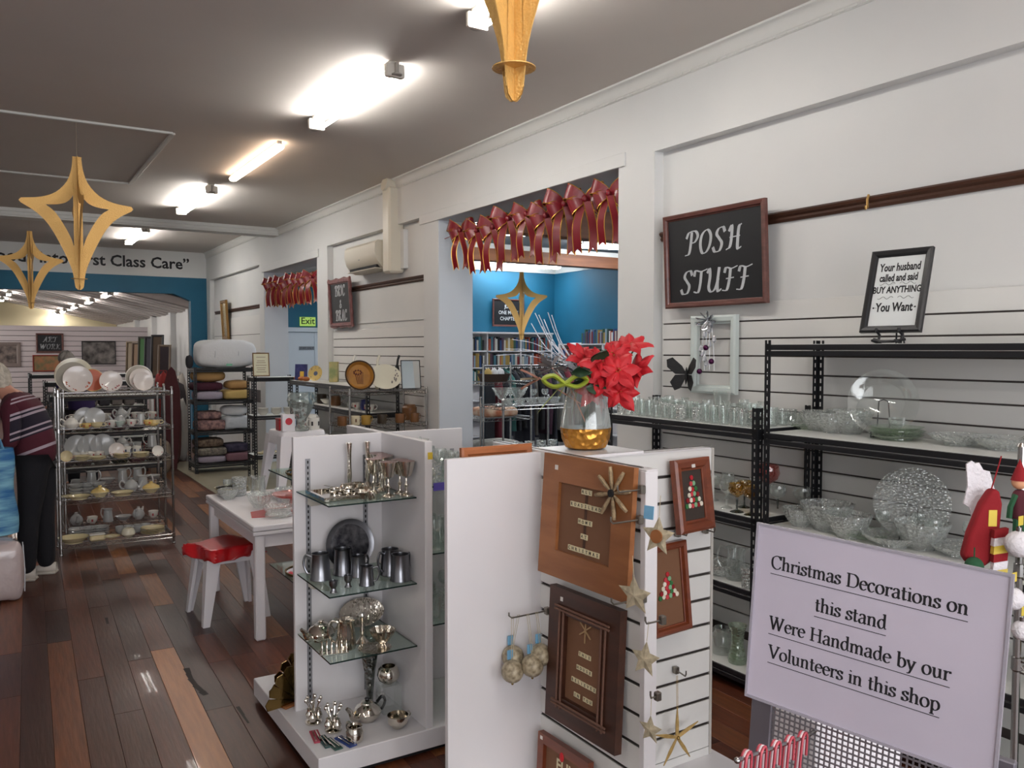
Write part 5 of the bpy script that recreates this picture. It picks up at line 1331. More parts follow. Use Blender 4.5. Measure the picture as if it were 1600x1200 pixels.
fl_ = [(938, 568, -.05, 'poinsettia bloom at the upper left of the red bunch', -20, 50), (985, 540, .03, 'poinsettia bloom at the very top of the red bunch', 10, 30), (965, 580, -.08, 'large poinsettia bloom facing front in the middle of the bunch', -5, 65), (940, 590, -.05, 'large poinsettia bloom low in the middle of the bunch', -25, 70), (968, 612, -.06, 'poinsettia bloom drooping lowest over the vase rim', 10, 90), (958, 555, .0, 'poinsettia bloom tucked behind the big front ones', 0, 50), (912, 560, .02, 'poinsettia bloom behind at the left of the bunch', -30, 50), (995, 578, .01, 'poinsettia bloom on its own bending out to the far right', 45, 60), (925, 610, .0, 'poinsettia bloom half hidden behind green leaves', -20, 80)]
toc = V((-.60, -.80, 0))
for i, (u, v, dd, l, sw, tl) in enumerate(fl_):
    d = ray(u, v); base_t = (V((VX, VY, 0))).dot(V((FW.x, FW.y, 0)).normalized())/cos(PIT)
    p = EYEV + d*(base_t+dd)
    n_ = (Matrix.Rotation(R(-sw), 3, 'Z') @ toc)*sin(R(tl))+V((0, 0, cos(R(tl))))
    q_ = n_.to_track_quat('Z', 'Y').to_matrix().to_4x4(); q_.translation = p
    t = poinsettia(.083 if i not in (5, 8) else .068, i); tag(t, l, 'flower', 'red poinsettia blooms'); t.matrix_local = q_
    inv = q_.inverted()
    s0 = inv @ V((VX+rnd.uniform(-.02, .02), VY+rnd.uniform(-.02, .02), VZ+.03)); s1 = inv @ V((VX+(p.x-VX)*.15, VY+(p.y-VY)*.15, VZ+.235))
    B().tube(cr3([s0, s1, V((0, 0, -.04)), V((0, 0, -.002))]), .0035, 6).out('stem', leafg, t)
def leaf(M, L_=.07, m=leafg, w=.4):
    def pf(u, v): y_ = (v-.5)*2; return (L_*u, y_*L_*w*sin(pi*min(1, u+.02))**.8, -.01*u*u-abs(y_)*.008)
    return B().grid(pf, 6, 2, M=M)
lf = T('leaf_spray', 'dark green leaves spreading under the red blooms', 'leaves', 'greenery', (VX, VY, VZ+.25))
rr = random.Random(5)
for k in range(16):
    a = rr.uniform(0, 6.28); M = Matrix.Translation((.05*cos(a), .05*sin(a), rr.uniform(.0, .09))) @ Matrix.Rotation(a, 4, 'Z') @ Matrix.Rotation(rr.uniform(-.8, .5), 4, 'Y')
    leaf(M, rr.uniform(.06, .1)).out('leaf', leafg, lf, ang=80)
B().tube([(0, 0, -.22), (0, 0, .06)], .004, 6).out('stem', leafg, lf)
# silver flower, glitter twigs, green bow
LV = RT*-1
def vp(u, v, dd=0): return EYEV+ray(u, v)*(2.55/.847/cos(0)*0+base_t+dd)
sf = T('silver_flower', 'grey feathery artificial flower left of the red blooms', 'flower', None, vp(862, 575))
rr = random.Random(8); b_m = mat('silver_feather', '8f8a8a', .4, .5)
for k in range(34):
    a = rr.uniform(0, 6.28); e = rr.uniform(-.4, 1.3); d = V((cos(a)*cos(e), sin(a)*cos(e), sin(e)))*rr.uniform(.05, .085)
    s_ = d.cross(V((.3, .4, 1))).normalized()*.008
    B().add([(0, 0, 0), d*.6+s_, d, d*.6-s_], [(0, 1, 2, 3)]).out('feather', b_m, sf, smooth=False)
s0 = V((VX, VY, VZ+.10))-sf.location; B().tube([s0, s0*.5+V((0, 0, .04)), V((0, 0, 0))], .003, 5).out('stem', mat('pink_twig', 'a5705c', .6), sf)
gb = T('dry_leaf', 'pinkish dried leaf and pod behind the green bow', 'leaf', None, vp(842, 590, -.02))
for k, (a, L_, m_) in enumerate([(2.6, .08, mat('dry_pink', '9c6a58', .7)), (2.2, .07, mat('dry_beige', 'a39880', .7)), (3.0, .075, mat('dry_pink', ''))]): leaf(Matrix.Rotation(-R(32), 4, 'Z') @ Matrix.Rotation(k*.5-.4, 4, 'Y') @ Matrix.Rotation(pi, 4, 'Z'), L_, m_, .35).out('leaf', m_, gb, ang=80)
s0 = V((VX, VY, VZ+.16))-gb.location; B().tube([s0, s0*.5, V((0, 0, 0))], .003, 5).out('stem', mat('pink_twig', ''), gb)
bow = T('green_bow', 'lime green ribbon bow tied at the vase mouth', 'bow', None, vp(883, 600, -.09)); bow.scale = (1.25,)*3
lime = mat('lime_ribbon', '9aa83a', .5)
for s in (-1, 1):
    B().tube(cr3([(0, 0, 0), (s*.03, s*-.02, .025), (s*.055, s*-.035, .012), (s*.03, s*-.02, -.008), (0, 0, 0)]), .020, 8, flat=.35).out('loop', lime, bow)
b = B().grid(lambda u, v: (-.055*u+(v-.5)*.028-.01, .035*u, -.075*u+(v-.5)*.03), 6, 2); b.out('tail', lime, bow)
B().tube([(0, 0, 0), (.03, .07, -.04)], .0015, 4).out('tie', lime, bow)
tw = T('glitter_twig', 'fan of silver glitter twigs rising from the vase', 'twigs', None, (VX, VY, VZ+.05))
sil = mat('silver_glitter', 'b9bcc4', .3, .8, bump=.4, bscale=300)
for (u, v) in ((836, 489), (842, 492), (850, 499), (856, 488), (862, 492), (830, 505), (868, 520), (847, 510)):
    e = vp(u, v, .05)-tw.location; B().tube(cr3([(0, 0, 0), (0, 0, .2), e*.7+V((0, 0, .03)), e]), [.003]*7+[.0022]*6, 4).out('twig', sil, tw)
for (u, v) in ((790, 545), (775, 555), (800, 530), (812, 548)):
    e = vp(u, v, .0)-tw.location; B().tube(cr3([(0, 0, .0), (0, 0, .22), e*.6+V((0, 0, .12)), e]), .0014, 4).out('twig', sil, tw)

# ======================= SIGN STAND IN THE FOREGROUND =======================
a = EYEV+ray(1178, 815)*1.38; d_ = EYEV+ray(1178, 1090)*1.38; c_ = EYEV+ray(1567, 903)*1.13; e_ = EYEV+ray(1565, 1222)*1.13
X_ = ((c_-a)+(e_-d_)).normalized(); Y_ = (a-d_).normalized(); org = (a+c_+d_+e_)/4
Ms = fr(org, X_, Y_); Wd = ((c_-a).length+(e_-d_).length)/2; Hd = ((a-d_).length+(c_-e_).length)/2
sgn = T('sign_stand', 'foreground sign about Christmas decorations handmade by volunteers, on a grey mesh stand', 'sign stand', None, M=Ms)
pw = mat('sign_paper', 'bfb8c6', .45, col2='b8b2c0', vscale=4, coat=.25)  # white paper; the grey of its shade is put into the colour
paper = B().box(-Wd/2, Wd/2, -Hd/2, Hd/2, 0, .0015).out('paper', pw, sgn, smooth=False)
b = B(); b.ring([(-Wd/2-.004, -Hd/2-.004), (Wd/2+.004, -Hd/2-.004), (Wd/2+.004, Hd/2+.004), (-Wd/2-.004, Hd/2+.004)], [(-Wd/2, -Hd/2), (Wd/2, -Hd/2), (Wd/2, Hd/2), (-Wd/2, Hd/2)], -.002, .004)
b.out('sleeve_edge', mat('clear_edge', '9c98a2', .25), sgn, smooth=False)
rows = [('Christmas Decorations on', .2625, -.011), ('this stand', .44, -.026), ('Were Handmade by our', .61, -.017), ('Volunteers in this shop', .776, -.021)]
for s_, f_, x_ in rows:
    y_ = Hd*(.5-f_)+.009; sz_ = .0285
    b = pen(B(), s_, x_, y_, sz_, G, nib=.14, ang=15, thin=.055, sx=.90)
    o = b.out('printed_line', inkm, paper, smooth=False, M=Matrix.Translation((0, 0, .0018)))
    w_ = sum(G[c][0] if c in G else .30 for c in s_)*sz_*.90
    B().box(x_-w_/2, x_+w_/2, y_-.0095, y_-.0085, 0, .0003).out('underline', inkm, paper, smooth=False, M=Matrix.Translation((0, 0, .0018)))
# grey mesh panel below and its posts
b = B(); zb = -.04
for k in range(38): b.box(-.16+k*.0088-.0012, -.16+k*.0088+.0012, -Hd/2-.30, -Hd/2+.004, zb, zb+.002)
for k in range(34): b.box(-.16, .175, -Hd/2-.30+k*.0088-.0012, -Hd/2-.30+k*.0088+.0012, zb+.001, zb+.003)
b.out('mesh_panel', greyal, sgn, smooth=False)
flat_post = lambda x0, x1: B().bev(x0, x1, -org.z+.004, -Hd/2+.02, zb-.01, zb+.006, .002).out('post', mat('post_grey', '77747c', .4, .5), sgn, smooth=False)
flat_post(-.192, -.155); flat_post(.168, .20)
# striped bags of candy canes on a chrome arm in front
arm = T('chrome_arm', 'chrome display arm carrying red striped candy canes below the sign', 'display arm', None, M=Ms)
ya = -Hd/2-.035
aL = Ms.inverted() @ (EYEV+ray(1152, 1188)*1.20); aR = Ms.inverted() @ (EYEV+ray(1262, 1150)*1.33)
B().tube([aL, aR], .0032, 8).ball(aL, .005).out('rod', chrome, arm)
B().tube([aR, aR+V((.0, .0, -.03)), V((aR.x, aR.y, zb))], .003, 6).out('bracket', chrome, arm)
stripe = mat('candy_red', 'b04450', .4); stripew = mat('candy_white', 'd9ccd0', .4)
for i in range(5):
    p = aL.lerp(aR, .12+i*.2)
    t = T('candy_cane', 'red and white striped candy cane hooked on the chrome arm', 'candy cane', 'candy canes on the chrome arm', M=Ms @ Matrix.Translation(p))
    for j in range(3):
        x = (j-1)*.0035
        B().tube(cr3([(x, -.16, .012), (x, -.02, .010), (x, .006, .004), (x, .004, -.008), (x, -.03, -.010)]), .0022, 5).out('stripe', stripe if j != 1 else stripew, t)
# white box behind the stand
q = PZ(1178, 1100, .93)
wb = T('white_carton', 'white cardboard box standing behind the grey mesh stand', 'box', None, (1.36, 1.10, 0))
B().bev(0, .28, -.06, .10, 0, 1.005, .004).out('box_body', whitep, wb, smooth=False)
B().bev(-.004, .284, -.064, .104, 1.0, 1.02, .003).out('lid', whitep, wb, smooth=False)

# ======================= STARS =======================
def star_lantern():
    t = T('star_lantern', None, None)
    UO = [(.033, .40), (.042, .30), (.078, .19), (.16, .095), (.27, .045), (.41, .025)]
    UI = [(.026, .10), (.031, .09), (.048, .055), (.085, .018), (.145, -.004), (.235, -.014)]
    LI = [(.235, -.014), (.175, -.062), (.125, -.135), (.08, -.22), (.05, -.29), (.036, -.34), (.028, -.38)]
    LO = [(.41, -.015), (.30, -.085), (.215, -.18), (.145, -.31), (.088, -.44), (.05, -.55), (.034, -.66)]
    for q in range(4):
        M = Matrix.Rotation(q*pi/2, 4, 'Z'); b = B(); th = .0022
        def band(A, C):
            A = [(p.x, p.y) for p in cr(A, 3)]; C = [(p.x, p.y) for p in cr(C, 3)]
            n = len(A)
            vs = [V((x, s, z)) for s in (-th, th) for (x, z) in A+C]
            fs = []
            for i in range(n-1): fs += [(i, i+1, n+i+1, n+i), (2*n+i+1, 2*n+i, 3*n+i, 3*n+i+1), (i+1, i, 2*n+i, 2*n+i+1), (n+i, n+i+1, 3*n+i+1, 3*n+i)]
            b.add([M @ v for v in vs], fs)
        band(UO, UI); band(LI, LO)
        b.box(.0, .034, -th, th, -.665, .40, M=M)
        b.add([M @ V((x, s, z)) for s in (-th, th) for x, z in [(.235, -.014), (.41, -.015), (.425, .004), (.41, .025)]], [(0, 1, 2, 3), (7, 6, 5, 4), (1, 5, 6, 2), (2, 6, 7, 3)])
        # rounded foot
        b.add([M @ V((x, s, z)) for s in (-th, th) for x, z in [(0, -.665), (.034, -.665), (.028, -.685), (.012, -.70), (0, -.70)]], [(0, 1, 2, 3, 4), (9, 8, 7, 6, 5)])
        b.out('card_fin', goldp, t, smooth=False)
    B().lathe([(.034, .0), (.062, 0), (.062, .003), (.034, .003)], 28, c=(0, 0, -.61)).out('card_ring', goldp, t)
    return t
def hang_star(u, vtop, dep, label, zc, sc_=.925, rz=0):
    p = EYEV+ray(u, vtop)*dep; z0 = p.z-.40*sc_
    t = put('starl', star_lantern, (p.x, p.y, z0), label, 'star', 'gold card star lanterns', rz=rz, scale=sc_)
    L_ = (zc-p.z-.006)/sc_
    if L_ > .01: B().cyl((0, 0, .40), (0, 0, .40+L_), .0012, n=4).out('string', mat('string', ''), t)
    return t
SR = lambda u: -(YAW+math.atan((u-800)/FPX))+.10
hang_star(120, 245, 6.39, 'large gold card star hanging nearest the left, in front of the ceiling frame', CH_, rz=SR(120))
hang_star(46, 361, 10.9, 'gold card star hanging further back, lower left', CH_, rz=SR(46))
hang_star(815, 425, 12.5, 'gold card star hanging inside the blue room doorway', 3.165, rz=-YAW+.1)
p = EYEV+ray(803, 158)*2.17
put('starl', star_lantern, (p.x, p.y, p.z+.70*.925), 'gold card star right overhead, cut off by the top of the picture', 'star', 'gold card star lanterns', rz=.35, scale=.925)

# ======================= RIBBON BOWS =======================
def ribbon(b, b2, path, width_dirs, w0):
    pass
def red_bow():
    t = T('ribbon_bow', None, None)
    # local: x = along the lintel (seen left-right), y = depth, z up
    b = B(); e = B()
    for (sx, an, L_) in ((-1, .35, .17), (1, .35, .17), (-1, -.45, .14), (1, -.45, .14)):
        M = Matrix.Rotation(-sx*an, 4, 'Y')
        def f(u, v):
            a = u*2*pi; r = sin(u*pi)
            return (sx*L_*(1-cos(a))/2*(1 if u < .5 else .96), -.045*sin(a)*r, (v-.5)*(.025+.085*r)+.01*sin(a))
        b.grid(f, 12, 3, M=M)
        for vv in (0, 1): e.tube([M @ V(f(i/12, vv)) for i in range(13)], .0032, 4)
    o = b.out('loop', redsat, t, ang=80)
    b = B()
    for s in (-1, 1):
        def g(u, v):
            return (s*(.02+.05*u+.015*sin(u*4))+(v-.5)*.062, -.02-.02*sin(u*5+s), -.02-.34*u+.03*abs(v-.5)*2*(-1)*(u > .99)+.03*(u > .99))
        b.grid(g, 8, 2)
        for vv in (0, 1): e.tube([g(i/8, vv) for i in range(9)], .0032, 4)
    b.out('tail', redsat, t, ang=80)
    e.out('gold_edging', goldtrim, t)
    B().ball((0, -.03, 0), (.022, .02, .026), 10, 8).out('knot', redsat, t)
    return t
for i in range(9):
    y = 6.60-i*.262
    put('rbow', red_bow, (3.62+rnd.uniform(-.02, .02), y, 2.79+rnd.uniform(-.035, .03)), 'red gold edged bow over the wide doorway', 'bow', 'red bows over the wide doorway', rz=R(-52+rnd.uniform(-16, 16)), scale=(rnd.uniform(.85, 1.0), 1, rnd.uniform(.9, 1.08)))
B().tube([(3.64, 4.39+i*.26, 2.79-.02*sin(i*1.9)) for i in range(11)], .004, 5).out('garland_cord', redsat, label='red cord stringing the bows across the wide doorway', cat='cord')
for i in range(8):
    y = 12.56-i*.262
    put('rbow', red_bow, (3.62, y, 2.70+rnd.uniform(-.03, .03)), 'red gold edged bow over the far doorway', 'bow', 'red bows over the far doorway', rz=R(-45+rnd.uniform(-16, 16)), scale=.95)
B().tube([(3.64, 10.44+i*.27, 2.74-.02*sin(i*1.9)) for i in range(10)], .004, 5).out('garland_cord', redsat, label='red cord stringing the bows across the far doorway', cat='cord')

# ======================= AIR CONDITIONER, SIGNS =======================
acm = mat('ac_cream', 'd8d2c2', .35)
ac = T('air_conditioner', 'cream wall mounted air conditioner above the brown rail', 'air conditioner', None, (XR, 8.62, 2.60))
pr = [(0, 0), (-.10, 0), (-.15, .03), (-.20, .09), (-.225, .18), (-.22, .27), (-.19, .30), (0, .30)]
b = B(); n = len(pr); W2 = .44
b.add([(x, y, z) for y in (-W2, W2) for x, z in pr], [(i, n+i, n+(i+1) % n, (i+1) % n) for i in range(n)]+[tuple(range(n)), tuple(range(2*n-1, n-1, -1))])
b.out('casing', acm, ac, ang=40)
B().box(-.175, -.12, -.38, .38, .018, .05, M=Matrix.Translation((-.008, 0, .0))).out('air_slot', blackd, ac, smooth=False)
B().bev(-.205, -.125, -.40, .40, .008, .016, .002).out('louvre', acm, ac, smooth=False)
B().box(-.227, -.224, -.02, .02, .12, .128).out('badge', greyal, ac, smooth=False)
dc = T('pipe_cover', 'cream pipe duct rising from the air conditioner to the ceiling', 'duct', None, (XR, 0, 0))
B().bev(-.175, 0, 7.92, 8.10, 2.54, 3.42, .02).out('duct_run', acm, dc, smooth=False)
B().tube([(-.10, 8.01, 3.38), (-.11, 8.01, 3.44), (-.19, 8.01, 3.455)], .075, 14).out('duct_elbow', acm, dc)
B().bev(-.05, 0, 7.84, 7.92, 2.58, 2.98, .004).out('side_plate', wallw, dc, smooth=False)
board_sign('black board lettered BRIC & BRAC in a carved pinkish frame', (3.585, 9.57, 2.305), .72, .565, [('BRIC', .17, .085), ('&', .13, -.06), ('BRAC', .17, -.21)], yv=(-.06, -.03, 1), nib=.17, sx=.86, slant=.1, fm=mat('carved_pink_wood', '7a4a48', .45, col2='5f3736', vscale=20), fw=.05, wavy=1)
# gilt framed mirror strip on the far bay
framed('gilt_frame', 'narrow gilt framed mirror leaning high on the far bay wall', 'mirror', .42, .70, .06, mat('gilt', '8d6a38', .35, .6, bump=.6, bscale=40), fr((3.60, 15.40, 2.28), (0, -1, 0), (-.05, 0, 1)), mat('mirror_cream', 'cfc3a6', .15, .6), .04)
# certificate on the black rack
def easel_back(t, h): B().bev(-.03, .03, -h*.45, h*.2, -.05, -.044, .001, M=Matrix.Rotation(.0, 4, 'X')).out('strut', blackm, t, smooth=False)
t, fc, zf = framed('framed_notice', 'small gold framed typed notice standing on the black rack', 'framed sign', .22, .32, .014, mat('bronze_frame', '7a5a34', .4, .4), fr((3.10, 11.32, 1.545), (1, -.1, 0), (.12, .12, 1)), mat('cream_paper', 'd8d6bb', .6), .014)
b = B()
for i, (y, w_) in enumerate([(.10, .06), (.05, .05), (.025, .06), (-.01, .07), (-.045, .06), (-.07, .05), (-.10, .065)]): b.box(-w_, w_, y-.003, y+.003, .0062, .0066)
b.out('typed_line', mat('brown_type', '7a5b50', .7), t, smooth=False); easel_back(t, .3)

# ======================= CHINA RACKS (left) =======================
CZ = [.09, .465, .79, 1.07, 1.375]
wire_rack('wire_rack', 'chrome wire rack loaded with patterned china, plates standing on top', .475, 1.37, 7.92, 8.30, 1.41, CZ)
wire_rack('wire_rack', 'second chrome wire rack of grey china right behind the first', .56, 1.42, 8.62, 8.98, 1.41, CZ)
def CP(u, z, d=.08): # a place on the rack: pixel column and depth from the front edge
    y = 7.92+d; dd = ray(u, 700); return (dd.x*y/dd.y, y, z+.002)
def pl_stand(r, m, m2=None, motif='flowers'):
    def f():
        t = T('china_plate', None, None)
        M = Matrix.Translation((0, 0, r*.97+.002)) @ Matrix.Rotation(R(76), 4, 'X')
        B().lathe([(0, 0), (r*.6, 0), (r*.65, .006), (r, .018), (r, .022), (r*.66, .010), (0, .005)], 36, M=M).out('disc', m, t)
        if m2:
            b = B(); rr = random.Random(int(r*997)+len(motif))
            if motif == 'band': b.lathe([(r*.86, .0195), (r*.95, .0212)], 36, M=M)
            if motif == 'scene': b.lathe([(.001, .0068), (r*.5, .0072)], 30, M=M)
            for i in range(10 if motif != 'band' else 3):
                a = rr.uniform(-2.9, -.2) if motif == 'flowers' else rr.uniform(0, 6.28); q = r*rr.uniform(.7, .93); zz = .0105+(q-r*.66)/(r*.34)*.012+.001
                s = rr.uniform(.06, .12)*r
                b.add([M @ V((q*cos(a)+s*(.7+.3*cos(3*t_))*cos(t_), q*sin(a)+s*(.7+.3*cos(3*t_))*sin(t_), zz)) for t_ in [k*pi/4 for k in range(8)]], [tuple(range(8))])
            b.out('printed_motif', m2, t, smooth=False)
        return t
    return f
fl_or = mat('orange_flowers', 'b5583a', .4); fl_rd = mat('red_flowers', '9c3a3c', .4); fl_bl = mat('blue_flowers', '4d5876', .4)
pc = mat('ivory_china', 'ded8c2', .2, coat=.3); pw2 = mat('pinkish_china', 'e2dad4', .2, coat=.3)
zt_ = 1.377
put('ps1', pl_stand(.15, pc), CP(118, zt_, .22), 'large plain ivory plate at the back of the left plate group', 'plate', 'plates standing on the wire rack top', rz=R(-8))
put('ps2', pl_stand(.135, pc, mat('grey_band', 'a8a294', .4), 'band'), CP(116, zt_, .155), 'ivory plate with a grey band in the left plate group', 'plate', 'plates standing on the wire rack top', rz=R(-8))
put('ps3', pl_stand(.115, pw2, fl_or), CP(124, zt_, .085), 'pale plate with orange flowers in front of the left plate group', 'plate', 'plates standing on the wire rack top', rz=R(-5))
put('ps4', pl_stand(.10, creamy, fl_or, 'band'), CP(146, zt_, .17), 'cream plate with an orange rim tucked right of the left group', 'plate', 'plates standing on the wire rack top', rz=R(8))
put('ps5', pl_stand(.092, pw2, fl_rd), CP(175, zt_, .08), 'pinkish plate with red leaves standing in the middle of the rack top', 'plate', 'plates standing on the wire rack top')
put('ps6', pl_stand(.115, porc, mat('grey_band', ''), 'band'), CP(219, zt_, .20), 'grey banded plate at the back of the right plate group', 'plate', 'plates standing on the wire rack top')
put('ps7', pl_stand(.10, pw2, fl_rd, 'flowers'), CP(222, zt_, .14), 'pale floral plate in the middle of the right plate group', 'plate', 'plates standing on the wire rack top', rz=R(4))
put('ps8', pl_stand(.085, pw2), CP(225, zt_, .085), 'small pale plate at the front of the right plate group', 'plate', 'plates standing on the wire rack top', rz=R(6))
# shelf 4 (z 1.07): cups and teapots
z = 1.07
cupf = cup(.042, .058, porc, 'teacup', m2=fl_rd)
def tbox(u, z, d, key, mk, label, cat, grp=None, **k): return put(key, mk, CP(u, z, d), label, cat, grp, **k)
tbox(112, z, .10, 'tp_floral', teapot(.062, .085, porc, 'teapot', flute=.03, fn=10), 'round white floral teapot at the left of the upper china shelf', 'teapot', rz=R(200))
tbox(134, z, .22, 'gplate', pl_stand(.085, porcg), 'grey patterned plate standing behind the cups, left', 'plate', rz=R(-10))
tbox(148, z, .15, 'gplate', None, 'grey patterned plate standing behind the cups, right of its twin', 'plate', rz=R(10))
tbox(136, z, .06, 'cup_y', cup(.036, .045, creamy, 'teacup', m2=fl_or), 'yellow cup with an orange print on the upper china shelf', 'cup', rz=R(200))
tbox(152, z, .07, 'cup_c', cup(.045, .045, cream_c, 'teacup'), 'cream soup cup with handle beside the yellow cup', 'cup', rz=R(0), scale=1.05)
tbox(176, z, .10, 'cup_f', cupf, 'white floral teacup left of the sage bowl', 'cup', rz=R(200))
tbox(188, z, .06, 'sage', bowl(.04, .05, mat('sage_china', 'b5c4bc', .25, coat=.3), 'sage_bowl', flute=0, fn=0), 'pale sage bowl in the middle of the upper china shelf', 'bowl')
tbox(206, z, .10, 'cup_f', None, 'white floral teacup right of the sage bowl', 'cup', rz=R(10))
tbox(188, z, .2, 'tp_grey', teapot(.05, .085, porcg, 'teapot'), 'grey teapot behind the sage bowl', 'teapot', rz=R(0))
tbox(221, z, .2, 'jug_w', jug(.04, .11, porcg, 'china_jug', flute=0, fn=0), 'grey china jug behind the cups on the right', 'jug', rz=R(10))
tbox(232, z, .08, 'cup_y', None, 'yellow cup with orange flowers near the right post', 'cup', rz=R(30), scale=1.1)
tbox(243, z, .10, 'cup_c', None, 'cream cup with a large handle at the right post', 'cup', rz=R(0))
tbox(240, z, .03, 'sauc_y', plate(.045, creamy, 'saucer'), 'small yellow saucer at the right front of the upper china shelf', 'saucer')
for i in range(5): tbox(165+i*12, z, .27, 'cup_g', cup(.036, .05, porcg, 'teacup'), 'grey cup behind on the upper china shelf', 'cup', 'grey cups at the back', rz=i)
# shelf 3 (z .79)
z = .79
tbox(103, z, .05, 'sp1', pl_stand(.048, cream_c, fl_or), 'small cream plate with orange flowers standing by the left post', 'plate')
tbox(246, z, .05, 'sp2', pl_stand(.048, porc, fl_rd, 'flowers'), 'small plate with a red rose standing by the right post', 'plate')
tbox(182, z, .16, 'sp3', pl_stand(.065, pw2, fl_rd), 'floral plate standing in the middle of the third china shelf', 'plate')
for i, u in enumerate((128, 152, 190, 220)):
    for k in range(3 if i != 1 else 2):
        tbox(u, z+.014*k, .09, 'pl_flat', plate(.07, cream_c, 'plate', deep=.014), 'cream plate lying on the third china shelf', 'plate', 'flat cream plates on the third shelf')
for i, u in enumerate((118, 130, 142, 155)): tbox(u, z, .23, 'cup_f', None, 'floral teacup in the third china shelf second row', 'cup', 'floral cups on the third shelf', rz=i)
for i, u in enumerate((120, 140, 160)): tbox(u, z, .33, 'gplate2', pl_stand(.10, porcg), 'big grey plate at the third china shelf back', 'plate', 'grey plates at the back')
for i, u in enumerate((198, 214)): tbox(u, z, .26, 'mug_w', cup(.037, .085, porc, 'mug', straight=True, m2=fl_bl), ['white mug with a dark print at the back of the third china shelf', 'white mug with a dark print, right of its twin on the third shelf'][i], 'mug', rz=i)
tbox(196, z, .33, 'jug_w', None, 'tall grey jug at the back of the third china shelf', 'jug')
# shelf 2 (z .465)
z = .465
def lidded(r, m, m2, name='tureen'):
    def f():
        t = T(name, None, None)
        B().lathe([(0, 0), (r*.5, 0), (r*.55, .008), (r, .04), (r, .045)], 28, sx=1.25).out('dish', m, t)
        B().lathe([(r*.98, .045), (r*.9, .06), (r*.4, .082), (.012, .086), (.012, .10), (0, .103)], 28, sx=1.25).out('lid', m2, t)
        return t
    return f
tbox(122, z, .07, 'oval', bowl(.09, .03, cream_c, 'oval_dish', foot=.7, flute=0, fn=0), 'shallow cream oval dish left of the lidded dish', 'dish')
tbox(110, z, .17, 'pl_flat', None, 'cream plate at the back left of the second china shelf', 'plate', scale=1.1)
tbox(155, z, .09, 'tureen', lidded(.06, cream_c, creamy), 'lidded yellow vegetable dish in the middle left of the second shelf', 'dish')
tbox(190, z, .08, 'oval', None, 'shallow cream oval dish in the middle of the second china shelf', 'dish', scale=1.05)
tbox(235, z, .09, 'tureen', None, 'lidded yellow vegetable dish at the right of the second shelf', 'dish')
tbox(204, z, .24, 'tp_grey', None, 'grey teapot behind the dishes of the second china shelf', 'teapot', rz=R(180), scale=1.2)
tbox(222, z, .28, 'jug_w', None, 'grey jug at the back right of the second china shelf', 'jug', scale=1.2)
for i in range(3):
    for k in range(3): tbox(118+i*17, z+.03*k, .27, 'bowl_g', bowl(.065, .04, porcg, 'china_bowl', flute=0, fn=0), 'grey china bowl nested on the second shelf', 'bowl', 'stacked grey bowls')
# bottom shelf
z = .09
tbox(112, z, .09, 'bigoval', bowl(.12, .05, cream_c, 'serving_bowl', foot=.6, flute=0, fn=0), 'wide cream serving bowl at the bottom left of the rack', 'bowl')
def block_dish():
    t = T('butter_dish', None, None); B().bev(-.06, .06, -.04, .04, 0, .05, .012).out('dish', cream_c, t); B().bev(-.063, .063, -.043, .043, .05, .062, .005).out('lid', porc, t); return t
tbox(149, z, .07, 'butter', block_dish, 'oblong cream butter dish on the bottom china shelf', 'dish')
tbox(172, z, .12, 'pl_flat', None, 'cream plate between butter dish and round pot', 'plate')
tbox(198, z, .07, 'pot', lambda: B().lathe([(0, 0), (.03, 0), (.055, .025), (.058, .045), (.045, .075), (.03, .082), (.027, .08), (.04, .072), (.052, .045), (0, .02)], 28).out('round_pot', pc), 'round ivory pot on the bottom china shelf', 'pot')
for k in range(4): tbox(236, z+.014*k, .11, 'pl_big', plate(.10, cream_c if k < 1 else cream_c, 'plate'), 'dinner plate stacked at the bottom right of the rack', 'plate', 'dinner plates bottom right')
for i in range(3):
    for k in range(4): tbox(118+i*18, z+.02*k, .28, 'pl_g', plate(.075, porcg, 'plate', deep=.018), 'grey plate stacked behind on the bottom shelf', 'plate', 'stacked grey plates')
for i in range(4):
    tbox(186+i*13, z+(0 if i % 2 else .0), .26, 'cup_g', None, 'grey cup at the back of the bottom china shelf', 'cup', 'grey cups on the bottom shelf', rz=i*2, scale=1.3)
# goods of the second rack: rows of grey china
rr = random.Random(12)
for z in CZ[:4]:
    for i in range(6):
        k = rr.choice(['cup_g', 'jug_w', 'bowl_g', 'tp_grey', 'cup_f'])
        put(k, None, (.66+i*.135, 8.80, z+.002), 'pale china piece on the rear wire rack, %s shelf' % ['lowest', 'second', 'third', 'fourth'][CZ.index(z)], 'china', 'china on the second wire rack', rz=rr.uniform(0, 6), scale=1.15)

# ======================= BLACK RACKS WITH LINEN =======================
LZ = [.14, .60, 1.03, 1.485]
slot_rack('shelf_rack', 'black slotted rack of folded linen with a white duvet roll on top', 2.40, 3.22, 12.15, 12.62, 1.485, LZ, board=mat('dark_board', '3a3836', .7))
fab = lambda n, c, c2=None, **k: mat(n, c, .9, col2=c2, vscale=k.get('vs', 8), bump=.3, bscale=40)
def linen(name, x, y, z, sx, sy, sz, m, label, cat='linen', lump=.03, seed=0, rz=0, e=.35):
    o = B().cushion((0, 0, sz/2), (sx, sy, sz), e=e, lump=lump, seed=seed, n=24, m=12).out(name, m, loc=(x, y, z+.002), rz=rz, label=label, cat=cat, ang=80)
    return o
duv = T('duvet', 'big white rolled duvet packed in clear wrap on the linen rack', 'duvet', None, (2.87, 12.36, 1.487))
wm = fab('white_duvet', 'dfe0e2'); B().cushion((0, 0, .20), (.84, .42, .40), e=.45, lump=.025, n=30, m=16).out('roll', wm, duv, ang=80)
b = B()
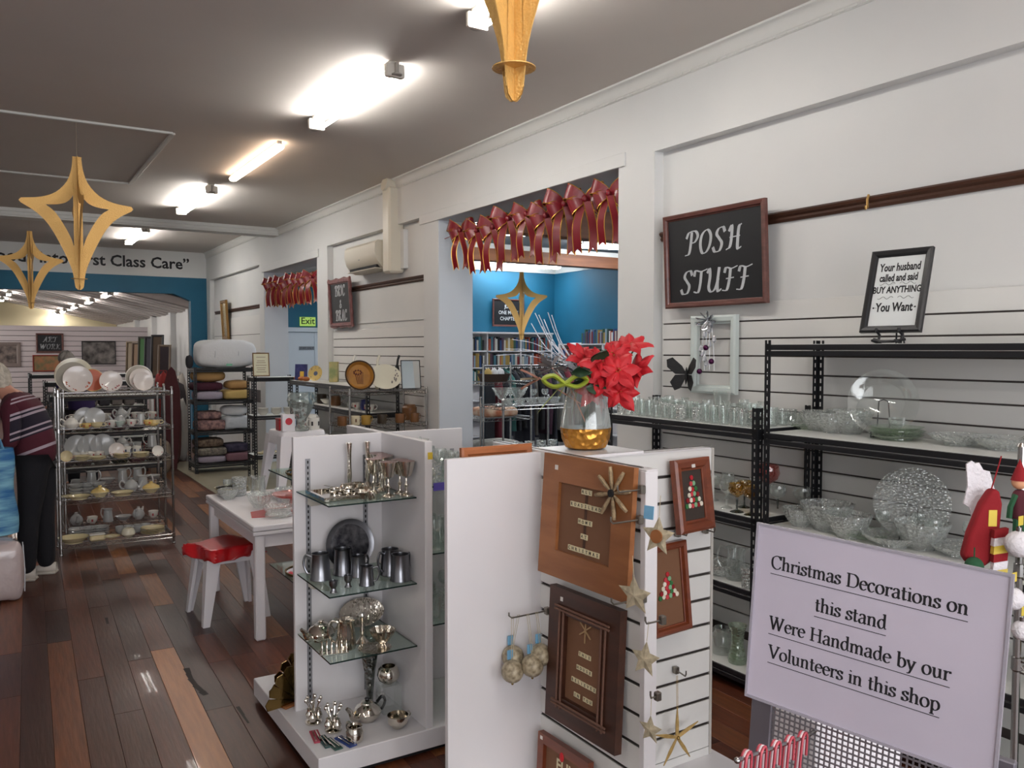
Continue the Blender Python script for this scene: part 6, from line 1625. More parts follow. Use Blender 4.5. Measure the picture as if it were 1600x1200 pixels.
for x in (-.18, .14): b.tube([(x+.01*sin(k), -.215*cos(k*.5), .20+.205*sin(k*.5)) for k in range(-3, 8)], .006, 5)
b.out('strap', mat('strap_white', 'c9cccf', .5), duv); B().box(-.03, .05, -.213, -.209, .03, .06).out('tag', mat('green_tag', '7fc4a4', .5), duv, smooth=False)
tan = fab('tan_fabric', 'b08a58'); wine = fab('wine_fabric', '3f1426'); lil = fab('lilac_fabric', 'a39aa8'); yel = fab('yellow_fabric', 'c4a767')
patt = fab('pink_patterned', 'a8847e', '5f4a4e', vs=20); pgry = fab('grey_patterned', '5a5550', '8a8478', vs=25); navy = fab('navy_quilt', '2b2840', '4a4258', vs=14)
plast = mat('plastic_wrap', 'c2c6cc', .25, bump=.8, bscale=18, coat=.3)
z = 1.03
linen('folded_blanket', 2.62, 12.38, z, .38, .40, .13, lil, 'lilac folded blanket at the bottom left of the linen shelf')
linen('folded_blanket', 2.60, 12.38, z+.133, .42, .40, .12, wine, 'dark wine folded blanket on top of the lilac one')
linen('pillow', 2.63, 12.38, z+.256, .46, .38, .17, tan, 'tan pillow topping the wine and lilac stack', 'pillow', e=.6)
linen('folded_blanket', 3.0, 12.38, z, .36, .40, .14, yel, 'yellow folded blanket at the lower right of the linen shelf', seed=2)
linen('pillow', 3.03, 12.38, z+.143, .34, .36, .13, tan, 'tan pillow on top of the yellow blanket', 'pillow', seed=3, e=.6)
z = .60
linen('folded_quilt', 2.64, 12.36, z, .40, .42, .15, patt, 'pink patterned quilt on the middle linen shelf', seed=4)
linen('folded_quilt', 2.62, 12.38, z+.152, .34, .34, .12, patt, 'smaller pink patterned quilt piled on the first', seed=5)
linen('bedding_bag', 2.99, 12.36, z, .38, .42, .19, plast, 'plastic wrapped grey bedding on the middle linen shelf', 'bedding', seed=6, lump=.06)
linen('pillow_roll', 2.98, 12.36, z+.193, .38, .26, .15, wm, 'white rolled pillow lying over the wrapped bedding', 'pillow', seed=7, rz=-.2, e=.6)
z = .14
linen('folded_blanket', 2.64, 12.36, z, .40, .42, .10, lil, 'lilac blanket at the bottom of the linen rack', seed=8)
linen('folded_quilt', 2.64, 12.36, z+.102, .42, .42, .12, pgry, 'grey patterned quilt on the lilac blanket below', seed=9)
linen('folded_quilt', 2.62, 12.36, z+.224, .38, .40, .12, fab('brown_quilt', '4a3a34', '7a6a58', vs=30), 'brown patterned quilt topping the bottom stack', seed=10)
linen('folded_blanket', 3.0, 12.36, z, .36, .42, .13, fab('rose_blanket', '7d5a64'), 'dusky rose blanket at the bottom right of the linen rack', seed=11)
linen('folded_quilt', 3.0, 12.36, z+.133, .34, .40, .12, navy, 'navy quilt over the dusky rose blanket', seed=12)
b = B()
for k in range(7): b.ball((0, 0, 0), (.02, .035, .05), 8, 6, M=None)
for i in range(6):
    c_ = ['2c2b30', 'c9c7c0', '34302e', '6a6a30', 'bcb8b4', '26242a'][i]
    B().cushion((0, 0, .09), (.10, .08, .18), e=.7, lump=.05, seed=i).out('soft_toy', fab('toy_%d' % i, c_), loc=(2.36+.0+(i % 3)*.035, 12.25+i*.06, 1.487), label=['dark', 'white', 'brown', 'olive', 'pale', 'black'][i]+' soft toy beside the duvet on the linen rack', cat='soft toy', ang=80) if i < 1 else None
# black rack in front of the passage
MZ = [.33, .86, 1.375]
slot_rack('shelf_rack', 'black slotted rack standing across the narrow doorway with pale bowls', 2.97, 3.57, 11.2, 11.56, 1.375, MZ)
for i, (x, l) in enumerate([(3.12, 'left'), (3.30, 'middle'), (3.47, 'right')]):
    for k in range(3):
        put('bowl_w', bowl(.075, .05, porc, 'china_bowl', foot=.5, flute=0, fn=0), (x, 11.32, .862+.022*k), 'white china bowl nested %s on the far doorway rack' % l, 'bowl', '%s stack of white bowls' % l)
for k in range(2): put('pl_big', None, (3.12+k*.25, 11.34, .332), ['flat plate low on the doorway rack, left', 'flat plate low on the doorway rack, right'][k], 'plate')
put('pl_big', None, (3.2, 11.34, .35), 'silver rimmed plate lying over the low plates of the doorway rack', 'plate')

# ======================= BRIC-A-BRAC RACKS =======================
slot_rack('shelf_rack', 'long black slotted rack along the slat wall under the BRIC & BRAC board', 3.24, 3.60, 7.95, 10.5, 1.36, [.3, .74, 1.10, 1.36])
BZ = [.12, .58, 1.05, 1.36]
wire_rack('wire_rack', 'chrome wire rack of brown mugs below the mirror and frying pan', 2.77, 3.545, 7.2, 7.72, 1.385, BZ)
def BP(u, z, d=.08): y = 7.2+d; dd = ray(u, 700); return (dd.x*y/dd.y, y, z+.002)
def pan():
    t = T('frying_pan', None, None)
    M = Matrix.Translation((0, 0, .142)) @ Matrix.Rotation(R(78), 4, 'X')
    B().lathe([(0, 0), (.11, 0), (.135, .03), (.142, .032), (.142, .036), (.13, .035), (.108, .006), (0, .006)], 36, M=M).out('pan', mat('pan_brown', '3a2412', .3, .3), t)
    B().lathe([(0, .007), (.106, .007), (.128, .033), (.126, .034), (.104, .0085), (0, .0085)], 36, M=M).out('amber_lining', mat('amber_enamel', 'a8752c', .3, col2='8f5f22', vscale=9, coat=.3), t)
    b = B()
    for k in range(5): b.tube([M @ V(p) for p in [(-.02+k*.012, -.08, .012), (-.03+k*.015, -.02, .012), (-.045+k*.02, .03, .012)]], .003, 5)
    for k in range(9): a = k*.7; b.ball(M @ V((cos(a)*.035-.015, .03+sin(a)*.02, .012)), (.009, .004, .009), 6, 4)
    b.out('flower_print', mat('flower_brown', '5a2410', .5), t)
    return t
put('pan', pan, BP(562, 1.36, .12), 'round amber pan with a brown flower print, standing on the chrome rack', 'pan', rz=R(-6))
def platter():
    t = T('oval_platter', None, None); M = Matrix.Translation((0, 0, .125)) @ Matrix.Rotation(R(74), 4, 'X') @ Matrix.Diagonal((1.32, 1, 1, 1))
    B().lathe([(0, 0), (.085, 0), (.09, .005), (.122, .014), (.122, .018), (.088, .009), (0, .005)], 40, M=M).out('dish', pc, t)
    b = B(); rr = random.Random(2)
    for k in range(11): q = M @ V((.065+rr.uniform(-.02, .035), rr.uniform(-.06, .06), .013)); b.ball(q, (.007, .002, .010), 6, 4)
    b.out('flower_print', mat('grey_print', '77706c', .5), t)
    b = B()
    for s in (-1, 1): b.tube([(s*.07, .02, .002), (s*.07, -.05, .002), (s*.07, -.055, .025)], .004, 5)
    b.tube([(-.07, .02, .002), (.07, .02, .002)], .004, 5); b.out('stand', blackm, t)
    return t
put('platter', platter, BP(602, 1.36, .16), 'oval ivory platter with grey flowers on a black plate stand', 'platter', rz=R(-4))
t, fc, zf = framed('mirror', 'small black edged mirror standing at the right end of the chrome rack', 'mirror', .20, .28, .008, mat('black_frame', ''), fr((BP(643, 1.36, .12)[0], 7.33, 1.507), (1, -.05, 0), (-.03, .12, 1)), mat('mirror', ''), .01)
easel_back(t, .27)
for i, (u, m_, l) in enumerate([(552, porc, 'white handled server standing behind the platter, left'), (590, pc, 'long white patterned server behind the platter'), (621, blackm, 'black handled brush rising behind the platter')]):
    x, y, z0 = BP(u, 1.36, .30)
    b = B(); b.cushion((0, 0, .12), (.05, .03, .24), e=.6); b.tube([(0, 0, .22), (.01, 0, .29), (.025, 0, .33)], .012, 8)
    b.out(['server', 'server', 'brush'][i], m_, loc=(x, y, z0), label=l, cat=['utensil', 'utensil', 'brush'][i], ang=60)
mb = [mat('mug_brown', '7a5230', .35, coat=.3), mat('mug_mustard', 'a8843a', .35, coat=.3), mat('mug_white_flower', 'dccfae', .3, coat=.3), mat('mug_dark', '3f3428', .35, coat=.3)]
specs = [(535, 0, .06, 'brown mug at the far left of the chrome rack'), (555, 2, .06, 'cream mug with brown flowers on the chrome rack'), (572, 1, .06, 'mustard mug on the chrome rack'), (597, 3, .08, 'dark olive mug in the middle of the chrome rack'), (625, 0, .08, 'brown mug second from the right on the chrome rack'), (648, 0, .08, 'wide brown mug at the right end of the chrome rack')]
for u, k, d, l in specs:
    put('bmug%d' % k, cup(.045, .085, mb[k], 'mug', straight=True, m2=mat('brown_flower', '6a4024', .5) if k == 2 else None), BP(u, 1.05, d), l, 'mug', rz=R(10))
for i, (u, m_, l) in enumerate([(560, gl, 'clear glass jar standing on the black rack behind'), (578, gl, 'second clear glass jar on the black rack behind')]): pass
put('blue_bag', lambda: B().cushion((0, 0, .06), (.09, .08, .12), e=.5).out('canister', mat('royal_blue', '23286e', .4)), (3.36, 8.30, 1.102), 'royal blue canister on the long black rack', 'canister')
put('cup_f', None, (3.34, 8.12, 1.102), 'floral cup beside the blue canister', 'cup', scale=1.3)
put('cup_f', None, (3.36, 8.50, 1.102), 'floral cup left of the blue canister', 'cup', rz=2, scale=1.3)
for i in range(6): put(['cup_g', 'goblet', 'bmug0', 'bowl_w', 'bmug3', 'tumbler_m'][i], None, (3.38, 8.75+i*.24, 1.102), ['grey cup', 'clear goblet', 'brown mug', 'white bowl', 'dark mug', 'glass tumbler'][i]+' further along the long black rack', ['cup', 'glass', 'mug', 'bowl', 'mug', 'glass'][i], scale=1.3)
put('wcrock', lambda: B().lathe([(0, 0), (.07, 0), (.075, .01), (.075, .12), (.06, .14), (.06, .15), (.055, .15), (0, .13)], 20).out('brown_crock', mb[0]), BP(640, 1.05, .35), 'tall brown crock at the back of the chrome rack', 'crock')
# books and ornaments at the far end of the long black rack
t = T('book', 'blue patterned book with a yellow square standing on the rack', 'book', None, M=fr((3.30, 10.25, 1.465), (.55, -.8, 0), (.0, .12, 1)))
B().bev(-.09, .09, -.10, .10, -.02, 0, .002).out('cover', mat('blue_book', '2c3566', .4, col2='4a4a80', vscale=20), t, smooth=False); B().box(-.01, .05, -.06, .01, 0, .001).out('yellow_square', mat('yellow_sq', 'd9b84c', .5), t, smooth=False)
put('ps_blue', pl_stand(.095, creamy, fl_bl, 'scene'), (3.36, 9.85, 1.362), 'yellow and blue decorated plate standing on the long black rack', 'plate', rz=R(-50))
t = T('painted_box', 'tall green and yellow painted box behind the decorated plate', 'box', None, (3.48, 9.55, 1.362), R(-30)); B().bev(-.05, .05, -.05, .05, 0, .24, .004).out('carton', mat('green_yellow', '8c9a68', .5, col2='c9b880', vscale=10), t, smooth=False)
for i in range(3): B().ball((0, 0, .025), (.05, .04, .028), 12, 8).out('clay_bird', mat('clay', 'a8602c', .5), loc=(3.29, 10.35-i*.17, 1.362), label=['small orange clay ornament by the blue book', 'small orange clay ornament in front of the blue book', 'small orange clay ornament by the decorated plate'][i], cat='ornament')

# ======================= BLUE ROOM =======================
bk = T('bookcase', 'white bookcase full of paperbacks along the blue back wall', 'bookcase', None, (7.1, 11.7, 0))
B().bev(-.95, .98, .10, .13, 0, 2.02, .003).out('back_board', whitem, bk, smooth=False)
for x in (-.95, -.30, .34, .96): B().bev(x-.012, x+.012, -.12, .10, 0, 2.02, .002).out('upright', whitem, bk, smooth=False)
sh_z = [1.20, 1.46, 1.73]
for z in (.05, .35, .65, .93, 1.2, 1.46, 1.73): B().bev(-.94, .95, -.12, .10, z-.02, z, .002).out('shelf', whitem, bk, smooth=False)
B().bev(-.96, .99, -.13, .13, 2.0, 2.03, .002).out('top_board', whitem, bk, smooth=False)
bcols = ['2c2d34', '7a2a2c', 'c9c4b8', '3a5a4a', '2f4a78', 'a88a4a', 'd9d6cf', '1f1f24', '5a3f50', '8a9aa8', '4a7a8a', 'b0543a']
bms = [mat('book_%d' % i, c, .6) for i, c in enumerate(bcols)]
bkm = {}
cnames = ['black', 'dark red', 'cream', 'dark green', 'blue', 'tan', 'white', 'black', 'plum', 'grey', 'teal', 'orange']
def book_at(x, y, z, grp, lab, ax='x'):
    mi = rnd.randrange(12); wb_ = rnd.choice((.022, .028, .034, .040)); hb_ = rnd.choice((.17, .19, .21, .225))
    k = (mi, wb_, hb_, ax)
    if k not in bkm:
        b = B(); b.bev(0, wb_, 0, .13, 0, hb_, .002) if ax == 'x' else b.bev(0, .13, 0, wb_, 0, hb_, .002)
        bkm[k] = b.mesh('book', bms[mi], False)
    link('book', bkm[k], None, (x, y, z+.0005), label='%s book %s' % (cnames[mi], lab), cat='book', group=grp)
    return wb_
for z, nm in zip(sh_z, ('third', 'second', 'top')):
    for s0, s1 in ((-.93, -.32), (-.28, .32), (.36, .94)):
        x = s0+.005
        while x < s1-.045: x += book_at(7.1+x, 11.585, z, 'paperbacks on the %s visible bookcase shelf' % nm, 'on the %s shelf of the back bookcase' % nm)+.002
b2 = T('bookcase', 'white bookcase against the right hand blue wall with dark books on top', 'bookcase', None, (8.15, 10.55, 0))
B().bev(.08, .11, -1.0, .75, 0, 1.86, .003).out('back_board', whitem, b2, smooth=False)
for z in (.05, .45, .85, 1.22, 1.54, 1.84): B().bev(-.14, .08, -1.0, .75, z-.02, z, .002).out('shelf', whitem, b2, smooth=False)
for y in (-1.0, -.4, .2, .76): B().bev(-.14, .08, y-.012, y+.012, 0, 1.84, .002).out('upright', whitem, b2, smooth=False)
y = 9.57
while y < 10.7: y += book_at(8.04, y, 1.841, 'books on top of the right bookcase', 'on top of the right hand bookcase', 'y')+.002
for z in (1.541, 1.221):
    for s0, s1 in ((9.57, 10.13), (10.17, 10.73), (10.77, 11.28)):
        y = s0
        while y < s1-.045: y += book_at(8.02, y, z, 'books in the right bookcase', 'inside the right hand bookcase', 'y')+.003
t, fc, zf = framed('chalkboard_sign', 'black board reading ONE MORE CHAPTER on the blue wall', 'framed sign', .62, .46, .03, mahog, fr((7.34, 11.82, 2.36), (1, 0, 0), (0, 0, 1)), blk, .025)
for s_, y_ in (('JUST', .10), ('ONE MORE', .0), ('CHAPTER', -.10)): txt(s_, .085, chalk, fc, Matrix.Translation((0, y_, zf+.001)), bold=.01, sx=.9)
# chrome racks in the doorway
wire_rack('wire_rack', 'tall chrome wire rack just inside the blue room, left of the doorway', 4.15, 4.72, 7.15, 7.55, 1.60, [.25, .70, 1.06, 1.42])
wire_rack('wire_rack', 'lower chrome wire rack crowded with glass bowls in the doorway', 3.86, 4.62, 6.30, 6.70, 1.30, [.3, .78, 1.24])
for i in range(5):
    put('cgb', None, (3.98+i*.13, 6.42, 1.242), 'cut glass bowl in front on the doorway rack top', 'bowl', 'cut glass bowls on the doorway rack', scale=.62)
    put('goblet', None, (3.98+i*.13, 6.58, 1.242), 'clear goblet behind on the doorway rack top', 'glass', 'goblets on the doorway rack', scale=1.1)
    put('tumb_cut_l', None, (3.98+i*.13, 6.45, .782), 'ribbed tumbler on the doorway rack second shelf', 'glass', 'ribbed tumblers on the doorway rack', scale=1.05)
put('sundae', stem_glass(.075, .12, .75, shape='v', name='sundae_glass'), (3.98, 6.52, 1.242), 'flared glass sundae dish at the left of the doorway rack', 'glass', scale=1.3)
put('sundae', None, (4.14, 6.50, 1.242), 'flared glass sundae dish beside its twin on the doorway rack', 'glass', scale=1.3)
bsk = T('wicker_basket', 'dark basket with white bundles on the tall doorway rack', 'basket', None, (4.36, 7.3, 1.422)); B().lathe([(0, 0), (.12, 0), (.15, .08), (.145, .08), (.115, .008), (0, .008)], 20, sx=1.2).out('wicker', mat('dark_wicker', '3a2a22', .8, bump=.8, bscale=120), bsk)
for i in range(3): linen('white_bundle', 4.29+i*.075, 7.3, 1.435, .07, .08, .12, [yel, wm, wm][i], ['pale yellow', 'white round', 'white'][i]+' bundle in the dark basket', 'bundle', seed=i, e=.8)
linen('folded_clothes', 4.38, 7.32, 1.062, .40, .34, .10, fab('rust_cloth', 'b06a4c', 'd0b8a0', vs=10), 'rust and cream folded clothes on the tall doorway rack', 'clothes', seed=3)
linen('folded_clothes', 4.38, 7.32, .702, .44, .34, .12, fab('pale_cloth', 'b8b6ae', '8f8c86', vs=9), 'pale folded clothes on the third shelf of the doorway rack', 'clothes', seed=5)
# clothes rails
cl_cols = ['1c1c22', '17171b', '23232b', '2f5a56', '1a1a1e', '6a2430', '2a2a35', '8a8a86', '1d1d24', '3a2030', '202028', '55514c']
def garment(i):
    rr = random.Random(i)
    def f():
        t = T('hanging_garment', None, None)
        w_ = .40; h_ = rr.uniform(.65, .95); ph = rr.uniform(0, 6)
        m_ = fab('garment_%d' % i, cl_cols[i % 12], vs=12)
        b = B()
        def g(u, v):
            a = u*2*pi; z = -.06-h_*v; sh = min(1, .25+v*5) if v < .15 else 1
            return (w_/2*cos(a)*sh*(1+.05*sin(ph+9*v)), .035*sin(a)*(1+.5*sin(5*a+ph)*v), z+.05*(1-abs(cos(a)))*(v < .1))
        b.grid(g, 16, 8); b.out('cloth', m_, t, ang=80)
        B().tube([(-.17, 0, -.09), (0, 0, -.04), (0, 0, -.02), (.012, 0, .0), (0, 0, .012), (-.012, 0, 0)], .003, 5).out('hanger', hookm, t)
        return t
    return f
def rail_unit(label, x0, y0, x1, y1, h, n, grp, lab, off=0):
    t = T('clothes_rail', label, 'clothes rail', None, (0, 0, 0)); b = B()
    B().cyl((x0, y0, h), (x1, y1, h), .0125).out('rail', chrome, t)
    for x, y in ((x0, y0), (x1, y1)): B().cyl((x, y, 0), (x, y, h), .0125).out('upright', chrome, t); B().bev(x-.2, x+.2, y-.02, y+.02, 0, .03, .004).out('foot', chrome, t)
    a = atan2(y1-y0, x1-x0)
    for i in range(n):
        f_ = (i+.5)/n
        put('garm%d' % ((i*5+off) % 12), garment((i*5+off) % 12), (x0+(x1-x0)*f_, y0+(y1-y0)*f_, h), lab, 'garment', grp, rz=a+pi/2+rnd.uniform(-.15, .15))
rail_unit('chrome clothes rail packed with black clothes behind the doorway racks', 5.0, 8.6, 6.6, 8.6, 1.55, 18, 'dark clothes on the blue room rail', 'dark garment hanging on the rail in the blue room')
rail_unit('second chrome clothes rail deeper in the blue room', 6.0, 10.3, 7.8, 10.3, 1.45, 16, 'dark clothes on the deeper rail', 'dark garment on the rail before the bookcase', 3)

# ======================= FAR HALL =======================
t, fc, zf = framed('chalkboard_sign', 'black board lettered ART WORK on the far slat partition', 'framed sign', .62, .50, .045, mahog, fr((1.30, 24.198, 1.91), (1, 0, 0), (0, 0, 1)), blk, .03)
for s_, y_ in (('ART', .03), ('WORK', -.15)): pen(B(), s_, 0, y_, .17, S, nib=.13, ang=8, thin=.04, slant=.1, sx=.95).out('chalk_lettering', chalk, fc, smooth=False, M=Matrix.Translation((0, 0, zf+.003)))
framed('painting', 'dark landscape painting hung right of the ART WORK board', 'painting', .80, .60, .02, blackm, fr((2.42, 24.198, 1.66), (1, 0, 0), (0, 0, 1)), mat('paint_dark', '2e2a28', .5, col2='8a8480', vscale=5, detail=6), .03)
framed('painting', 'pale portrait painting in a grey frame at the far left of the partition', 'painting', .60, .62, .10, mat('grey_frame', '7d706a', .5), fr((.36, 24.198, 1.62), (1, 0, 0), (0, 0, 1)), mat('paint_pale', '8f8078', .5, col2='3a3230', vscale=6), .03)
framed('painting', 'small red framed picture standing below the ART WORK board', 'painting', .62, .42, .03, mat('red_frame', '8a3020', .5), fr((1.22, 24.198, 1.40), (1, 0, 0), (0, 0, 1)), mat('paint_olive', '6a6a48', .5, col2='a8704a', vscale=7), .03)
mcs = ['5a4a34', '6a5038', '3f6a3a', '4a4850', '5a4a3c', '3a3034']
for i in range(6):
    framed('leaning_frame', ['bronze', 'brown', 'green reflecting', 'dark silver', 'dark', 'narrow brown'][i]+' framed mirror leaning in the row against the far right wall', 'mirror', .30, [.85, .82, .95, .95, .98, .75][i], .05, mat('lf_%d' % i, ['5f4e38', '4e3a28', '3b3c30', '29282c', '221f22', '6a5848'][i], .4), fr((3.0+i*.06, 22.6-i*.55, 1.104+[.85, .82, .95, .95, .98, .75][i]/2), (.8, -.6, 0), (.0, .1, 1)), mat('lfm_%d' % i, mcs[i], .3, .3), .03)
sbt = T('side_table', 'long low table under the leaning mirrors in the far hall', 'table', None, (3.22, 21.3, 0), R(-88))
B().bev(-1.8, 1.8, -.25, .25, 1.05, 1.10, .005).out('tabletop', mat('grey_top', 'a8a29e', .5), sbt, smooth=False)
for x in (-1.7, 1.7):
    for y in (-.2, .2): B().box(x-.03, x+.03, y-.03, y+.03, 0, 1.05).out('leg', blackm, sbt, smooth=False)
slot_rack('shelf_rack', 'black slotted rack with a white top standing across the far end', .50, 2.10, 14.6, 15.1, 1.36, [.5, .95, 1.36])
slot_rack('shelf_rack', 'nearer black slotted rack with a white top in the back area', .62, 1.9, 12.9, 13.35, 1.30, [.5, .95, 1.30])
slot_rack('shelf_rack', 'low black rack of dark goods just behind the china racks', .55, 1.75, 10.6, 11.0, 1.22, [.4, .8, 1.22])
rr = random.Random(31)
for i in range(11):
    linen('dark_bundle', .70+(i % 6)*.19, 10.8, .402 if i < 6 else .802, .17, .3, rr.uniform(.14, .26), fab('bund_%d' % (i % 5), ['26222a', '3a3236', '5c5a58', '1e2420', '4a2a34'][i % 5]), ['black', 'brown grey', 'mid grey', 'dark green', 'maroon', 'sooty', 'grey brown', 'ash grey', 'deep green', 'wine', 'coal'][i]+' bundle on the low black rack behind the china', 'bundle', seed=i)
for i in range(7):
    linen('pale_bundle', .72+(i % 7)*.16, 13.1, .952, .15, .3, .2, fab('bundp_%d' % (i % 3), ['77706c', '4c4a50', '8d8884'][i % 3]), ['first', 'second', 'third', 'fourth', 'fifth', 'sixth', 'seventh'][i]+' grey bundle from the left on the nearer white topped rack', 'bundle', seed=i)
# jumble by the teal pillar 
for i in range(9):
    c_ = ['8a2c2a', 'a8a49e', '55302c', '6a6a64', '9c8c7c', '3a3436', '7a2228', 'b5ada4', '4a4440'][i]
    x, y, h = [(2.34, 14.25, 1.35), (2.50, 13.85, .95), (2.32, 13.5, 1.1), (2.22, 13.12, .6), (1.98, 12.4, .5), (2.62, 14.65, 1.2), (2.0, 13.6, .35), (2.72, 15.1, 1.3), (2.05, 14.5, .8)][i]
    nm = ['red', 'pale grey', 'maroon', 'grey', 'beige', 'black', 'crimson', 'off white', 'brown'][i]
    t = T('standing_bag', nm+' bag of goods in the jumble before the teal pillar', 'bag', None, (x, y, 0), i)
    B().cushion((0, 0, h/2), (.26, .24, h), e=.5, lump=.06, seed=i).out('body', fab('jum_%d' % i, c_), t, ang=80)
    B().tube([(-.06, 0, h-.03), (-.05, 0, h+.06), (.05, 0, h+.06), (.06, 0, h-.03)], .008, 6).out('handle', fab('jum_%d' % i, ''), t)
t = T('ironing_board', 'dark red ironing board leaning by the linen rack', 'ironing board', M=fr((2.17, 12.6, .85), (.9, -.3, 0), (.12, .15, 1)))
b = B().prism([(-.09, -.8), (.09, -.8), (.13, -.2), (.12, .3), (.05, .6), (0, .66), (-.05, .6), (-.12, .3), (-.13, -.2)], 0, .03); b.out('board', fab('iron_cover', '4a2226'), t, smooth=False)
B().tube([(-.05, -.7, -.02), (0, .3, -.03), (.05, -.7, -.02)], .01, 6).out('leg', greyal, t)

# ======================= CHRISTMAS RACK (far right) =======================
QX, QY = 2.47, 1.22
wire_rack('wire_rack', 'chrome wire rack of Christmas goods at the right edge', QX, 2.98, .60, QY, 1.475, [.30, .86, 1.13, 1.40])
fluff = mat('white_fluff', 'dedade', .95, bump=.6, bscale=90); felt = mat('red_felt', '850f19', .9, bump=.1, bscale=200)
ylw = mat('yellow_tag', 'd9c04a', .5); greenf = mat('green_felt', '1c4a2e', .9)
def XP(u, v, t_): return EYEV+ray(u, v)*t_
pH = XP(1535, 820, 2.28)
Mh = fr(pH, (RT.x, RT.y, 0), (-.05*RT.x+.30*RT.x, .30*RT.y, 1))
t = T('christmas_stocking', 'red felt Santa hat with a yellow tag hanging on the chrome rack', 'hat', M=Mh)
b = B().prism([(-.045, -.10), (-.055, -.085), (-.04, -.02), (-.01, .06), (.015, .10), (.035, .10), (.045, .06), (.04, -.02), (.02, -.10), (.0, -.115), (-.03, -.112)], -.018, .018); o = b.out('felt_body', felt, t, ang=60)
m_ = o.modifiers.new('b', 'BEVEL'); m_.width = .012; m_.segments = 3
B().bev(.005, .028, .0, .045, .018, .020, .0005).out('yellow_tag', ylw, t, smooth=False)
B().tube([(.02, .095, 0), (.035, .15, 0), (.045, .19, 0)], .002, 5).out('loop', felt, t)
pW = XP(1528, 770, 2.32)
t = T('feather_wing', 'white feathery card wing behind the red hat', 'ornament', M=fr(pW, (RT.x, RT.y, 0), (0, 0, 1)))
B().prism([(-.035, .08), (-.02, .09), (-.01, .082), (.0, .085), (.012, .065), (.03, .06), (.045, .01), (.035, -.04), (.0, -.09), (-.01, -.085), (-.025, -.04), (-.04, -.03), (-.03, .02)], -.003, .003).out('card', fluff, t, smooth=False)
t = T('santa_hat', 'red and white Santa hat on the top corner of the chrome rack', 'hat', None, (QX+.12, QY-.10, 1.402))
B().lathe([(.10, 0), (.115, .01), (.12, .035), (.105, .05), (.09, .05)], 24).out('fluffy_brim', fluff, t); B().lathe([(.10, .045), (.085, .09), (.05, .15), (.015, .19), (0, .195)], 20).out('crown', felt, t); B().ball((-.06, .02, .12), .035).out('pompom', fluff, t)
t = T('striped_stocking', 'red yellow and white striped Christmas stocking below the hat', 'stocking', M=fr(XP(1560, 868, 2.25), (RT.x, RT.y, 0), (0, 0, 1)))
for k in range(6):
    y0 = .07-k*.022; B().prism([(-.018, y0-.022), (.02, y0-.016), (.022, y0+.006), (-.016, y0)], -.008, .008).out('stripe', [felt, fluff, ylw][k % 3], t, smooth=False)
B().prism([(-.05, -.085), (.02, -.08), (.02, -.058), (-.02, -.062), (-.045, -.07)], -.008, .008).out('toe', greenf, t, smooth=False)
t = T('knitted_ball', 'dark green ball ornament hanging under the red hat', 'ornament', None, XP(1522, 884, 2.25)); B().ball((0, 0, 0), .024).out('ball', greenf, t); B().tube([(0, 0, .02), (0, 0, .05)], .002, 5).out('loop', greenf, t)
for i, (u, v, r) in enumerate([(1582, 935, .03), (1597, 985, .026), (1592, 850, .035)]):
    t = T('white_bauble', ['white glitter bauble hanging beside the sign', 'smaller white bauble low beside the sign', 'large white bauble high on the chrome rack'][i], 'bauble', 'white baubles', XP(u, v, 2.2))
    B().ball((0, 0, 0), r, 16, 12).out('ball', fluff, t); B().cyl((0, 0, r-.003), (0, 0, r+.01), .007).out('cap', chrome, t); B().tube([(0, 0, r+.01), (0, 0, r+.04)], .001, 4).out('thread', chrome, t); B().box(-.012, .012, -.004, -.003, r+.015, r+.04).out('yellow_tag', ylw, t, smooth=False)
t = T('elf_doll', 'small elf doll in green and dark red hanging on the chrome rack', 'doll', None, XP(1592, 790, 2.3))
B().cushion((0, 0, 0), (.05, .03, .09), e=.6).out('body', mat('maroon_felt', '4a1420', .9), t); B().ball((0, 0, .065), .02).out('head', mat('doll_skin', 'd9a07a', .7), t); B().lathe([(.022, .07), (.012, .10), (0, .13)], 12).out('hat', felt, t)
for s in (-1, 1): B().tube([(s*.02, 0, .03), (s*.045, 0, .0), (s*.05, 0, -.03)], .008, 6).out('arm', greenf, t); B().tube([(s*.012, 0, -.03), (s*.014, 0, -.10)], .009, 6).out('leg', greenf, t)
pb = XP(1600, 1030, 2.3)
B().lathe([(0, 0), (.10, 0), (.13, .07), (.135, .075), (.125, .07), (.095, .008), (0, .008)], 28).out('cream_bowl', cream_c, loc=(QX+.14, QY-.12, .862), label='cream bowl of trinkets on the lower shelf of the Christmas rack', cat='bowl')
t = T('gift_packet', 'clear wrapped green and red gift packet under the cream bowl', 'packet', None, (QX+.12, QY-.12, .302)); B().bev(-.10, .10, -.06, .06, 0, .42, .01).out('wrapper', mat('green_wrap', '4a6a5c', .2, col2='8aa098', vscale=8, coat=.5), t); B().ball((0, -.062, .33), (.03, .008, .03)).out('red_rosette', redf, t)
for i in range(4): linen('felt_toy', QX+.12+(i % 2)*.14, QY-.15-(i//2)*.2, 1.132, .10, .1, .12, [felt, fluff, greenf, fluff][i], ['red', 'white', 'green', 'off white'][i]+' felt toy on the second shelf of the Christmas rack', 'toy', seed=i, e=.7)

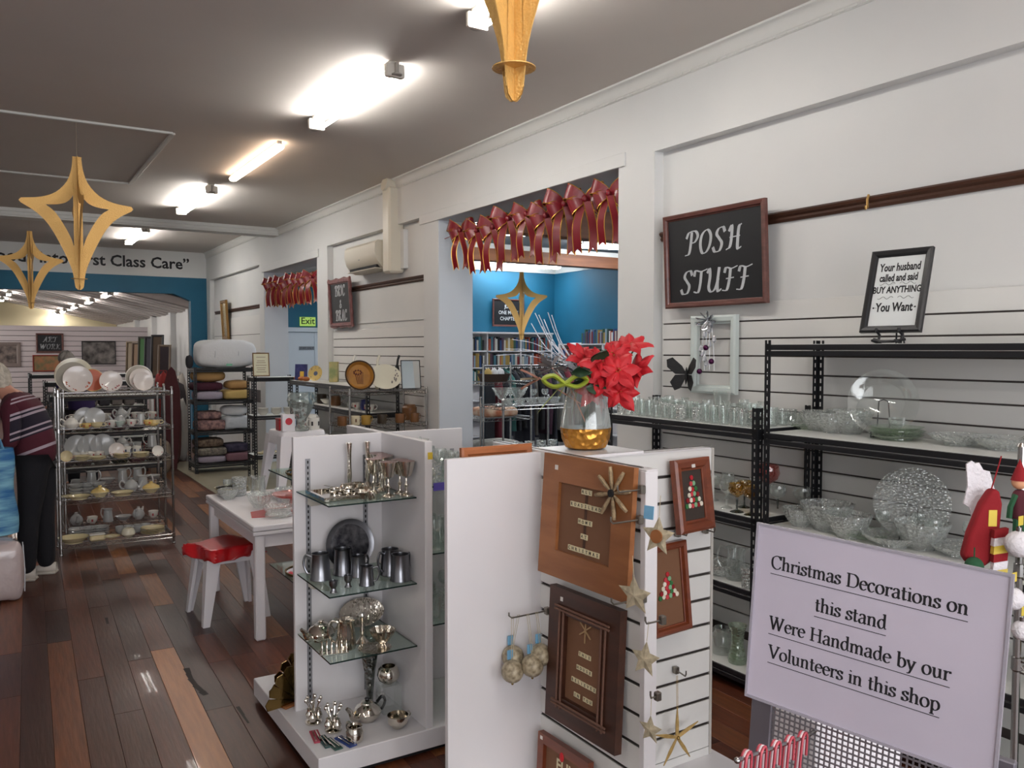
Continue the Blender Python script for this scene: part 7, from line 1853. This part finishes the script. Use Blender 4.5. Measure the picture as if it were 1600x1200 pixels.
# ======================= PEOPLE =======================
skin = mat('skin', 'b98570', .55); 
def striped(name, base, stripe):
    m = bpy.data.materials.new(name); m.use_nodes = True; nt = m.node_tree; n = nt.nodes; L = nt.links; p = n['Principled BSDF']; p.inputs['Roughness'].default_value = .9
    tc = n.new('ShaderNodeTexCoord'); sx = n.new('ShaderNodeSeparateXYZ'); L.new(tc.outputs['Object'], sx.inputs[0])
    ma = n.new('ShaderNodeMath'); ma.operation = 'MULTIPLY_ADD'; ma.inputs[1].default_value = -.38; L.new(sx.outputs[0], ma.inputs[0]); L.new(sx.outputs[2], ma.inputs[2])
    r = n.new('ShaderNodeValToRGB'); r.color_ramp.interpolation = 'CONSTANT'; cr_ = r.color_ramp
    ds = n.new('ShaderNodeMapRange'); ds.inputs[1].default_value = .85; ds.inputs[2].default_value = 1.45; L.new(ma.outputs[0], ds.inputs[0]); L.new(ds.outputs[0], r.inputs[0])
    stops = [(0, base), (.13, stripe), (.17, base), (.34, 'navy'), (.36, stripe), (.385, 'navy'), (.43, stripe), (.455, 'navy'), (.60, stripe), (.63, 'navy'), (.655, stripe), (.68, base), (.80, stripe), (.82, base), (.845, stripe), (.865, base)]
    cols = {'navy': lin('1d1626')}
    while len(cr_.elements) > 1: cr_.elements.remove(cr_.elements[-1])
    for i, (q, c) in enumerate(stops):
        e = cr_.elements[0] if i == 0 else cr_.elements.new(q)
        e.position = q; e.color = cols.get(c) or lin(c)
    # the front and sleeves stay plain
    gt = n.new('ShaderNodeMath'); gt.operation = 'GREATER_THAN'; gt.inputs[1].default_value = -.035; L.new(sx.outputs[0], gt.inputs[0])
    mx = n.new('ShaderNodeMix'); mx.data_type = 'RGBA'; mx.inputs[6].default_value = lin(base); L.new(gt.outputs[0], mx.inputs[0]); L.new(r.outputs[0], mx.inputs[7]); L.new(mx.outputs[2], p.inputs['Base Color'])
    return m
def skinned(name, pts, edges, rad, m, parent, sub=2):
    me = bpy.data.meshes.new(name); me.from_pydata([V(p) for p in pts], edges, []); me.materials.append(m)
    o = link(name, me, parent)
    o.modifiers.new('skin', 'SKIN').use_smooth_shade = True
    sv = me.skin_vertices[0].data if me.skin_vertices else None
    if sv is None:
        bpy.context.view_layer.objects.active = o; me.skin_vertices.new() if hasattr(me.skin_vertices, 'new') else None
        sv = me.skin_vertices[0].data
    for i, r in enumerate(rad): sv[i].radius = r if isinstance(r, tuple) else (r, r); sv[i].use_root = (i == 0)
    s = o.modifiers.new('sub', 'SUBSURF'); s.levels = sub; s.render_levels = sub
    return o
def bake(o):
    dg = bpy.context.evaluated_depsgraph_get(); dg.update()
    me = bpy.data.meshes.new_from_object(o.evaluated_get(dg), depsgraph=dg); o.modifiers.clear(); o.data = me
    me.polygons.foreach_set('use_smooth', [True]*len(me.polygons)); me.update()
def person(label, loc, rz, top, trouser, hairm, sc_=1.02, glasses=True):
    """stooping figure facing local -x"""
    t = T('person', label, 'person', None, loc, rz); t.scale = (sc_,)*3
    P_ = {'pel': (.05, 0, .93), 'wa': (.045, 0, 1.06), 'ch': (0, 0, 1.22), 'up': (-.06, 0, 1.33), 'nk': (-.13, 0, 1.405), 'hb': (-.185, 0, 1.46), 'hd': (-.225, 0, 1.52), 'ht': (-.235, 0, 1.575)}
    pts = []; rad = []; idx = {}; ed = []
    def a(n, p, r, par=None):
        idx[n] = len(pts); pts.append(p); rad.append(r)
        if par: ed.append((idx[par], idx[n]))
    a('pel', P_['pel'], (.10, .12)); a('wa', P_['wa'], (.09, .11), 'pel'); a('ch', P_['ch'], (.09, .12), 'wa'); a('up', P_['up'], (.06, .10), 'ch'); a('nk', P_['nk'], .052, 'up'); a('hb', P_['hb'], .07, 'nk'); a('hd', P_['hd'], (.088, .075), 'hb'); a('ht', P_['ht'], (.07, .062), 'hd')
    for s in (-1, 1):
        a('sh%d' % s, (-.045, s*.17, 1.29), .055, 'up'); a('el%d' % s, (-.04, s*.20, 1.03), .042, 'sh%d' % s); a('wr%d' % s, (-.26, s*.15, .985), .028, 'el%d' % s); a('pm%d' % s, (-.325, s*.14, .975), (.034, .018), 'wr%d' % s)
        for k in range(4):
            f_ = 'f%d%d' % (s, k); y = s*(.115+k*.018); L_ = (.035, .042, .040, .032)[k]
            a(f_+'a', (-.352, y, .972), .0095, 'pm%d' % s); a(f_+'b', (-.352-L_*.6, y, .962), .009, f_+'a'); a(f_+'c', (-.352-L_*.9, y, .942), .008, f_+'b')
        a('th%d' % s, (-.31, s*.105, .965), .011, 'pm%d' % s); a('tt%d' % s, (-.345, s*.092, .945), .009, 'th%d' % s)
        hx = .0 if s < 0 else .09
        a('hp%d' % s, (.05, s*.085, .86), .075, 'pel'); a('kn%d' % s, (.02+hx*.5, s*.09, .48), .055, 'hp%d' % s); a('an%d' % s, (hx, s*.09, .09), .035, 'kn%d' % s); a('tx%d' % s, (hx-.12, s*.10, .045), .03, 'an%d' % s)
    body = skinned('body', pts, ed, rad, skin, t)
    J = []; JR = []; JE = []
    def j(p, r, par=None): J.append(p); JR.append(r); JE.append((par, len(J)-1)) if par is not None else None; return len(J)-1
    q0 = j((.06, 0, .80), (.155, .17)); q1 = j((.05, 0, 1.03), (.148, .16), q0); q2 = j((.01, 0, 1.18), (.15, .17), q1); q3 = j((-.05, 0, 1.31), (.115, .16), q2); q4 = j((-.125, 0, 1.405), (.078, .08), q3)
    for s in (-1, 1):
        e0 = j((-.04, s*.175, 1.295), .075, q3); e1 = j((-.035, s*.21, 1.03), .060, e0); e2 = j((-.235, s*.155, .99), .042, e1)
    jm = skinned('jumper', J, JE, JR, top, t)
    J, JR, JE = [], [], []
    q0 = j((.055, 0, 1.00), (.13, .15))
    for s in (-1, 1):
        hx = .0 if s < 0 else .09
        e0 = j((.06, s*.085, .84), .118, q0); e1 = j((.05+hx*.3, s*.09, .66), .098, e0); e2 = j((.025+hx*.6, s*.09, .45), .078, e1); e3 = j((.0+hx, s*.09, .035), .066, e2)
    tr_ = skinned('trousers', J, JE, JR, trouser, t)
    for o in (body, jm, tr_): bake(o)
    for s in (-1, 1):
        hx = .0 if s < 0 else .09
        b = B()
        def sf_(u, v):
            a_ = v*2*pi; L_ = .27; x = hx+.07-L_*u; w_ = .045*(sin(pi*min(.97, u*.9+.09))**.45); h_ = .085 if u < .35 else .085-.04*(u-.35)/.65
            return (x, s*.09+w_*cos(a_)*1.0, max(.012, h_*.5+h_*.5*sin(a_)) if sin(a_) < 0 else h_*.5+h_*.5*sin(a_))
        b.grid(sf_, 12, 14); b.out('shoe', mat('white_shoe', 'c9c2b8', .6, bump=.3, bscale=40), t, ang=60)
        B().bev(hx-.195, hx+.072, s*.09-.046, s*.09+.046, 0, .02, .006).out('sole', mat('shoe_sole', 'b8b0a6', .7), t)
    hb = B(); rr = random.Random(3)
    def hf(u, v):
        th = u*2*pi; ph = v*pi*.62; r = 1+.05*sin(9*th+3*ph)+.04*sin(17*th)
        return (-.215+.108*r*sin(ph)*cos(th)+.012, .088*r*sin(ph)*sin(th), 1.515+.115*r*cos(ph)-(.04 if cos(th) > 0 else -.035)*v)
    hb.grid(hf, 36, 12); hb.out('hair', hairm, t, ang=80)
    # face
    fb = B(); fb.ball((-.305, 0, 1.505), (.022, .014, .022), 10, 8); fb.ball((-.29, 0, 1.475), (.012, .022, .008), 10, 6)
    fb.out('nose', skin, t)
    for s in (-1, 1):
        B().ball((-.293, s*.03, 1.53), .010, 10, 8).out('eye', mat('eye_white', 'd9d6d0', .3), t); B().ball((-.225, s*.078, 1.51), (.016, .008, .026), 10, 8).out('ear', skin, t)
    B().tube([(-.297, -.02, 1.472), (-.302, 0, 1.470), (-.297, .02, 1.472)], .004, 6).out('mouth', mat('lips', '9c5a50', .5), t)
    if glasses:
        b = B()
        for s in (-1, 1):
            b.tube([(-.318, s*.033+.02*cos(k*pi/6), 1.53+.016*sin(k*pi/6)) for k in range(12)], .0018, 5, closed=True); b.tube([(-.316, s*.053, 1.532), (-.225, s*.083, 1.53)], .0018, 5)
        b.out('glasses', blackm, t)
    return t
hairg = mat('grey_hair', 'a39c90', .85, col2='c9c2b4', vscale=30, bump=.8, bscale=70)
person('grey haired person in a maroon striped jumper stooping at the left edge', (.225, 7.33, 0), R(-18), striped('striped_jumper', '4a1424', 'a99aa4'), mat('black_trousers', '0d0d14', .9, bump=.2, bscale=60), hairg)
person('person with grey hair and a purple top far behind the china racks', (.95, 11.9, -.02), R(-60), mat('purple_top', '2f2150', .9), mat('dark_trousers', '15151b', .9), mat('dark_grey_hair', '8a8580', .9, bump=.8, bscale=70), sc_=1.075, glasses=False)
# blue striped bag held in front, and wrapped bundle on the floor
t = T('tote_bag', 'blue wave striped bag held by the person at the left edge', 'bag', None, (-.01, 7.02, .42))
bb = mat('blue_wave', '1f5f94', .6, col2='7fb4c8', vscale=4, stretch=(1, 1, 6))
b = B()
def bf(u, v): a_ = u*2*pi; k = 1-.15*v; return (.16*k*cos(a_)+.01*sin(9*v), .10*k*sin(a_)*(1+.15*sin(4*a_+3*v)), .62*v)
b.grid(bf, 24, 10); b.prism([(.13*cos(k*pi/6), .08*sin(k*pi/6)) for k in range(12)], 0, .01); b.out('fabric', bb, t, ang=80)
B().tube(cr3([(-.08, 0, .60), (-.06, 0, .70), (.04, 0, .70), (.08, 0, .60)]), .01, 6).out('handle', bb, t)
t = T('wrapped_bundle', 'pinkish clear plastic wrapped bundle standing on the floor at the left edge', 'bundle', None, (.0, 6.78, 0))
B().cushion((0, 0, .21), (.34, .26, .42), e=.35, lump=.03, seed=4, n=28, m=16).out('wrap', mat('pink_plastic', 'b5a6a4', .25, bump=.7, bscale=14, coat=.5), t, ang=80)
b = B()
for y_ in (-.05, .05): b.tube([(.172, y_, .05), (.176, y_*1.2, .2), (.168, y_, .38)], .004, 5)
b.out('fold', mat('plastic_wrap', ''), t)

# ======================= SINGLE OUT LOOK-ALIKES BY THEIR PLACE =======================
ORD = 'first second third fourth fifth sixth seventh eighth ninth tenth eleventh twelfth thirteenth fourteenth fifteenth sixteenth seventeenth eighteenth nineteenth twentieth'.split()
ORD += ['twenty-'+w_ for w_ in ORD[:9]]+['thirtieth']+['thirty-'+w_ for w_ in ORD[:9]]+['fortieth']
bpy.context.view_layer.update()
def upx(p): d = p-EYEV; wz = max(d.dot(FW), .05); return 800+FPX*d.dot(RT)/wz
by = {}
for o in COL.objects:
    if o.parent is None and o.get('label') and o.get('category'): by.setdefault(o['label'], []).append(o)
for lab, obs in by.items():
    if len(obs) < 2: continue
    cl_ = []
    for o in sorted(obs, key=lambda o: upx(o.matrix_world.translation)):
        q = o.matrix_world.translation
        for c_ in cl_:
            r_ = c_[0].matrix_world.translation
            if abs(q.x-r_.x)+abs(q.y-r_.y) < .02: c_.append(o); break
        else: cl_.append([o])
    for i, c_ in enumerate(cl_):
        c_.sort(key=lambda o: o.matrix_world.translation.z)
        for j, o in enumerate(c_):
            s_ = ''
            if len(cl_) > 1: s_ += ', '+(ORD[i] if i < len(ORD) else 'later')+' from the left'
            if len(c_) > 1: s_ += ', '+('lowest' if j == 0 else 'topmost' if j == len(c_)-1 else ORD[j]+' up')
            if i < len(ORD): o['label'] = lab+s_
for o in COL.objects:
    l_ = o.get('label')
    if l_ and len(l_.replace(',', ' ').split()) > 16: print('LONG LABEL', o.name, l_)
